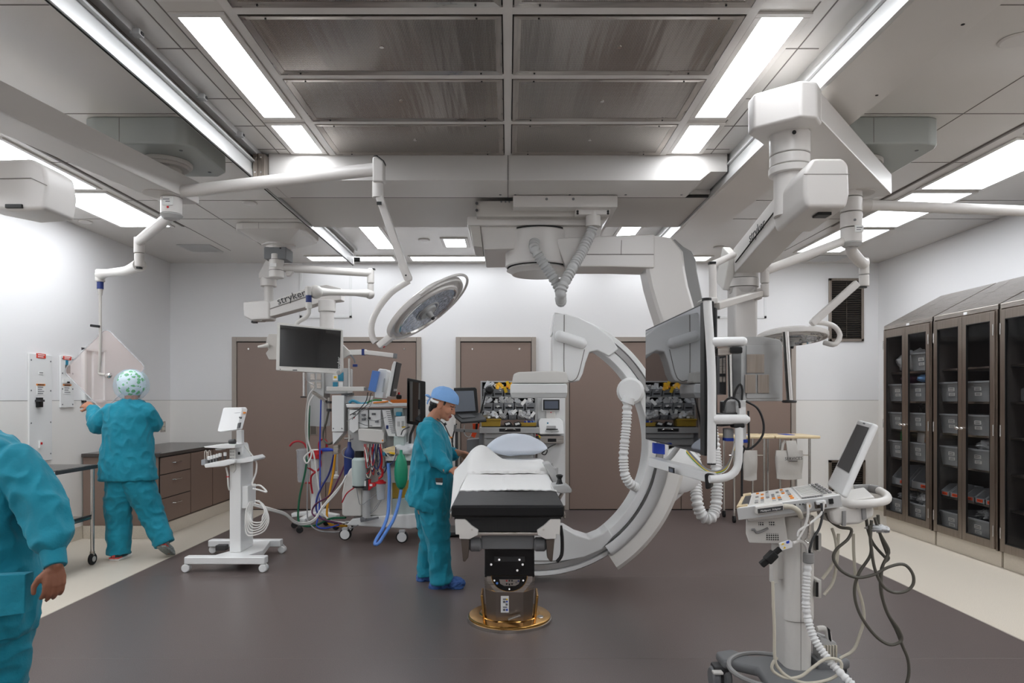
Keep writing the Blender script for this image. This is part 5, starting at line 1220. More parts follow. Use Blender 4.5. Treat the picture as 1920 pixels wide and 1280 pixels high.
# steel instrument table at left edge
r = thing('instrument_table', 'dark topped steel instrument table on casters in front of the left corner', 'table', (-4.07, 5.75, 0))
tx0, tx1, ty0, ty1 = -4.42, -3.73, 4.9, 6.21
b = MB('steel').bx(tx0, tx1, ty0, ty1, .885, .905, .004); b.m('counter_top').bx(tx0 + .01, tx1 - .01, ty0 + .01, ty1 - .01, .904, .908).m('charcoal').bx(tx1 - .004, tx1 + .002, ty0, ty1, .872, .905, .002).m('label_white').bx(tx1 + .001, tx1 + .003, 5.55, 5.62, .88, .9).build('table_top', r)
MB('steel').bx(tx0 + .03, tx1 - .03, ty0 + .03, ty1 - .03, .42, .44, .004).m('charcoal').bx(tx1 - .05, tx1 - .035, ty0 + .04, ty1 - .03, .415, .455).build('lower_shelf', r)
for x in (tx0 + .04, tx1 - .03):
    for y in (ty0 + .04, ty1 - .03):
        g = MB('chrome').cyl((x, y, .11), (x, y, .885), .016, n=14).build('leg', r)
        MB('steel').cyl((x, y, .09), (x, y, .125), .02, n=12).m('rubber').cyl((x - .014, y, .055), (x + .014, y, .055), .054, n=24, bev=.006).m('grey_light').cyl((x - .017, y, .055), (x + .017, y, .055), .025, n=16).build('caster', g)

# ================================================================ wood topped tables
def wood_table(x0, x1, y0, y1, z, lab, bag, cat='table'):
    r = thing('side_table', lab, cat, ((x0 + x1) / 2, (y0 + y1) / 2, 0))
    MB('wood').bx(x0, x1, y0, y1, z - .035, z, .012, 3).build('table_top', r)
    for x in (x0 + .08, x1 - .1):
        for y in (y0 + .08, y1 - .08):
            g = MB('chrome').cyl((x, y, .08), (x, y, z - .035), .014, n=12).build('leg', r); MB('rubber').cyl((x - .012, y, .045), (x + .012, y, .045), .044, n=18).build('caster', g)
    MB('chrome').cyl((x0 + .08, y0 + .08, z - .24), (x1 - .1, y0 + .08, z - .24), .006, n=8).cyl((x0 + .02, y0 + .08, z - .24), (x0 + .08, y0 + .08, z - .24), .006, n=8).build('hanging_rail', r)
    MB('blue').bx(x0 + .18, x1 - .25, y0 + .14, y1 - .14, z, z + .004).build('tray_paper', None, 'blue paper mat on the ' + bag, 'paper mat')
t0, t1 = U(1455, 0, 8.2), U(1539, 0, 8.2)
wood_table(t0.x - .0, t1.x, 8.2, 8.75, 1.06, 'pale wood topped table on steel legs, right one of the pair', 'right wood topped table')
t2, t3 = U(1368, 0, 8.2), U(1453, 0, 8.2)
wood_table(t2.x, t3.x, 8.2, 8.75, 1.06, 'pale wood topped table, left of the pair behind the monitor frame', 'left wood topped table')
def bag(px0, px1, py0, py1, lab, flap):
    Y = 8.24; r = thing('cloth_bag', lab, 'bag', U((px0 + px1) / 2, py1, Y))
    vs = []; nx, ny = 10, 14; rs = []
    for j in range(ny + 1):
        v = j / ny; w = (1 + .05 * math.sin(v * 5)); ring = []
        for i in range(nx + 1):
            u = i / nx; p = U(px0 + (px1 - px0) * (.5 + (u - .5) * w), py0 + (py1 - py0) * v + (2 * math.sin(u * PI) if j == ny else 0), Y)
            ring.append(p + V((0, -.012 - .03 * math.sin(PI * u) * math.sin(PI * min(1, v + .1)) + .006 * noise.noise(p * 12), 0)))
        back = [V((p.x, Y + .01, p.z)) for p in ring[::-1]]; rs.append(ring + back)
    MB('bag_cloth').rings(rs).build('bag_body', r, angle=80)
    if flap:
        b = MB('bag_cloth').prism([U(1474, 826, Y - .05), U(1493, 826, Y - .05), U(1500, 864, Y - .06), U(1479, 866, Y - .06)], (0, .02, 0), .004); b.m('bag_cloth').tube([U(1466, 845, Y), U(1468, 832, Y), U(1472, 826, Y)], .02, 8); q = b.build('folded_flap', r, angle=80)
        text('SERVICES', .052, 'print_dark', U(1488, 859.5, Y - .065), (1, 0, .04), (0, 0, 1), q); MB('print_dark').box(U(1487.5, 864, Y - .063), (.1, .003, .008)).build('small_print', q)
bag(1455, 1504, 844, 897, 'grey cloth bag with printed flap hanging from the right wood topped table', True)
bag(1394, 1419, 844, 899, 'plain grey cloth bag hanging from the left wood topped table', False)
# ================================================================ anesthesia machine
def caster(par, c, r_, w, m='white_bright', ax=V((0, 1, 0)), nm='caster', fork=True):
    c = V(c); ax = V(ax).normalized()
    b = MB('rubber').cyl(c - ax * w * .5, c + ax * w * .5, r_, n=28, bev=.006).m(m).cyl(c - ax * (w * .5 + .004), c + ax * (w * .5 + .004), r_ * .78, n=24)
    if fork: b.m('grey_light').box(c + V((0, 0, r_ * .9)), (r_ * 1.0, w * 1.1, r_ * .5), None, .006)
    return b.build(nm, par)
YA = 7.1
r = thing('anesthesia_machine', 'white anesthesia machine cluttered with hoses and cables behind the standing nurse', 'anesthesia machine', (-1.35, 7.4, 0))
b = MB('white_bright').prism([U(649, 985, YA), U(660, 972, YA), U(700, 968, YA), U(790, 962, YA), U(796, 970, YA), U(797, 985, YA), U(770, 992, YA), U(700, 988, YA)], (0, .62, 0), .015, 3); b.build('wheel_base', r)
caster(r, U(647.5, 1001, 7.15) , .062, .045); caster(r, U(754, 1006, 7.0), .062, .045); caster(r, U(652, 987, 7.75) + V((0, 0, -.01)), .062, .045); caster(r, U(790, 985, 7.75), .062, .045)
for o in list(r.children)[-4:]:
    pass
b = MB('white_plastic').pp([(641, 965), (641, 925), (646, 898), (655, 880), (668, 868), (678, 866), (678, 968), (646, 968)], YA - .02, .45, .015, 3); b.build('side_shell', r)
b = MB('white_plastic').pp([(677, 850), (760, 850), (760, 905), (735, 905), (735, 966), (677, 966)], YA + .05, .5, .01); b.build('lower_body', r)
MB('mint_grey').pp([(735, 936), (770, 933), (795, 950), (795, 962), (735, 966)], YA + .03, .45, .01).build('foot_cover', r)
b = MB('wood_edge').m('yellow_box').pp([(735, 903), (760, 903), (760, 934), (735, 934)], YA + .08, .3, .004); b.build('open_drawer_tray', r)
b = MB('grey_light').pp([(652, 766), (766, 766), (766, 850), (652, 850)], YA + .12, .4, .01); b.build('upper_body', r)
b = MB('white_bright').pp([(655, 768), (672, 768), (672, 805), (662, 812), (655, 806)], YA + .02, .12, .008).pp([(674, 768), (690, 768), (690, 802), (674, 802)], YA + .06, .08, .005).pp([(692, 768), (714, 768), (714, 800), (692, 800)], YA + .05, .08, .005).pp([(716, 768), (732, 768), (738, 800), (742, 818), (728, 818), (722, 800)], YA + .0, .12, .006); b.build('modules', r)
b = MB('grey_mid')
for i in range(12): b.pp([(724 + i * .9, 771 + i * 3.6), (731 + i * .9, 771 + i * 3.6), (731 + i * .9, 772.2 + i * 3.6), (724 + i * .9, 772.2 + i * 3.6)], YA - .004, .006)
for (x, y) in [(664, 776), (681, 778), (681, 786), (700, 776), (706, 790)]: b.pp([(x - 3, y - 2), (x + 3, y - 2), (x + 3, y + 2), (x - 3, y + 2)], YA + .015, .05)
b.m('red').pp([(663, 782), (665, 782), (665, 784), (663, 784)], YA + .014, .01).m('navy').pp([(724, 797), (728, 797), (728, 804), (724, 804)], YA - .006, .01).m('black').pp([(690, 782), (694, 782), (694, 786), (690, 786)], YA + .03, .05)
b.build('vent_slots', r)
b = MB('white_plastic').pp([(671, 806), (674, 803), (717, 806), (720, 812), (720, 829), (716, 831), (672, 826)], YA - .04, .2, .01, 3).m('orange').pp([(716, 824), (718.5, 824), (718.5, 827), (716, 827)], YA - .046, .01); b.build('printer_module', r)
b = MB('white_bright').pp([(741, 781), (760, 780), (762, 810), (757, 819), (744, 818), (741, 800)], YA - .06, .1, .01).m('grey_light').pp([(745, 790), (749, 790), (749, 799), (745, 799)], YA - .066, .01).pp([(753, 789), (757, 789), (757, 800), (753, 800)], YA - .066, .01).m('yellow').pp([(753, 799), (760, 799), (760, 801), (754, 802)], YA - .066, .01); b.build('vaporizer', r)
b = MB('mint_grey').pp([(738, 818), (758, 816), (758, 848), (738, 850)], YA - .02, .15, .01).pp([(738, 764), (755, 764), (755, 779), (738, 779)], YA + .05, .1, .005).m('teal_panel').pp([(742, 772), (753, 772), (753, 780), (742, 780)], YA + .0, .1, .01); b.build('absorber', r)
b = MB('white_bright').prism([U(648, 757, YA), U(772, 755, YA), U(774, 761, YA), U(650, 764, YA)], (0, .5, 0), .008); b.build('top_shelf', r)
b = MB('grey_light').pp([(647, 757), (772, 755), (774, 757), (648, 759)], YA, .01); 
b = MB('white_bright').prism([U(702, 745, YA + .1), U(709, 693, YA + .1), U(711, 691, YA + .1), U(724, 692, YA + .1), U(726, 696, YA + .1), U(718, 746, YA + .1)], (0, .25, 0), .01, 3).m('grey_light').pp([(716, 735), (719, 735), (722, 709), (720, 709)], YA + .09, .02); b.build('monitor_back', r)
b = MB('white_bright').prism([U(723, 744, YA), U(735, 684, YA), U(738, 677, YA), U(743, 678, YA), U(731, 742, YA)], (0, .3, 0), .008, 3).m('black').prism([U(731, 742, YA + .005), U(743, 678, YA + .005), U(745, 679, YA + .005), U(733, 743, YA + .005)], (0, .29, 0)); b.build('display', r)
MB('navy').m('hose_blue').prism([U(690, 731, YA), U(698, 694, YA), U(711, 696, YA), U(703, 735, YA)], (0, .06, 0), .004).build('blue_clip_folder', r)
b = MB('white_bright').cyl(U(735, 731, YA + .1), U(744, 731, YA + .1), .012, n=12).build('side_knob', r)
b = MB('white_bright').pp([(622, 741), (645, 741), (645, 809), (622, 809)], YA + .12, .25, .006).pp([(623, 810), (645, 810), (624, 834)], YA + .14, .2, .004).m('steel').pp([(625, 836), (634, 834), (634, 851), (625, 852)], YA + .16, .1, .003)
b.m('grey_mid').cyl(U(625, 803, YA + .12), U(625, 803, YA + .116), .007, n=8).cyl(U(641, 803, YA + .12), U(641, 803, YA + .116), .007, n=8).build('side_box', r)
b = MB('grey_light').pp([(645, 742), (690, 742), (690, 756), (645, 756)], YA + .2, .3, .006).m('charcoal').pp([(640, 738), (660, 736), (660, 741), (640, 742)], YA + .15, .1).build('rear_shelf', r)
c0 = U(653, 880, YA); q = MB('navy').lathe([(.01, .34), (.018, .33), (.02, .28), (.05, .24), (.055, .2), (.055, -.02), (.04, -.03)], c0 + V((0, .05, -.05)), n=20).m('chrome').cyl(c0 + V((0, .05, .28)), c0 + V((0, .05, .36)), .014, n=10).cyl(c0 + V((-.05, .05, .32)), c0 + V((.04, .05, .32)), .012, n=10).build('gas_cylinder', r)
b = MB('mint_grey').lathe([(.06, .0), (.072, .01), (.075, .1), (.078, .11), (.078, .27), (.06, .29), (.03, .3)], U(674, 911, YA - .08), n=28).m('black').lathe([(.06, -.012), (.07, -.012), (.07, .004)], U(674, 911, YA - .08), n=24, cap=False).lathe([(.045, .29), (.045, .36), (.02, .36)], U(674, 911, YA - .08), n=20); b.build('evac_canister', r)
b = MB('charcoal').pp([(679, 899), (690, 899), (690, 919), (679, 919)], YA - .12, .08, .004).m('label_white').pp([(681, 901), (686, 901), (686, 911), (681, 911)], YA - .123, .01).m('red').pp([(690, 899), (694, 899), (694, 906), (704, 904), (705, 911), (697, 914), (693, 919), (690, 919)], YA - .11, .06, .004).m('label_white').pp([(693, 907), (698, 907), (698, 911), (693, 911)], YA - .113, .01); b.build('suction_regulator', r)
b = MB('grey_light').tube([U(687, 918, YA - .06), U(687, 970, YA - .06)], .042, 14).m('grey_mid').box(U(682, 972, YA - .06), (.06, .08, .04), None, .006).bar(U(676, 977, YA - .1), U(710, 970, YA - .05), .012, .02); b.build('pole', r)
q = MB('clear_can').lathe([(.035, 0), (.042, .01), (.05, .16), (.045, .165)], U(714, 936, YA - .1), n=22).build('suction_jar', r); MB('red').lathe([(.055, .165), (.055, .18), (.03, .19), (.03, .2)], U(714, 936, YA - .1), n=22).tube([U(710, 897, YA - .1), U(716, 892, YA - .1), U(717, 882, YA - .1), U(712, 874, YA - .1)], .012, 8).build('jar_lid', q)
q = MB('bag_green').lathe([(.014, .40), (.016, .36), (.035, .345), (.058, .28), (.07, .19), (.066, .1), (.045, .03), (.02, .0)], U(752, 917, YA - .16), n=24).build('breathing_bag', r, angle=80)
b = MB('hose_blue'); b.tube([U(728, 868, YA - .18), U(730, 900, YA - .2), U(729, 935, YA - .2), U(727, 965, YA - .25), U(718, 990, YA - .35), U(706, 1010, YA - .45), U(703, 1020, YA - .5), U(710, 1018, YA - .5), U(720, 1003, YA - .42), U(737, 975, YA - .3), U(747, 945, YA - .2), U(752, 918, YA - .16)], .017, 12); b.build('breathing_hose', r)
b = MB('white_bright').pp([(722, 856), (778, 850), (782, 858), (770, 864), (722, 864)], YA - .05, .35, .006).m('grey_mid').pp([(722, 866), (772, 864), (772, 872), (722, 874)], YA, .2, .004); b.build('work_surface', r)
b = MB('plastic_bag'); 
b2 = MB('plastic_bag').ball((0, 0, 0), 1, 12); b2.v = [U(760, 843, YA + .05) + V((p.x * .16, p.y * .14, p.z * .07)) * (1 + .4 * noise.noise(p * 4)) for p in b2.v]; b2.build('wrapped_supplies', r, angle=80)
b = MB('wood').pp([(716, 842), (738, 836), (742, 842), (742, 848), (720, 850)], YA - .1, .06, .006).m('yellow').pp([(730, 847), (741, 849), (740, 852), (730, 850)], YA - .12, .04).m('teal_panel').pp([(715, 848), (722, 847), (722, 854), (715, 854)], YA - .11, .05, .003); b.build('small_supplies', r)
b = MB('cap_blue').m('teal_panel').tube([U(655, 755, YA + .02), U(660, 751, YA + .02), U(668, 753, YA + .02), U(676, 757, YA + .02), U(690, 756, YA + .02)], .016, 8).m('label_white').tube([U(690, 756, YA), U(708, 752, YA), U(722, 752, YA), U(735, 757, YA)], .012, 8).m('green').tube([U(688, 755, YA - .01), U(700, 750, YA - .01), U(716, 750, YA - .01)], .009, 6).m('orange').tube([U(700, 755, YA - .02), U(714, 754, YA - .02), U(728, 752, YA - .02)], .009, 6); b.build('tubing', r)
random.seed(3)
for i in range(26):
    m = random.choice(['cable_white', 'cable_white', 'cable_grey', 'navy', 'charcoal', 'cable_cream', 'red'])
    x0 = random.uniform(682, 716); x1 = x0 + random.uniform(-12, 14); dep = random.uniform(.02, .14); lo = random.uniform(865, 897)
    MB(m).tube([U(x0, 832, YA - dep), U(x0 + random.uniform(-6, 4), lo - 14, YA - dep), U((x0 + x1) / 2, lo, YA - dep - .02), U(x1 + 3, lo - 16, YA - dep), U(x1, 838, YA - dep + .02)], random.choice([.0045, .006, .005]), 6).build('monitor_cable', r)
for pts, m, rr in [([(690, 735), (686, 752), (672, 768), (656, 778)], 'black', .005), ([(696, 736), (690, 756), (676, 770), (660, 786)], 'black', .004), ([(703, 735), (694, 760), (680, 770), (650, 790)], 'cable_grey', .004),
                   ([(672, 772), (690, 786), (706, 788), (724, 782)], 'cable_grey', .003), ([(672, 792), (686, 797), (698, 798)], 'charcoal', .003), ([(752, 815), (756, 806), (768, 800)], 'charcoal', .006),
                   ([(742, 838), (740, 860), (730, 872), (718, 876)], 'navy', .004), ([(718, 843), (735, 860), (742, 850)], 'cable_white', .004), ([(664, 914), (650, 925), (641, 942)], 'cable_red', .007), ([(668, 912), (672, 935), (676, 946), (688, 940), (705, 925)], 'cable_grey', .004),
                   ([(714, 936), (700, 955), (694, 962), (704, 955), (716, 936)], 'cable_grey', .004), ([(650, 838), (642, 845), (645, 855), (660, 860)], 'cable_grey', .005)]:
    MB(m).tube([U(x, y, YA - .13) for x, y in pts], rr, 6).build('cable', r)
MB('amber').pp([(732, 749), (769, 748), (769, 755), (732, 756)], YA + .12, .15, .004).build('sample_tray', None, 'orange plastic tray on the top shelf of the anesthesia machine', 'tray')
b = MB('black').lathe([(.02, 0), (.03, .01), (.03, .04), (.012, .05)], U(748, 748, YA + .2), n=16).m('red').lathe([(.01, .05), (.012, .06), (.004, .075)], U(748, 748, YA + .2), n=12); b.build('bottle', None, 'small black bottle with red cap behind the orange tray', 'bottle')

# tall black monitor
r = thing('upright_monitor', 'black upright monitor on an arm behind the standing nurse', 'monitor', U(780, 800, 7.0))
MB('black').prism([U(764, 708, 6.85), U(798, 715, 7.05), U(798, 800, 7.05), U(763, 794, 6.85)], (-.01, .045, 0), .008).build('monitor_case', r)
MB('screen').prism([U(768, 714, 6.846), U(794, 719, 7.035), U(794, 793, 7.035), U(768, 789, 6.846)], (0, .003, 0)).build('screen', r)
b = MB('charcoal').tube([U(782, 780, 7.08), U(776, 800, 7.1), U(770, 815, 7.12), U(768, 832, 7.15), U(760, 840, 7.2)], .014, 10); b.build('support_arm', r)
# red topped suction stand
YS = 7.95
r = thing('suction_stand', 'white wheeled suction stand with two clear canisters and red tubing by the door', 'suction stand', U(590, 975, YS))
b = MB('white_bright').cyl(U(591, 958, YS), U(591, 842, YS), .05, .05, 20, .004); b.build('pole', r)
q = MB('white_bright').bar(U(548, 965, YS), U(616, 957, YS), .09, .05, bev=.012).bar(U(565, 976, YS - .25), U(591, 962, YS), .09, .05, bev=.012).bar(U(591, 960, YS), U(634, 968, YS - .1), .09, .05, bev=.012).build('foot_frame', r)
for (x, y, d) in [(552, 973, 0), (562, 984, -.3), (630, 977, -.12), (612, 966, .15)]:
    c = U(x, y, YS + d); c.z = .035; MB('rubber').cyl(c - V((0, .015, 0)), c + V((0, .015, 0)), .035, n=18).m('charcoal').box(c + V((0, 0, .035)), (.04, .05, .03), None, .004).build('caster', r)
b = MB('red').pp([(577, 845), (604, 844), (604, 850), (599, 852), (599, 860), (582, 860), (577, 852)], YS - .08, .12, .006); b.build('manifold', r)
for (x, lidm, nm) in [(569, 'clear_can', 0), (612, 'blue', 1)]:
    q = MB('clear_can').lathe([(.06, 0), (.068, .02), (.078, .3), (.08, .36)], U(x, 903, YS), n=26).build('suction_canister', r)
    b = MB('white_plastic')
    MB(lidm).lathe([(.084, .36), (.086, .375), (.05, .39), (.02, .395)], U(x, 903, YS), n=26).build('canister_lid', q)
for pts in ([(543, 836), (550, 829), (560, 827), (570, 831), (575, 840)], [(600, 850), (598, 832), (604, 823), (612, 827), (613, 838)], [(596, 852), (601, 865), (600, 876), (592, 884), (584, 880), (577, 876)], [(592, 884), (584, 892), (583, 905), (586, 925)], [(573, 905), (580, 905), (583, 905)]):
    MB('cable_red').tube([U(x, y, YS - .1) for x, y in pts], .011, 8).build('red_tube', r)
b = MB('clear_can').tube([U(632, 840, YS), U(632, 890, YS)], .012, 8).m('white_plastic').lathe([(.01, 0), (.035, .01), (.035, .04), (.01, .06), (.01, .09)], U(630, 898, YS - .05), n=16); b.build('spare_tip', r)
for nm, m, rr, pts, lab in [('gas_hose', 'cable_green', .012, [(580, 760, 7.85), (578, 830, 7.85), (573, 880, 7.8), (562, 930, 7.75), (559, 970, 7.7), (566, 984, 7.6), (590, 985, 7.5), (620, 972, 7.3), (648, 970, 7.2)], 'dark green gas hose hanging from the rear boom to the floor'),
        ('gas_hose', 'cable_yellow', .013, [(629, 850, 7.6), (624, 890, 7.6), (616, 935, 7.55), (613, 965, 7.5), (620, 983, 7.4), (650, 986, 7.25)], 'yellow gas hose hanging beside the anesthesia machine'),
        ('gas_hose', 'cable_navy', .011, [(626, 852, 7.65), (618, 885, 7.65), (602, 915, 7.6), (594, 935, 7.55), (594, 958, 7.5), (608, 975, 7.4), (640, 980, 7.25)], 'navy blue gas hose looping beside the suction stand'),
        ('cable', 'cable_purple', .009, [(648, 868, 7.3), (636, 895, 7.3), (618, 928, 7.35), (592, 945, 7.4), (586, 963, 7.4), (608, 974, 7.3), (640, 981, 7.2)], 'dark purple tube sagging between machine and suction stand'),
        ('cable', 'blue', .008, [(602, 745, 7.7), (600, 830, 7.75), (600, 900, 7.7), (598, 960, 7.6), (594, 985, 7.45), (610, 990, 7.35), (635, 984, 7.2)], 'thin blue cable dropping from the rear boom to the floor'),
        ('cable', 'cable_grey', .007, [(577, 880, 7.7), (576, 960, 7.6), (580, 980, 7.5), (600, 995, 7.3), (640, 996, 7.2), (672, 984, 7.1)], 'thin grey cable lying on floor by the caster'),
        ('power_cable', 'cable_white', .009, [(588, 740, 7.65), (579, 760, 7.65), (577, 820, 7.7), (584, 850, 7.7), (576, 868, 7.6), (570, 858, 7.6), (580, 848, 7.6), (588, 850, 7.6), (600, 930, 7.6), (606, 960, 7.5), (620, 975, 7.35), (648, 980, 7.2)], 'thick white cable looping down from the rear boom outlets'),
        ('power_cable', 'cable_olive', .012, [(616, 770, 7.6), (612, 790, 7.6), (606, 810, 7.6), (607, 824, 7.6), (616, 832, 7.55), (626, 828, 7.5)], 'olive cable bundle under the rear boom pole clamp')]:
    MB(m).tube([U(*p) for p in pts], rr, 8).build(nm, None, lab, 'hose' if 'hose' in nm else 'cable')

# ================================================================ white ultrasound cart, left
r = thing('ultrasound_cart', 'slim white ultrasound cart with small tilted screen and probe tray, left of center', 'ultrasound cart', (-2.45, 6.2, 0))
zf = .095
b = MB('white_bright').bx(-2.80, -2.10, 5.90, 5.99, .07, .135, .01, 3).bx(-2.90, -2.20, 6.60, 6.69, .07, .135, .01, 3).prism([(-2.60, 5.95, .075), (-2.30, 5.95, .075), (-2.22, 6.2, .075), (-2.3, 6.62, .075), (-2.6, 6.62, .075), (-2.5, 6.2, .075)], (0, 0, .055), .008); b.build('foot_frame', r)
for (x, y) in [(-2.79, 5.93), (-2.12, 5.93), (-2.87, 6.66), (-2.20, 6.66)]:
    c = V((x, y, .036)); MB('white_bright').cyl(c - V((0, .03, 0)), c - V((0, .006, 0)), .036, n=20, bev=.006).cyl(c + V((0, .006, 0)), c + V((0, .03, 0)), .036, n=20, bev=.006).m('grey_light').box(c + V((0, 0, .025)), (.03, .03, .05), None, .005).build('caster', r)
MB('charcoal').box((-2.72, 6.5, .09), (.1, .08, .05), None, .008).build('foot_pedal', r)
MB('white_bright').bx(-2.487, -2.385, 6.1, 6.4, .13, .945, .008, 3).build('column', r)
b = MB('white_plastic').pp([(430, 842), (440, 842), (442, 880), (438, 886), (433, 885), (430, 878)], 6.09, .02, .004).m('charcoal')
for i in range(5):
    for j in range(3): b.cyl(U(432 + j * 3, 847 + i * 6, 6.09), U(432 + j * 3, 847 + i * 6, 6.086), .004, n=6)
b.build('side_label_plate', r)
q = MB('white_bright').prism([U(382, 870, 6.0), U(428, 861, 6.0), U(440, 862, 6.0), U(440, 868, 6.0), U(420, 874, 6.0), U(384, 877, 6.0)], (0, .28, 0), .008).build('probe_tray', r)
b = MB('clear_can').prism([U(377, 862, 6.0), U(384, 860, 6.0), U(384, 872, 6.0), U(377, 872, 6.0)], (0, .26, 0), .004); b.m('chrome')
for x in (387, 394): b.tube([U(x - 3, 862, 6.05), U(x - 3, 848, 6.05), U(x - 1, 844, 6.05), U(x + 1, 848, 6.05), U(x + 1, 862, 6.05)], .005, 6)
b.build('wire_holder', q)
for i in range(6):
    x = 392 + i * 5.2 + (4 if i == 5 else 0); y = 866 - i * 1.5
    MB('charcoal').cyl(U(x, y + 2, 6.05), U(x, y - 4, 6.05), .008, n=10).m('white_bright').cyl(U(x, y - 4, 6.05), U(x, y - 11, 6.05), .014, n=12, bev=.003).build('probe_plug', q)
b = MB('white_bright').prism([U(381, 837, 6.0), U(425, 832, 6.0), U(442, 833, 6.0), U(440, 840, 6.0), U(420, 841, 6.0), U(384, 839, 6.0)], (0, .28, 0), .006).pp([(403, 841), (418, 840), (414, 844), (404, 844)], 6.1, .1, .003); q = b.build('upper_tray', r)
MB('charcoal').tube([U(430, 829, 6.05), U(441, 827, 6.05)], .022, 12).build('probe_handle', q)
b = MB('white_bright').pp([(443, 806), (453, 806), (454, 852), (443, 852)], 6.15, .06, .006).pp([(440, 832), (456, 832), (462, 860), (440, 862)], 6.18, .12, .006).m('black').pp([(446, 847), (450, 847), (450, 852), (446, 852)], 6.145, .01).m('white_bright').prism([U(440, 862, 6.05), U(470, 856, 6.05), U(476, 861, 6.05), U(474, 865, 6.05), U(455, 868, 6.05), U(440, 868, 6.05)], (0, .3, 0), .006); b.build('neck', r)
q = MB('white_bright').prism([U(417, 808, 5.98), U(428, 764, 6.1), U(463, 763, 6.1), U(465, 768, 6.1), U(455, 805, 5.98), U(424, 810, 5.98)], V((-.03, -.045, .0)), .01, 3).build('tablet_screen', r)
b = MB('grey_mid').pp([(438, 774), (451, 773), (451, 775), (438, 776)], 6.03, .03).pp([(448, 781), (452, 781), (452, 785), (448, 785)], 6.0, .03).pp([(446, 793), (450, 792), (448, 802), (444, 803)], 5.93, .03).m('orange').pp([(456, 772), (459, 772), (459, 775), (456, 775)], 6.03, .03); b.build('back_markings', q)
b = MB('white_bright').bx(-2.385, -2.33, 6.12, 6.32, .52, .72, .006); b.build('cable_hook_plate', r)
for i in range(6):
    o = i * 1.3; MB('cable_white').tube([U(468 + o, 940, 6.05 + i * .03), U(461 + o * 1.5, 962 + i * 2, 6.02), U(462 + o * 2.4, 999 - i * 4, 6.0), U(476 + o * 2.2, 1003 - i * 5, 6.0), U(496 - o * .6, 994 - i * 5, 6.0), U(504 - o * 1.2, 972 - i * 3, 6.02), U(494 - o, 946 - i, 6.05), U(478 + o, 938, 6.05)], .0062, 6).build('coiled_cable', r)
MB('cable_white').tube([U(458, 834, 6.2), U(470, 850, 6.2), U(480, 865, 6.18), U(480, 885, 6.15), U(473, 908, 6.1), U(488, 910, 6.1), U(500, 922, 6.05), U(485, 918, 6.05), U(474, 916, 6.05)], .008, 8).tube([U(424, 876, 6.1), U(427, 890, 6.08), U(428, 910, 6.08), U(430, 918, 6.1)], .008, 8).m('red').cyl(U(425, 893, 6.08), U(429, 894, 6.08), .01, n=8).build('cables', r)
for k in range(2): MB('cable_white').tube([U(476, 944 + k * 3, 6.1), U(510, 954 + k * 3, 6.2), U(535, 962 + k * 3, 6.4), U(553, 977 + k * 3, 6.6), U(572, 980 + k * 3, 6.75), U(590, 972 + k * 3, 6.85), U(606, 948 + k * 3, 6.95), U(630, 920 + k * 4, 6.98), U(642, 905, 7.02), U(650, 890, 7.05)], .009, 8).build('power_cable', None, ['upper white cable sagging from the slim cart to the anesthesia machine', 'lower white cable sagging from the slim cart to the anesthesia machine'][k], 'cable')
# ================================================================ ultrasound machine in the right foreground
r = thing('ultrasound_machine', 'cream portable ultrasound system on pedestal in right foreground with raised screen', 'ultrasound machine', (1.4, 3.45, 0))
# base
b = MB('grey_mid'); zb, zt = .115, .165
poly = [(1.10, 3.62), (1.20, 3.66), (1.26, 3.56), (1.55, 3.56), (1.66, 3.62), (1.75, 3.60), (1.76, 3.50), (1.62, 3.42), (1.60, 3.2), (1.62, 2.95), (1.50, 2.90), (1.42, 3.04), (1.20, 2.98), (1.06, 2.92), (1.02, 3.02), (1.22, 3.2), (1.24, 3.40), (1.10, 3.50)]
b.prism([(x, y, zb) for x, y in poly], (0, 0, zt - zb), .018, 3); b.build('wheel_base', r)
b = MB('grey_plastic').tube([V((1.30 + .2 * math.cos(t), 3.36 + .22 * math.sin(t), zt + .004)) for t in [PI * .35 + k * PI * 1.3 / 12 for k in range(13)]], .012, 8).build('base_ridge', r)
for (x, y) in [(1.10, 3.54), (1.70, 3.53), (1.54, 2.95), (1.08, 2.97)]:
    c = V((x, y, .058)); q = MB('grey_mid').cyl(c - V((.05, 0, 0)), c - V((.008, 0, 0)), .058, n=24, bev=.01).cyl(c + V((.008, 0, 0)), c + V((.05, 0, 0)), .058, n=24, bev=.01).m('charcoal').box(c + V((0, 0, .045)), (.08, .08, .05), None, .012).m('white_plastic').box(c + V((-.03, -.06, .05)), (.05, .04, .012), None, .004).build('caster', r)
# column: rounded section
def sect(x0, x1, y0, y1, z, rad=.05):
    out = []
    for (sx, sy, a0) in [(1, 1, 0), (-1, 1, 90), (-1, -1, 180), (1, -1, 270)]:
        for k in range(5):
            a = math.radians(a0 + k * 22.5); out.append(V(((x0 + x1) / 2 + sx * ((x1 - x0) / 2 - rad) + math.cos(a) * rad, (y0 + y1) / 2 + sy * ((y1 - y0) / 2 - rad) + math.sin(a) * rad, z)))
    return out
x0, x1 = 1.372, 1.515
b = MB('white_plastic').rings([sect(x0 + .01, x1 - .005, 3.36, 3.58, .16), sect(x0 + .008, x1 - .003, 3.36, 3.58, .40)]); q = b.build('lower_column', r)
b = MB('white_plastic').rings([sect(x0 + .002, x1 + .003, 3.352, 3.59, .405), sect(x0, x1 + .005, 3.35, 3.59, .42), sect(x0 - .002, x1 + .005, 3.35, 3.59, .92)]); b.build('column', r)
MB('seam').bx(1.438, 1.4395, 3.3485, 3.351, .17, .9).build('column_seam', q)
b = MB('white_plastic').bx(1.312, 1.340, 3.38, 3.43, .585, .73, .006).bx(1.340, 1.38, 3.40, 3.43, .6, .74, .008); b.build('side_bracket', r)
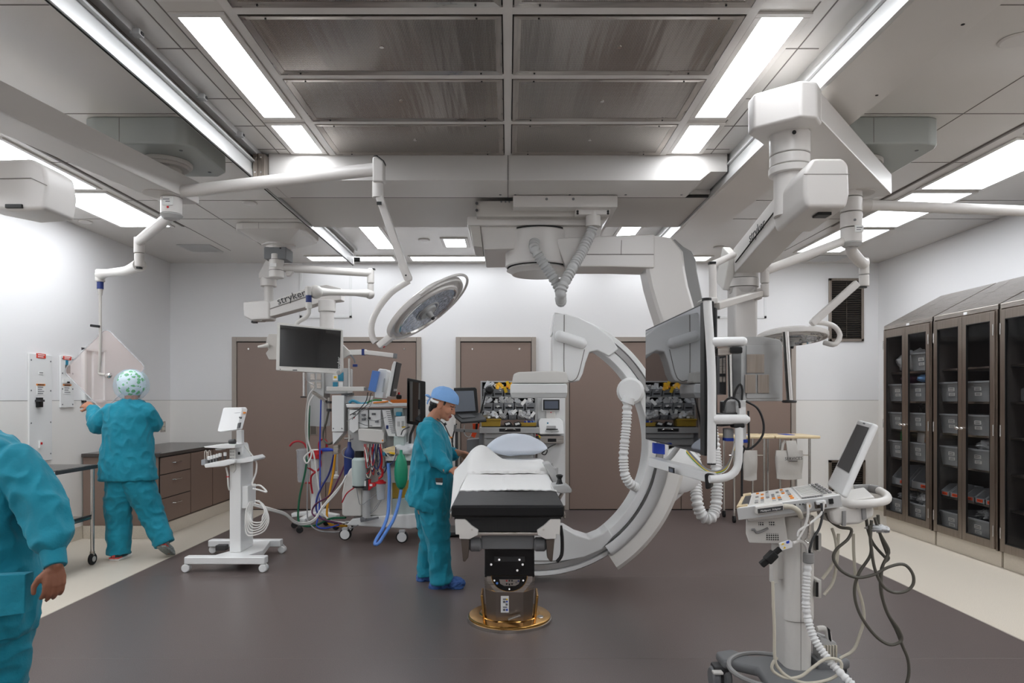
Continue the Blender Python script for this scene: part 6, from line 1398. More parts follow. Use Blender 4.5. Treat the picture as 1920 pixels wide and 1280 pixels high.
for z in (.78, .55): MB('white_plastic').bx(1.52, 1.545, 3.36, 3.48, z - .03, z + .06, .004).m('black').bx(1.515, 1.525, 3.35, 3.36, z - .02, z + .05).build('cable_cleat', r)
# underbox with perforation
b = MB('white_plastic').prism([U(1399, 966, 3.3), U(1470, 963, 3.3), U(1478, 1020, 3.3), U(1404, 1018, 3.3), U(1398, 1000, 3.3)], (.105, .26, 0), .008); q = b.build('battery_box', r)
MB('vent_mesh').prism([U(1437, 1000, 3.297), U(1459, 1000, 3.297), U(1461, 1013, 3.297), U(1436, 1012, 3.297)], (0, .004, 0)).prism([U(1422, 979, 3.297), U(1432, 979, 3.297), U(1433, 986, 3.297), U(1423, 986, 3.297)], (0, .004, 0)).prism([U(1442, 978, 3.297), U(1453, 978, 3.297), U(1454, 986, 3.297), U(1443, 986, 3.297)], (0, .004, 0)).build('speaker_grilles', q)
b = MB('grey_plastic').tube([U(1409, 993, 3.29), U(1414, 992, 3.285), U(1418, 998, 3.285), U(1425, 997, 3.29), U(1440, 990, 3.295)], .006, 6).build('latch', q)
b = MB('white_plastic').prism([U(1398, 969, 3.24), U(1402, 963, 3.24), U(1590, 938, 3.24), U(1640, 930, 3.24), U(1640, 941, 3.24), U(1560, 952, 3.24), U(1500, 966, 3.24), U(1402, 979, 3.24)], (.13, .34, 0), .01); b.build('platform', r)
# console
A, B, C_, D = V((1.075, 3.2, .990)), V((1.557, 3.2, 1.052)), V((1.66, 3.65, 1.052)), V((1.263, 3.65, .990))
up = ((B - A).cross(D - A)).normalized()
b = MB('white_bright').prism([A, B, C_, D], -up * .058, .008, 3); b.build('console', r)
def on(u, v, h=0.0): return A + (B - A) * u * (1 - v) + (C_ - D) * u * v + (D - A) * v + up * h
def kq(b, u0, u1, v0, v1, h0, h1): b.prism([on(u0, v0, h0), on(u1, v0, h0), on(u1, v1, h0), on(u0, v1, h0)], up * (h1 - h0))
b = MB('white_plastic'); kq(b, .12, .6, .04, .96, .0, .003); kq(b, .63, .98, .04, .96, 0, .003); b.build('key_panel', r)
b = MB('wood_edge').m('yellow_box')
b = MB('wood'); kq(b, -.005, .03, .02, .98, -.05, .006); kq(b, -.0, .10, .84, .98, -.05, .006); kq(b, 0, .1, .02, .12, -.05, .006); b.build('wrist_handle', r)
b = MB('charcoal'); kq(b, .03, .11, .14, .82, 0, .001); b.build('handle_recess', r)
random.seed(11); b = MB('grey_plastic')
for i in range(7):
    for j in range(6):
        u, v = .17 + i * .06, .1 + j * .14
        if random.random() < .25: continue
        b.m('orange' if random.random() < .3 else ('grey_light' if random.random() < .6 else 'grey_plastic')); kq(b, u, u + .035, v, v + .05, .003, .008)
b.build('buttons', r)
b = MB('grey_light')
for j in range(8): kq(b, .66, .84, .1 + j * .1, .105 + j * .1, .003, .0045)
kq(b, .635, .642, .05, .95, .003, .006); kq(b, .85, .855, .05, .95, .003, .006)
b.m('grey_plastic')
for i in range(2):
    for j in range(6): kq(b, .87 + i * .05, .90 + i * .05, .12 + j * .13, .2 + j * .13, .003, .011)
for i in range(8): b.cyl(on(.65 + i * .025, .035, .001), on(.65 + i * .025, .035, .008), .007, n=8)
b.build('slider_keys', r)
b = MB('grey_light').prism([on(0, 0, -.002) + V((-.002, -.003, 0)), on(1, 0, -.002) + V((.002, -.003, 0)), on(1, 0, -.056) + V((.002, -.003, 0)), on(0, 0, -.056) + V((-.002, -.003, 0))], (0, .004, 0), .001); q = b.build('side_strip', r)
f = lambda u, h: on(u, 0, h) + V((0, -.004, 0))
b = MB('charcoal').prism([f(.52, -.015), f(.56, -.015), f(.56, -.032), f(.52, -.032)], (0, -.003, 0)).m('chrome').cyl(f(.67, -.03), f(.67, -.03) + V((0, -.012, 0)), .017, n=20).m('brass').cyl(f(.67, -.03) + V((0, -.012, 0)), f(.67, -.03) + V((0, -.014, 0)), .008, n=14).m('steel_dark').prism([f(.74, -.018), f(.85, -.018), f(.85, -.048), f(.74, -.048)], (0, -.004, 0)).m('white_bright').prism([f(.75, -.012), f(.84, -.012), f(.84, -.03), f(.75, -.03)], (0, -.018, 0), .003).m('black').prism([f(.88, -.012), f(.92, -.012), f(.92, -.035), f(.88, -.035)], (0, -.006, 0)).m('charcoal').cyl(f(.60, -.02), f(.60, -.02) + V((0, -.003, 0)), .004, n=6).cyl(f(.63, -.02), f(.63, -.02) + V((0, -.003, 0)), .004, n=6); b.build('ports', q)
q = MB('white_plastic').prism([U(1417, 950, 3.18), U(1466, 942, 3.18), U(1471, 946, 3.18), U(1470, 957, 3.18), U(1421, 965, 3.18), U(1417, 962, 3.18)], (0, .03, 0), .006).m('charcoal').prism([U(1421, 954, 3.177), U(1468, 948, 3.177), U(1468, 956, 3.177), U(1422, 962.5, 3.177)], (0, .004, 0)).build('adapter_module', r)
text('Multiport  Adapter', .0125, 'label_white', U(1445, 955.3, 3.176), (1, 0, .135), (0, 0, 1), q)
MB('cable_cream').tube([U(1470, 949, 3.19), U(1485, 950, 3.17), U(1497, 958, 3.17), U(1502, 969, 3.2)], .012, 10).build('adapter_lead', r)
# screen lid
P0, P1 = V((1.562, 3.2, 1.045)), V((1.69, 3.62, 1.045)); T0, T1 = U(1637, 793, 3.24), U(1609, 786, 3.62)
nn = ((T0 - P0).cross(P1 - P0)).normalized()
if nn.x > 0: nn = -nn
q = MB('white_bright').prism([P0, P1, T1, T0], -nn * .03, .012, 3).build('screen_lid', r)
def ls(u, v, h): a = P0.lerp(P1, u); c = T0.lerp(T1, u); return a.lerp(c, v) + nn * h
MB('screen_grey').m('charcoal').prism([ls(.1, .3, .001), ls(.9, .3, .001), ls(.9, .93, .001), ls(.1, .93, .001)], nn * .001).build('screen', q)
text('GE', .02, 'print_grey', ls(.5, .965, .001), (P0 - P1), (T0 - P0), q) if False else MB('print_grey').prism([ls(.42, .955, .001), ls(.55, .955, .001), ls(.55, .975, .001), ls(.42, .975, .001)], nn * .001).build('small_mark', q)
# rear handle ring and probe cups
b = MB('white_plastic').tube([U(1575, 945, 3.25), U(1620, 945, 3.2), U(1655, 940, 3.22), U(1664, 933, 3.3), U(1655, 923, 3.45), U(1632, 915, 3.6), U(1590, 917, 3.62), U(1565, 928, 3.5)], .02, 12); b.m('grey_plastic').tube([U(1632, 915, 3.6), U(1618, 916, 3.615), U(1600, 917, 3.62)], .022, 12, smooth=False).tube([U(1648, 919, 3.51), U(1640, 917, 3.56), U(1634, 916, 3.59)], .022, 12, smooth=False); b.build('handle_ring', r)
b = MB('white_plastic').prism([U(1555, 957, 3.22), U(1574, 948, 3.22), U(1628, 945, 3.22), U(1640, 950, 3.22), U(1640, 968, 3.22), U(1612, 983, 3.22), U(1570, 985, 3.22), U(1560, 978, 3.22)], (0, .16, 0), .018, 3); q = b.build('probe_holder', r)
b = MB('grey_plastic').pp([(1580, 958), (1587, 957), (1587, 986), (1580, 986)], 3.212, .02, .003).pp([(1616, 951), (1624, 950), (1626, 972), (1618, 975)], 3.21, .02, .003).prism([U(1603, 945, 3.2), U(1617, 943, 3.2), U(1622, 952, 3.2), U(1606, 955, 3.2)], (0, .05, 0), .006); b.build('cup_slots', q)
b2 = MB('clear').m('plastic_bag').ball((0, 0, 0), 1, 12); b2.v = [U(1647, 990, 3.3) + V((p.x * .05, p.y * .05, p.z * .018)) * (1 + .5 * noise.noise(p * 5)) for p in b2.v]; b2.build('bubble_wrap', r, angle=80)
# cables of the probes
ol = [[(1548, 962), (1556, 975), (1575, 988), (1596, 992), (1590, 1010), (1568, 1030), (1563, 1048), (1578, 1070), (1605, 1082), (1635, 1078), (1668, 1062), (1695, 1058), (1711, 1075), (1712, 1095), (1698, 1108), (1675, 1110), (1655, 1097), (1640, 1065), (1633, 1020), (1630, 985)],
      [(1634, 975), (1632, 1010), (1632, 1040), (1610, 1075), (1602, 1110), (1612, 1150), (1640, 1190), (1668, 1208), (1690, 1200), (1685, 1180), (1665, 1150), (1652, 1110), (1652, 1070), (1662, 1045), (1666, 1030), (1650, 1000), (1640, 970)],
      [(1646, 965), (1650, 1000), (1664, 1040), (1665, 1048), (1655, 1060), (1652, 1100), (1660, 1140), (1680, 1180), (1692, 1210), (1702, 1235), (1704, 1262), (1698, 1290), (1690, 1330)],
      [(1624, 972), (1628, 995), (1638, 1020), (1660, 1045)]]
for i, pts in enumerate(ol):
    MB('cable_olive').tube([U(x, y, 3.26 + i * .025) for x, y in pts], .0075, 8).build('probe_cable', r)
cr = [[(1560, 990), (1566, 1010), (1568, 1035), (1560, 1060), (1542, 1085)], [(1600, 1000), (1601, 1040), (1606, 1090), (1617, 1130), (1620, 1160), (1612, 1190), (1600, 1218), (1575, 1234)], [(1572, 1000), (1570, 1045), (1562, 1090), (1545, 1115)],
      [(1449, 1090), (1450, 1130), (1452, 1180), (1453, 1235), (1462, 1255), (1480, 1270), (1510, 1280), (1550, 1275), (1573, 1262), (1578, 1245), (1570, 1236), (1548, 1235), (1525, 1250), (1500, 1268), (1472, 1270), (1450, 1258), (1448, 1245), (1457, 1232)]]
for i, pts in enumerate(cr): MB('cable_cream').tube([U(x, y, 3.34 if i < 3 else 3.15) for x, y in pts], .0075, 8).build('power_cable', r)
for pts, m in [([(1514, 945), (1515, 965), (1508, 990), (1496, 1012)], 'cable_white'), ([(1545, 940), (1540, 962), (1520, 980), (1498, 995), (1496, 1005)], 'cable_white'), ([(1540, 943), (1542, 965), (1536, 990), (1524, 1010), (1518, 1030)], 'charcoal'), ([(1516, 975), (1517, 995), (1514, 1010)], 'steel')]:
    MB(m).tube([U(x, y, 3.17) for x, y in pts], .006, 8).build('signal_cable', r)
MB('grey_plastic').cyl(U(1516, 1036, 3.28), U(1516, 1055, 3.28), .026, n=20, bev=.004).build('hose_collar', r)
b = MB('black').tube([U(1518, 1030, 3.28), U(1518, 1040, 3.28)], .006).m('cable_white').tube([U(1512, 1028, 3.28), U(1513, 1040, 3.28)], .006).m('chrome').tube([U(1516, 1006, 3.25), U(1509, 1012, 3.25), U(1516, 1018, 3.25), U(1523, 1012, 3.25)], .003, 6, closed=False); b.build('cables', r)
MB('white_bright').hose([U(1515, 1054, 3.28), U(1512, 1090, 3.27), U(1511, 1130, 3.26), U(1515, 1160, 3.25), U(1526, 1195, 3.22), U(1545, 1225, 3.19), U(1570, 1255, 3.15), U(1600, 1285, 3.1), U(1640, 1320, 3.05)], .0195, .0145).build('corrugated_hose', r)
q = MB('white_bright').prism([U(1461, 1019, 3.15), U(1481, 1012, 3.15), U(1486, 1016, 3.15), U(1486, 1026, 3.15), U(1467, 1032, 3.15), U(1463, 1028, 3.15)], (0, .012, 0), .003).m('yellow').prism([U(1465, 1022, 3.147), U(1471, 1020, 3.147), U(1468, 1017.5, 3.147)], (0, .002, 0)).prism([U(1469, 1029, 3.147), U(1474, 1027, 3.147), U(1471, 1024, 3.147)], (0, .002, 0)).m('blue').prism([U(1474, 1015, 3.147), U(1480, 1013, 3.147), U(1480, 1018, 3.147), U(1475, 1019, 3.147)], (0, .002, 0)).build('cable_tag', r)
b = MB('black').bar(U(1463, 1028, 3.16), U(1451, 1038, 3.16), .022, .022, bev=.003).bar(U(1453, 1036, 3.16), U(1437, 1052, 3.16), .046, .04, bev=.008).bar(U(1438, 1050, 3.16), U(1427, 1059, 3.16), .028, .028, bev=.004); b.m('cable_white').tube([U(1486, 1018, 3.16), U(1500, 1014, 3.2), U(1510, 1022, 3.25), U(1513, 1036, 3.28)], .007, 8); b.build('power_plug', r)
b = MB('grey_light').prism([U(1538, 1193, 3.4), U(1568, 1204, 3.4), U(1571, 1213, 3.4), U(1571, 1258, 3.4), U(1541, 1262, 3.4)], (0, .1, 0), .006).m('cable_cream')
for i in range(5): b.pp([(1545 + i * 5.5, 1210), (1548 + i * 5.5, 1210), (1548 + i * 5.5, 1258), (1545 + i * 5.5, 1258)], 3.39, .012)
b.m('white_plastic').tube([U(1532, 1179, 3.42), U(1545, 1178, 3.42), U(1552, 1186, 3.42), U(1554, 1198, 3.42)], .015, 10).m('black').prism([U(1552, 1176, 3.4), U(1557, 1180, 3.4), U(1560, 1203, 3.4), U(1556, 1205, 3.4)], (0, .05, 0), .004).m('grey_mid').pp([(1532, 1238), (1580, 1252), (1580, 1276), (1536, 1270)], 3.37, .16, .01); b.build('power_supply', r)

# ================================================================ supply cart and machines at the back
YC2 = 8.15
r = thing('supply_cart', 'grey wheeled supply cart with clear tilt bins, behind the pillow', 'supply cart', (0, 8.4, 0))
b = MB('grey_plastic').pp([(905, 812), (1003, 812), (1003, 940), (905, 940)], YC2, .5, .008); b.build('cart_body', r)
for i, (a, c) in enumerate([(812, 821), (822, 834), (836, 852), (854, 874), (876, 898), (900, 930)]):
    d = MB('grey_light').pp([(908, a), (1000, a), (1000, c), (908, c)], YC2 - .015, .02, .003).build('drawer', r)
    MB('grey_plastic').pp([(912, a), (996, a), (996, a + 1.4), (912, a + 1.4)], YC2 - .025, .012, .002).build('drawer_lip', d)
b = MB('grey_light').pp([(899, 801), (1012, 801), (1012, 812), (899, 812)], YC2 - .04, .6, .006).m('black').pp([(936, 803), (976, 803), (976, 809), (936, 809)], YC2 - .044, .01).m('chrome').tube([U(946, 807, YC2 - .05), U(950, 804.5, YC2 - .06), U(964, 804.5, YC2 - .06), U(967, 806, YC2 - .05)], .005, 6); b.m('black').pp([(903, 799), (1006, 799), (1006, 801.5), (903, 801.5)], YC2 - .02, .5); b.build('cart_top', r)
b = MB('grey_mid').pp([(898, 810), (906, 810), (906, 900), (898, 900)], YC2, .4, .004).pp([(875, 824), (899, 822), (899, 850), (875, 850)], YC2 + .05, .25, .01); b.build('side_bin', r)
for (x) in (908, 1000):
    c = U(x, 952, YC2 + .05); c.z = .06; MB('rubber').cyl(c - V((0, .02, 0)), c + V((0, .02, 0)), .06, n=20).m('grey_light').cyl(c - V((0, .022, 0)), c + V((0, .022, 0)), .03, n=14).build('caster', r); c2 = c + V((0, .4, 0)); MB('rubber').cyl(c2 - V((0, .02, 0)), c2 + V((0, .02, 0)), .06, n=20).build('caster', r)
b = MB('grey_light').pp([(901, 715), (904, 715), (904, 801), (901, 801)], YC2 + .05, .2, .003).pp([(1003, 715), (1007, 715), (1007, 801), (1003, 801)], YC2 + .05, .2, .003).pp([(901, 714), (1007, 714), (1007, 716.5), (901, 716.5)], YC2 + .05, .2, .003).pp([(904, 769.5), (1003, 769.5), (1003, 771.5), (904, 771.5)], YC2 + .06, .16, .002).pp([(904, 743), (1003, 743), (1003, 745), (904, 745)], YC2 + .06, .16, .002).m('charcoal').pp([(904, 716), (1003, 716), (1003, 786), (904, 786)], YC2 + .22, .02); q = b.build('bin_rack', r)
random.seed(5)
def tiltbin(x0, x1, y0, y1, m, heap):
    o = MB('bin_clear').prism([U(x0, y0 + 3, YC2 + .0), U(x1, y0 + 3, YC2 + .0), U(x1 - .6, y1, YC2 + .06), U(x0 + .6, y1, YC2 + .06)], (0, .12, 0), .003).m('black').prism([U(x0 + 3, y1 - 6, YC2 + .028), U(x1 - 3, y1 - 6, YC2 + .028), U(x1 - 3, y1 - 3.5, YC2 + .04), U(x0 + 3, y1 - 3.5, YC2 + .04)], (0, .01, 0)).build('tilt_bin', r)
    h = MB(m)
    for k in range(6):
        c = U(random.uniform(x0 + 2, x1 - 2), random.uniform(y0 + 1 - heap, y0 + 5), YC2 + random.uniform(.0, .06)); R = Matrix.Rotation(random.uniform(-1, 1), 3, 'Y') @ Matrix.Rotation(random.uniform(-.6, .6), 3, 'X')
        if m == 'bag_yellow': h.m(random.choice(['bag_yellow', 'yellow', 'label_white', 'orange']))
        elif m == 'bag_mix': h.m(random.choice(['label_white', 'plastic_bag', 'plastic_bag', 'grey_light', 'bag_mix']))
        h.box(c, (.036, .016, random.uniform(.06, .1)), R, .003)
    h.build('packets', o)
for i in range(5): tiltbin(905 + i * 20, 924 + i * 20, 726, 743, 'bag_yellow' if i in (1, 2) else 'bag_mix', 7)
for i in range(5): tiltbin(905 + i * 20, 924 + i * 20, 752, 769, 'bag_mix', 6)
for i in range(2): tiltbin(905 + i * 16, 920 + i * 16, 775, 786, 'bag_mix', 1)
for i in range(4): tiltbin(937 + i * 16.5, 952 + i * 16.5, 775, 787, 'bag_mix', 4)
b = MB('black').lathe([(.03, 0), (.05, .02), (.05, .06), (.03, .08)], U(918, 733, YC2 - .1), V((0, -1, .3)), 20).tube([U(912, 730, YC2 - .08), U(906, 755, YC2 - .1), U(900, 780, YC2 - .1), U(896, 800, YC2 - .08)], .01, 8); b.build('scanner_head', r)
b = MB('yellow_box').pp([(902, 785), (939, 785), (938, 799), (903, 799)], YC2 - .02, .2, .004); q = b.pp([(901, 785), (940, 785), (940, 788), (901, 788)], YC2 - .03, .22, .003).build('tool_box', None, 'mustard yellow box on the supply cart top, left side', 'box')
b = MB('yellow_box').pp([(972, 792), (1006, 792), (1005, 799.5), (974, 799.5)], YC2 + .02, .2, .004); b.build('tray_box', None, 'mustard yellow open tray on the supply cart top, right side', 'tray')
b = MB('label_white')
for k in range(7): b.m(random.choice(['label_white', 'blue', 'cap_blue'])).box(U(985 + k * 2.6, 790.5, YC2 + .06), (.03, .04, .02), Matrix.Rotation(k, 3, 'Y'), .003)
b.build('vial_heap', None, 'small blue and white vials in the yellow tray', 'vials', kind='stuff')
for (x, lab) in [(952, 'black pouch with white paper on the cart top, left one'), (970, 'black pouch with white paper on the cart top, right one')]:
    q = thing('pouch', lab, 'pouch', U(x, 799, YC2)); MB('black').prism([U(x - 7, 793, YC2), U(x + 3, 790, YC2), U(x + 8, 795, YC2), U(x + 7, 799.5, YC2), U(x - 5, 799.5, YC2)], (0, .12, 0), .006).build('case', q); MB('label_white').prism([U(x - 5, 793.5, YC2 - .003), U(x + 3, 791.5, YC2 - .003), U(x + 5, 795, YC2 - .003), U(x - 3, 797, YC2 - .003)], (0, .004, 0)).build('paper_slip', q)
# white dispensing cabinet
r = thing('warming_cabinet', 'tall white cabinet with small touch screen beside the supply cart', 'cabinet', U(1036, 945, 8.3))
b = MB('white_bright').pp([(1007, 706), (1060, 706), (1060, 948), (1007, 948)], 8.3, .55, .01); b.build('cabinet_body', r)
b = MB('white_bright').pp([(1017, 747), (1049, 747), (1050, 750), (1050, 770), (1016, 770), (1016, 749)], 8.24, .06, .005).m('black').pp([(1018.5, 749), (1049, 749), (1049, 768.5), (1018.5, 768.5)], 8.235, .01).m('screen_blue').pp([(1021, 751.5), (1046.5, 751.5), (1046.5, 766), (1021, 766)], 8.232, .005).m('white_plastic').pp([(1024, 770), (1041, 770), (1041, 787), (1024, 787)], 8.27, .04, .003).m('red').cyl(U(1033, 773, 8.265), U(1033, 773, 8.26), .007, n=10); b.build('touch_screen', r)
b = MB('white_bright').prism([U(1010, 790, 8.12), U(1013, 784, 8.2), U(1050, 784, 8.2), U(1056, 790, 8.12), U(1058, 814, 8.1), U(1012, 814, 8.1)], (0, .2, 0), .012, 3).m('grey_light').prism([U(1025, 798, 8.1), U(1042, 798, 8.1), U(1042, 803, 8.1), U(1025, 803, 8.1)], (0, .02, 0)).m('black').pp([(1024, 804), (1046, 804), (1046, 805.5), (1024, 805.5)], 8.095, .01).m('grey_light').pp([(1022, 807), (1048, 807), (1048, 808.5), (1037, 809), (1035, 810.5), (1030, 809), (1022, 808.5)], 8.09, .01).m('teal_panel').cyl(U(1027, 793, 8.105), U(1027, 793, 8.1), .01, n=12); b.build('printer_unit', r)
b = MB('steel').pp([(1010, 817), (1057, 817), (1057, 831), (1014, 831)], 8.2, .12, .004).m('black').pp([(1027, 822), (1043, 822), (1043, 828), (1027, 828)], 8.195, .01); b.build('lock_bar', r)
MB('black').tube([U(1042, 832, 8.18), U(1030, 838, 8.1), U(1020, 846, 8.05), U(1016, 850, 8.05), U(1022, 852, 8.05), U(1026, 845, 8.05), U(1022, 838, 8.08)], .007, 6).build('cable', r)
b = MB('red').cyl(U(1006.5, 815.5, YC2 - .045), U(1006.5, 815.5, YC2 - .052), .009, n=10).m('yellow').pp([(1009, 815), (1013, 817), (1014, 822), (1011, 820)], YC2 - .05, .006); b.build('lock_tag', None, 'red and yellow lock tag at the cart corner', 'tag')
# laptop on a stand
YL = 7.6
r = thing('laptop', 'black open laptop with grey screen right of the standing nurse', 'laptop', U(876, 795, YL))
b = MB('black').prism([U(849, 778, YL + .1), U(851, 727, YL + .18), U(891, 726, YL + .18), U(894, 729, YL + .18), U(897, 771, YL + .1), U(894, 776, YL + .1)], (0, .02, 0), .006, 3).build('screen_lid', r)
MB('screen_grey').prism([U(852, 772, YL + .086), U(853, 733, YL + .163), U(888, 732, YL + .163), U(892, 770, YL + .086)], (0, .004, 0)).build('screen', r)
b = MB('black').prism([U(851, 779, YL + .08), U(900, 776, YL + .08), U(912, 788, YL - .22), U(912, 791.5, YL - .22), U(865, 794, YL - .22), U(853, 784, YL + .02)], (0, 0, .018), .004).m('charcoal').prism([U(858, 779.5, YL + .02), U(884, 778.5, YL + .02), U(892, 784.5, YL - .12), U(866, 786, YL - .12)], (0, 0, .017)); b.build('keyboard', r)
r = thing('laptop_stand', 'thin grey stand with clamp arm holding the laptop', 'stand', U(858, 900, YL))
b = MB('grey_plastic').bar(U(852, 806, YL), U(897, 808, YL), .04, .035, bev=.004).bar(U(854, 796, YL), U(853, 806, YL), .03, .03); b.m('black').cyl(U(870.5, 808, YL - .02), U(870.5, 808, YL - .025), .008, n=10).tube([U(856, 794, YL), U(850, 815, YL), U(848, 830, YL), U(850, 840, YL)], .008, 8); b.m('charcoal').cyl(U(856, 806, YL), V((U(856, 0, YL).x, YL, .05)), .016, n=12).bx(U(840, 0, YL).x, U(872, 0, YL).x, YL - .2, YL + .2, .02, .06, .01); b.build('stand_frame', r)
MB('grey_light').tube([U(871, 796, YL), U(870, 804, YL), U(872, 815, YL), U(880, 819, YL), U(884, 812, YL)], .006, 6).build('cable', r)
MB('orange_bright').prism([U(886, 794, YL + .2), U(899, 794, YL + .2), U(896, 806, YL + .2), U(890, 821, YL + .2), U(883, 817, YL + .2), U(887, 806, YL + .2)], (0, .02, 0), .003).m('black').pp([(892, 794), (896, 794), (895, 807), (891, 807)], YL + .19, .03).build('orange_strap', None, 'bright orange strap hanging under the laptop', 'strap')
# ================================================================ people
def chain(b, pts, n=16):
    """tapered limb through (point, radius) joints with round ends"""
    for (p, r), (q, s) in zip(pts, pts[1:]): b.cyl(p, q, r, s, n)
    for p, r in pts: b.ball(p, r, 8)
    return b
def blob(b, name, voxel, it, mats, parent=None, pick=None, disp=None, **kw):
    """join overlapping shapes into one continuous skin"""
    me = bpy.data.meshes.new('t'); me.from_pydata(b.v, [], b.f); o = bpy.data.objects.new('t', me); COL.objects.link(o)
    m = o.modifiers.new('r', 'REMESH'); m.mode = 'VOXEL'; m.voxel_size = voxel
    if it: s = o.modifiers.new('s', 'SMOOTH'); s.iterations = it; s.factor = .5
    ev = o.evaluated_get(bpy.context.evaluated_depsgraph_get()); me2 = bpy.data.meshes.new_from_object(ev)
    bpy.data.objects.remove(o); bpy.data.meshes.remove(me)
    vs = [v.co.copy() for v in me2.vertices]; ns = [v.normal.copy() for v in me2.vertices]; fs = [list(p.vertices) for p in me2.polygons]; cs = [p.center.copy() for p in me2.polygons]
    bpy.data.meshes.remove(me2)
    if disp: vs = [v + n * disp(v, n) for v, n in zip(vs, ns)]
    out = MB(mats[0])
    for mm in mats[1:]: out.m(mm)
    out.c = 0; out.raw(vs, fs)
    if pick: out.mi = [pick(c) for c in cs]
    return out.build(name, parent, angle=80, **kw)
def folds(amp, sx, sz, seed):
    def f(v, n):
        p = V((v.x * sx, v.y * sx, v.z * sz)) + V((seed, seed * 2, 0))
        a = 1 - abs(noise.noise(p)) * 2.2; q = V((v.x * sx * 1.9 + v.z * sz, v.y * sx * 1.9, v.z * sz * 2.2 - v.x * sx)) + V((seed * 3, 1, 2))
        c = 1 - abs(noise.noise(q)) * 3
        return amp * (a * .8 + max(c, -.4) * .75 - .3)
    return f
def hand(b, w, d, nrm, curl=.5, side=1, s=1.0, spread=.12):
    """palm with four unequal bent fingers and a thumb; w wrist, d direction, nrm back-of-hand normal"""
    d = V(d).normalized(); nrm = V(nrm); nrm = (nrm - d * nrm.dot(d)).normalized(); sd = d.cross(nrm) * side
    chain(b, [(w - d * .03 * s, .027 * s), (w + d * .01 * s, .025 * s)], 12)
    for i, (off, ln) in enumerate([(-.030, .062), (-.010, .074), (.011, .080), (.031, .070)]):
        k = w + (d * (.083 - .004 * abs(i - 1.6)) + sd * off) * s
        chain(b, [(w + (d * .012 + sd * off * .5) * s, .017 * s), (w + (d * .05 + sd * off * .9) * s, .0155 * s), (k, .0125 * s)], 10)
        fd = (d + sd * (off * spread * 12)).normalized(); p = k; a = curl * .55; r = .0105 * s
        for j, f in enumerate([.45, .32, .23]):
            dirv = (fd * math.cos(a) - nrm * math.sin(a)).normalized(); q = p + dirv * ln * f * s
            chain(b, [(p, r), (q, r * .9)], 10); p = q; r *= .9; a += curl * (.9 if j == 0 else .6)
    t0 = w + (d * .025 + sd * .022) * s; t1 = w + (d * .05 + sd * .05 - nrm * .012) * s; t2 = t1 + (d * .030 + sd * .012 - nrm * .012 * (1 + curl)) * s; t3 = t2 + (d * .026 - sd * .002 - nrm * .012 * curl) * s
    chain(b, [(t0, .018 * s), (t1, .0135 * s), (t2, .0115 * s), (t3, .0095 * s)], 10)
def head(b, c, R, s=1.0):
    """head looking along local +X; R rotates it"""
    T = lambda x, y, z: V(c) + R @ (V((x, y, z)) * s)
    def ball(p, r, n=12): b.ball(T(*p), V(r) * s, n, R)
    ball((-.008, 0, .022), (.098, .076, .092)); ball((.018, 0, -.03), (.072, .066, .078)); ball((.038, 0, -.066), (.050, .050, .052)); ball((.068, 0, -.102), (.022, .024, .018))
    for y in (-1, 1):
        ball((.056, y * .036, -.036), (.030, .026, .032)); ball((.074, y * .030, .008), (.018, .026, .010)); ball((-.012, y * .075, -.022), (.02, .010, .033)); ball((-.02, y * .08, -.012), (.014, .009, .02)); ball((.072, y * .031, -.013), (.016, .015, .011))
    chain(b, [(T(.084, 0, .002), .008 * s), (T(.100, 0, -.028), .010 * s), (T(.105, 0, -.040), .012 * s)], 10)
    ball((.095, .011, -.043), (.010, .008, .008), 8); ball((.095, -.011, -.043), (.010, .008, .008), 8)
    ball((.086, 0, -.067), (.013, .024, .0065), 10); ball((.084, 0, -.079), (.013, .021, .0075), 10)
    return T
def head_pick(c, R, s, base=0):
    inv = R.inverted()
    def f(p):
        q = inv @ (p - V(c)) / s
        if q.x > .076 and abs(q.y) < .024 and -.085 < q.z < -.0625: return 1
        for y in (-.032, .032):
            if q.x > .07 and abs(q.y - y) < .014 and abs(q.z + .0135) < .0032: return 2
            if q.x > .06 and abs(q.y - y) < .022 and abs(q.z - .0105 + abs(q.y - y) * .15) < .0035: return 2
        return 0
    return f
def oval(b, levels, n=28):
    """torso from (centre, half width vec a, half width vec b) cross sections"""
    b.rings([[c + a * math.copysign(abs(math.cos(2 * PI * k / n)) ** .85, math.cos(2 * PI * k / n)) + d * math.copysign(abs(math.sin(2 * PI * k / n)) ** .85, math.sin(2 * PI * k / n)) for k in range(n)] for c, a, d in levels])

# ---- nurse standing at the table, looking down to the right
hc = U(833, 757, 5.5); R1 = Matrix.Rotation(math.radians(24), 3, 'Y') @ Matrix.Rotation(math.radians(-6), 3, 'Z')
b = MB('skin'); T = head(b, hc, R1, 1.0)
nb = U(808, 793, 5.52)
chain(b, [(T(-.02, 0, -.05), .052), (nb, .056)])
ch, wa, pe = U(808, 835, 5.52), U(810, 890, 5.52), U(808, 938, 5.52)
oval(b, [(nb + V((0, 0, .0)), V((.05, 0, 0)), V((0, .06, 0))), (U(806, 806, 5.52), V((.09, 0, 0)), V((0, .15, 0))), (ch, V((.11, 0, 0)), V((0, .15, 0))), (wa, V((.1, 0, 0)), V((0, .13, 0))), (pe, V((.12, 0, 0)), V((0, .16, 0))), (pe - V((0, 0, .1)), V((.1, 0, 0)), V((0, .15, 0)))])
ns, ne, nw = U(803, 808, 5.36), U(820, 858, 5.27), U(843, 880, 5.2)
fs_, fe, fw = U(812, 808, 5.68), U(833, 852, 5.74), U(862, 849, 5.66)
chain(b, [(ns, .05), (ne, .038), (nw, .026)]); chain(b, [(fs_, .05), (fe, .038), (fw, .026)])
nh, nk, na = U(812, 942, 5.43), U(822, 1015, 5.42), U(826, 1080, 5.42)
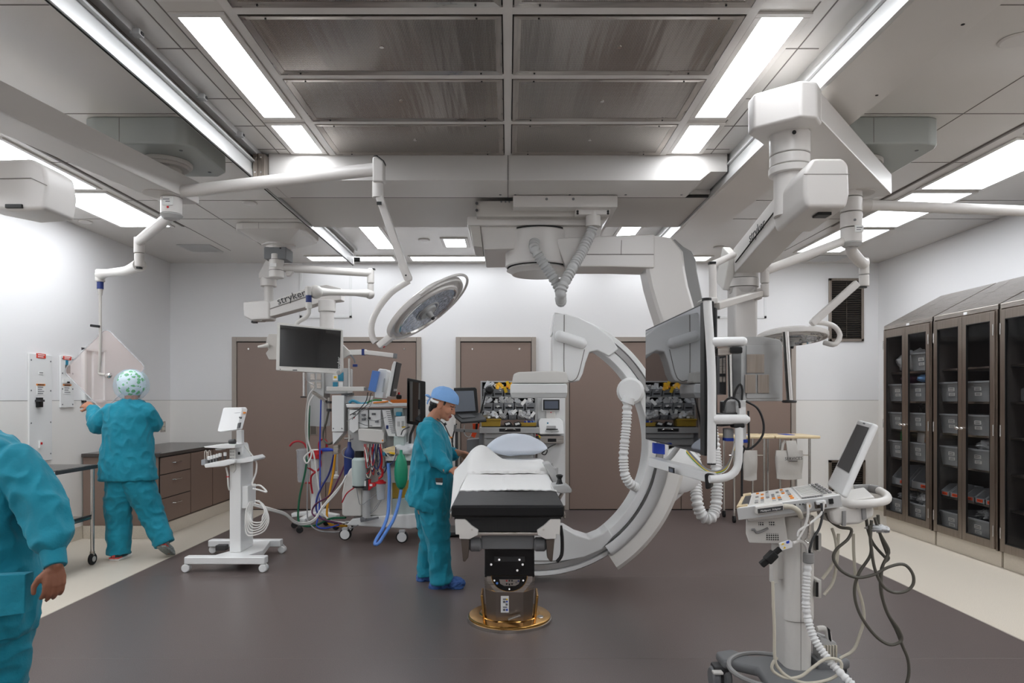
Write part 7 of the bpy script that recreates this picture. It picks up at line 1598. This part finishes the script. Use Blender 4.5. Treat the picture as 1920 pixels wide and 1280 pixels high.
fh, fk, fa = U(806, 942, 5.61), U(806, 1015, 5.62), U(801, 1070, 5.65)
chain(b, [(nh, .085), (nk, .055), (na, .04), (na + V((.02, 0, -.035)), .035), (na + V((.15, -.01, -.06)), .028)]); chain(b, [(fh, .085), (fk, .055), (fa, .04), (fa + V((.02, 0, -.035)), .035), (fa + V((.15, .01, -.05)), .028)])
hand(b, nw, V((.9, .1, -.12)), V((-.1, -.5, 1)), .95, 1, .95); hand(b, fw, V((.8, -.2, -.2)), V((0, .6, .8)), .8, -1, .95)
P1 = blob(b, 'person', .0046, 2, ['skin', 'lips', 'hair'], None, head_pick(hc, R1, 1.0), None, label='person in teal scrubs and blue cloth cap standing at the table, looking down', cat='person')
# jacket
def Lv(y, x0, x1, hy, Y=5.52, dz=0): c = U((x0 + x1) / 2, y, Y); return (c, V((L((x1 - x0) / 2, Y), 0, dz)), V((0, hy, 0)))
b = MB('teal')
oval(b, [Lv(783, 797, 816, .065), Lv(790, 793, 824, .11), Lv(800, 787, 831, .185), Lv(815, 783, 837, .205), Lv(840, 777, 845, .2), (U(809, 880, 5.52), V((.165, 0, 0)), V((0, .195, 0))), (U(807, 915, 5.52), V((.175, 0, -.01)), V((0, .205, 0))), (U(803, 940, 5.52), V((.185, 0, -.05)), V((0, .215, 0))), (U(803, 952, 5.52), V((.184, 0, -.07)), V((0, .212, 0)))])
chain(b, [(ns + V((-.01, 0, .0)), .082), (ns.lerp(ne, .5), .086), (ne + V((-.005, 0, -.0)), .075), (ne.lerp(nw, .55), .058), (ne.lerp(nw, .82), .04)]); b.cyl(ne.lerp(nw, .7), ne.lerp(nw, .98), .042, .036)
chain(b, [(fs_, .075), (fs_.lerp(fe, .5), .075), (fe, .065), (fe.lerp(fw, .55), .05)]); b.cyl(fe.lerp(fw, .5), fe.lerp(fw, .9), .045, .034)
J = blob(b, 'scrub_jacket', .0075, 2, ['teal'], P1, None, folds(.011, 7, 3.2, 1.3))
b = MB('teal'); 
chain(b, [(nh + V((0, 0, .05)), .13), (nh.lerp(nk, .5), .11), (nk, .088), (nk.lerp(na, .6), .082), (na + V((.0, 0, .03)), .084)]); b.cyl(na + V((0, 0, .03)), na + V((.01, 0, -.045)), .085, .092)
chain(b, [(fh + V((0, 0, .05)), .13), (fh.lerp(fk, .5), .11), (fk, .088), (fk.lerp(fa, .6), .08), (fa + V((0, 0, .03)), .08)]); b.cyl(fa + V((0, 0, .03)), fa + V((.01, 0, -.03)), .082, .086)
blob(b, 'scrub_trousers', .0075, 2, ['teal'], P1, None, folds(.011, 6, 4.5, 4.1))
for a, y_, nm in [(na, 5.42, 0), (fa, 5.65, 1)]:
    b = MB('shoe_cover'); f = V((a.x, y_, 0)); b.ball(f + V((.01, 0, .05)), (.075, .055, .06), 10); b.ball(f + V((.11, -.0, .042)), (.085, .052, .045), 10); b.cyl(f + V((-.04, 0, .002)), f + V((-.04, 0, .05)), .05, .045); b.cyl(f + V((.13, 0, .001)), f + V((.13, 0, .03)), .05, .045)
    blob(b, 'shoe_cover', .006, 2, ['shoe_cover'], P1, None, folds(.007, 18, 18, nm))
# cap
b = MB('cap_blue'); b.ball(T(-.012, 0, .040), (.116, .094, .092), 14, R1); b.ball(T(-.04, 0, .045), (.09, .09, .085), 12, R1)
inv1 = R1.inverted()
cp = blob(b, 'surgical_cap', .006, 1, ['cap_blue'], P1, None, lambda v, n: .005 * noise.noise(v * 18) + .003 * (1 - abs(noise.noise(V((v.x * 30, v.y * 30, v.z * 6))) * 2)))
def cut(o, par, point, normal):
    bm = bmesh.new(); bm.from_mesh(o.data); inv = WM[par.name].inverted()
    bmesh.ops.bisect_plane(bm, geom=bm.verts[:] + bm.edges[:] + bm.faces[:], plane_co=inv @ V(point), plane_no=V(normal), clear_inner=True, clear_outer=False)
    bm.to_mesh(o.data); bm.free()
    s = o.modifiers.new('thick', 'SOLIDIFY'); s.thickness = .002; s.offset = -1
cut(cp, P1, T(0, 0, .022), R1 @ V((-.14, 0, 1)))
b = MB('cap_blue').tube([T(-.115, -.02, .0), T(-.145, -.03, .008), T(-.165, -.03, .004)], [.008, .011, .006], 8).tube([T(-.118, -.02, .0), T(-.125, -.03, -.03), T(-.118, -.04, -.055)], [.006, .007, .005], 8).build('cap_tie', cp)
MB('label_white').tube([T(-.104, -.03, -.005), T(-.085, -.06, -.012), T(-.03, -.078, -.006)], .011, 8).build('mask_strap', P1)
b = MB('hair'); b.ball(T(-.062, 0, -.028), (.05, .064, .05), 12, R1); b.ball(T(-.078, -.01, -.07), (.025, .03, .035), 10, R1); b.ball(T(.012, -.067, .008), (.013, .010, .02), 8, R1)
blob(b, 'hair', .006, 1, ['hair'], P1, None, lambda v, n: .004 * noise.noise(v * 60))
b = MB('charcoal').tube([T(.0, -.03, -.13), U(832, 795, 5.36), U(842, 815, 5.34), U(849, 826, 5.34)], .005, 6).m('black').tube([U(833, 793, 5.33), U(836, 797, 5.33)], .012, 8).m('orange').box(U(846, 820, 5.33), (.02, .01, .012)).m('black').box(U(848, 825, 5.33), (.015, .015, .04), None, .003); b.build('lanyard', P1)
b = MB('charcoal').pp([(816, 896), (830, 896), (830, 905), (817, 904)], 5.285, .012, .002).m('label_white').pp([(817, 904), (830, 905), (829, 909), (818, 908)], 5.283, .012, .001); b.build('badge', P1)

# ---- nurse at left seen from behind, reaching for the shield
YB2 = 6.4
hc2 = U(249, 722, 6.44); R2 = Matrix.Rotation(math.radians(82), 3, 'Z')
b = MB('skin'); T2 = head(b, hc2, R2, 1.0)
U2 = lambda x, y, d=0: U(x, y, YB2 + d)
chain(b, [(T2(-.02, 0, -.05), .054), (U2(246, 755), .06)])
oval(b, [(U2(246, 757), V((.08, 0, 0)), V((0, .06, 0))), (U2(243, 772), V((.17, 0, 0)), V((0, .1, 0))), (U2(242, 810), V((.17, 0, 0)), V((0, .12, 0))), (U2(242, 850), V((.16, 0, 0)), V((0, .12, 0))), (U2(242, 900), V((.19, 0, 0)), V((0, .13, 0)))])
s1, e1, w1 = U2(209, 772), U2(184, 796, .03), U2(171, 762, .16)
s2, e2, w2 = U2(274, 772), U2(289, 793, .08), U2(272, 800, .28)
chain(b, [(s1, .055), (e1, .042), (w1, .028)]); chain(b, [(s2, .055), (e2, .042), (w2, .028)])
h1, k1_, a1 = U2(222, 908), U2(223, 972, .02), U2(222, 1032)
h2, k2, a2 = U2(262, 908), U2(286, 968, .05), U2(306, 1014, .02)
chain(b, [(h1, .1), (k1_, .06), (a1, .042), (V((a1.x, a1.y + .12, .04)), .03)]); chain(b, [(h2, .1), (k2, .06), (a2, .042), (V((a2.x + .01, a2.y + .10, .05)), .03)])
hand(b, w1, V((-.75, .35, .2)), V((.1, -.75, .6)), .35, -1, 1.0, .3); hand(b, w2, V((-.6, .7, .1)), V((0, -.3, 1)), .5, 1)
P2 = blob(b, 'person', .005, 2, ['skin', 'lips', 'hair'], None, head_pick(hc2, R2, 1.0), None, label='person in teal scrubs and green patterned hair cover seen from behind, reaching for the shield', cat='person')
b = MB('teal'); W = lambda y, x0, x1, hy: (U2((x0 + x1) / 2, y), V((L((x1 - x0) / 2, YB2), 0, 0)), V((0, hy, 0)))
oval(b, [W(749, 233, 262, .07), W(754, 224, 268, .09), W(762, 206, 277, .115), W(780, 199, 284, .14), W(820, 197, 283, .155), W(855, 192, 285, .16), W(885, 189, 291, .165), W(898, 188, 292, .165)])
chain(b, [(s1, .082), (s1.lerp(e1, .6), .085), (e1, .085), (e1.lerp(w1, .5), .068)]); b.cyl(e1.lerp(w1, .5), e1.lerp(w1, .95), .062, .045)
chain(b, [(s2, .082), (s2.lerp(e2, .6), .08), (e2, .078), (e2.lerp(w2, .6), .06), (e2.lerp(w2, .9), .045)])
blob(b, 'scrub_jacket', .008, 2, ['teal'], P2, None, folds(.011, 6, 4, 7.7))
b = MB('teal'); chain(b, [(h1 + V((.03, 0, .05)), .14), (h1.lerp(k1_, .5), .125), (k1_, .108), (k1_.lerp(a1, .6), .1)]); b.cyl(k1_.lerp(a1, .5), V((a1.x, a1.y, .05)), .1, .098)
chain(b, [(h2 + V((-.03, 0, .05)), .14), (h2.lerp(k2, .5), .125), (k2, .105), (k2.lerp(a2, .6), .092)]); b.cyl(k2.lerp(a2, .5), a2 + (a2 - k2).normalized() * .03, .095, .088)
blob(b, 'scrub_trousers', .008, 2, ['teal'], P2, None, folds(.011, 5, 5, 2.2))
def shoe(a, tilt, m, m2, sole):
    f = V((a.x, a.y, 0.0)); Rt = Matrix.Rotation(tilt, 3, 'X'); toe = V((f.x, f.y + .17, .0)); X = lambda x, y, z: toe + Rt @ V((x, y - .20, z))
    b = MB(m); b.ball(X(0, 0, .05), (.045, .055, .05), 10, Rt); b.ball(X(0, .1, .04), (.047, .1, .035), 10, Rt); b.ball(X(0, .16, .03), (.043, .06, .027), 10, Rt); b.cyl(X(0, -.01, .04), X(0, -.015, .095), .038, .035)
    o = blob(b, 'shoe', .005, 1, [m], P2)
    b = MB(sole).prism([X(-.045, -.04, 0), X(.045, -.04, 0), X(.052, .08, 0), (X(.045, .19, 0)), X(-.045, .19, 0), X(-.052, .08, 0)], Rt @ V((0, 0, .022)), .006); b.m(m2).prism([X(-.046, -.05, .02), X(.046, -.05, .02), X(.046, .02, .02), X(-.046, .02, .02)], Rt @ V((0, 0, .012)), .003).box(X(0, -.052, .055), (.03, .008, .04), Rt, .003); b.build('sole', o)
mat('shoe_dark', '#2b4a50', 0.7); mat('shoe_grey', '#8f9693', 0.7, vary=.3, vscale=60); mat('shoe_red', '#d4514a', .6)
shoe(a1 + V((0, .0, 0)), 0.0, 'shoe_dark', 'shoe_red', 'label_white'); shoe(a2 + V((.01, -.04, 0)), -.55, 'shoe_grey', 'shoe_red', 'shoe_grey')
# hair cover: printed inner cap under a sheer one
m = mat('cap_print', '#dfe8ea', 0.7, bump=.5, bscale=50); nt = m.node_tree; bs = nt.nodes['Principled BSDF']; tc = nt.nodes.new('ShaderNodeTexCoord'); vo = nt.nodes.new('ShaderNodeTexVoronoi'); vo.inputs['Scale'].default_value = 24; vo.distance = 'MANHATTAN'
rp = nt.nodes.new('ShaderNodeValToRGB'); rp.color_ramp.interpolation = 'CONSTANT'; rp.color_ramp.elements[0].color = (*H('#57b04e'), 1); rp.color_ramp.elements[1].position = .66; rp.color_ramp.elements[1].color = (*H('#dfe8ea'), 1)
nt.links.new(tc.outputs['Object'], vo.inputs['Vector']); nt.links.new(vo.outputs['Distance'], rp.inputs['Fac']); nt.links.new(rp.outputs['Color'], bs.inputs['Base Color'])
mat('sheer', '#b9dcf2', 0.6, alpha=.22, bump=.4, bscale=35)
b = MB('cap_print'); b.ball(hc2 + V((0, -.02, .015)), (.122, .125, .13), 14)
q = blob(b, 'hair_cover', .007, 1, ['cap_print'], P2, None, lambda v, n: .006 * noise.noise(v * 22))
b = MB('sheer'); b.ball(hc2 + V((0, -.02, .0)), (.150, .165, .152), 14); blob(b, 'sheer_cover', .008, 1, ['sheer'], P2, None, lambda v, n: .008 * noise.noise(v * 16) + .004 * noise.noise(v * 50))

# ---- person crossing the left edge in the foreground
Y3 = 2.9; U3 = lambda x, y, d=0: U(x, y, Y3 + d)
b = MB('skin_dark'); hc3 = U3(-75, 728, .1); R3 = Matrix.Rotation(math.radians(120), 3, 'Z'); T3 = head(b, hc3, R3)
chain(b, [(T3(-.02, 0, -.05), .054), (U3(-60, 812, .03), .06)])
oval(b, [(U3(-55, 815, .03), V((.08, 0, 0)), V((0, .06, 0))), (U3(-45, 850), V((.17, 0, 0)), V((0, .1, 0))), (U3(-45, 950), V((.18, 0, 0)), V((0, .12, 0))), (U3(-45, 1060), V((.17, 0, 0)), V((0, .12, 0))), (U3(-45, 1180), V((.19, 0, 0)), V((0, .13, 0)))])
s3, e3, w3 = U3(38, 872, -.02), U3(88, 968, -.06), U3(103, 1058, -.14)
chain(b, [(s3, .055), (e3, .042), (w3, .029)]); s4, e4, w4 = U3(-140, 872), U3(-170, 990, .05), U3(-150, 1080, .2); chain(b, [(s4, .055), (e4, .042), (w4, .028)])
h3, k3, a3 = U3(-10, 1200), U3(-5, 1320, .1), V((U3(-20, 0).x, 2.9, .09)); h4, k4, a4 = U3(-85, 1200), U3(-95, 1320, -.1), V((U3(-110, 0).x, 3.15, .09))
chain(b, [(h3, .1), (k3, .06), (a3, .042), (a3 + V((.03, -.14, -.055)), .03)]); chain(b, [(h4, .1), (k4, .06), (a4, .042), (a4 + V((0, -.14, -.055)), .03)])
hand(b, w3, V((.05, -.12, -1)), V((.75, -.6, 0)), .55, 1, 1.0)
hand(b, w4, V((.1, .4, -1)), V((-1, 0, 0)), .5, -1, 1.0)
P3 = blob(b, 'person', .005, 2, ['skin_dark', 'lips', 'hair'], None, head_pick(hc3, R3, 1.0), None, label='person in teal scrubs cut off by the left photo edge, arm hanging down', cat='person')
b = MB('teal'); W3 = lambda y, x0, x1, hy: (U3((x0 + x1) / 2, y), V((L((x1 - x0) / 2, Y3), 0, 0)), V((0, hy, 0)))
oval(b, [W3(808, -90, -20, .08), W3(815, -110, 0, .1), W3(830, -140, 32, .13), (U3(-50, 870), V((.24, 0, 0)), V((0, .15, 0))), W3(950, -148, 52, .16), W3(1060, -150, 58, .165), W3(1150, -152, 60, .17), W3(1185, -150, 52, .17)])
chain(b, [(s3 + V((-.02, 0, .0)), .09), (s3.lerp(e3, .5), .088), (e3, .085), (e3.lerp(w3, .45), .075)]); b.cyl(e3.lerp(w3, .40), e3.lerp(w3, .66), .074, .05)
chain(b, [(s4, .085), (s4.lerp(e4, .5), .085), (e4, .08), (e4.lerp(w4, .8), .06)])
q = blob(b, 'scrub_jacket', .008, 2, ['teal'], P3, None, folds(.012, 6, 4.5, 3.3))
MB('teal').lathe([(.046, 0), (.047, .03), (.044, .085), (.04, .09)], e3.lerp(w3, .62), (w3 - e3), 24).build('knit_cuff', q)
MB('teal').prism([U3(-30, 1080, -.175), U3(48, 1076, -.145), U3(46, 1150, -.15), U3(-30, 1160, -.18)], (0, .05, 0), .004).build('pocket', q)
b = MB('teal'); chain(b, [(h3 + V((0, 0, .06)), .14), (h3.lerp(k3, .5), .125), (k3, .105), (k3.lerp(a3, .7), .095)]); b.cyl(k3.lerp(a3, .5), a3 + V((0, 0, -.03)), .1, .095)
chain(b, [(h4 + V((0, 0, .06)), .14), (h4.lerp(k4, .5), .125), (k4, .105), (k4.lerp(a4, .7), .095)]); b.cyl(k4.lerp(a4, .5), a4 + V((0, 0, -.03)), .1, .095)
blob(b, 'scrub_trousers', .009, 2, ['teal'], P3, None, folds(.011, 5, 5, 9.2))
for a in (a3, a4):
    b = MB('shoe_cover'); f = V((a.x, a.y, 0)); b.ball(f + V((0, 0, .05)), (.055, .075, .06), 10); b.ball(f + V((.01, -.11, .04)), (.052, .085, .042), 10); b.cyl(f + V((0, -.08, .001)), f + V((0, -.08, .03)), .05, .045); b.cyl(f + V((0, .02, .001)), f + V((0, .02, .03)), .05, .045); blob(b, 'shoe_cover', .007, 2, ['shoe_cover'], P3)
b = MB('cap_blue'); b.ball(T3(-.01, 0, .045), (.118, .1, .095), 12, R3); blob(b, 'surgical_cap', .008, 1, ['cap_blue'], P3)
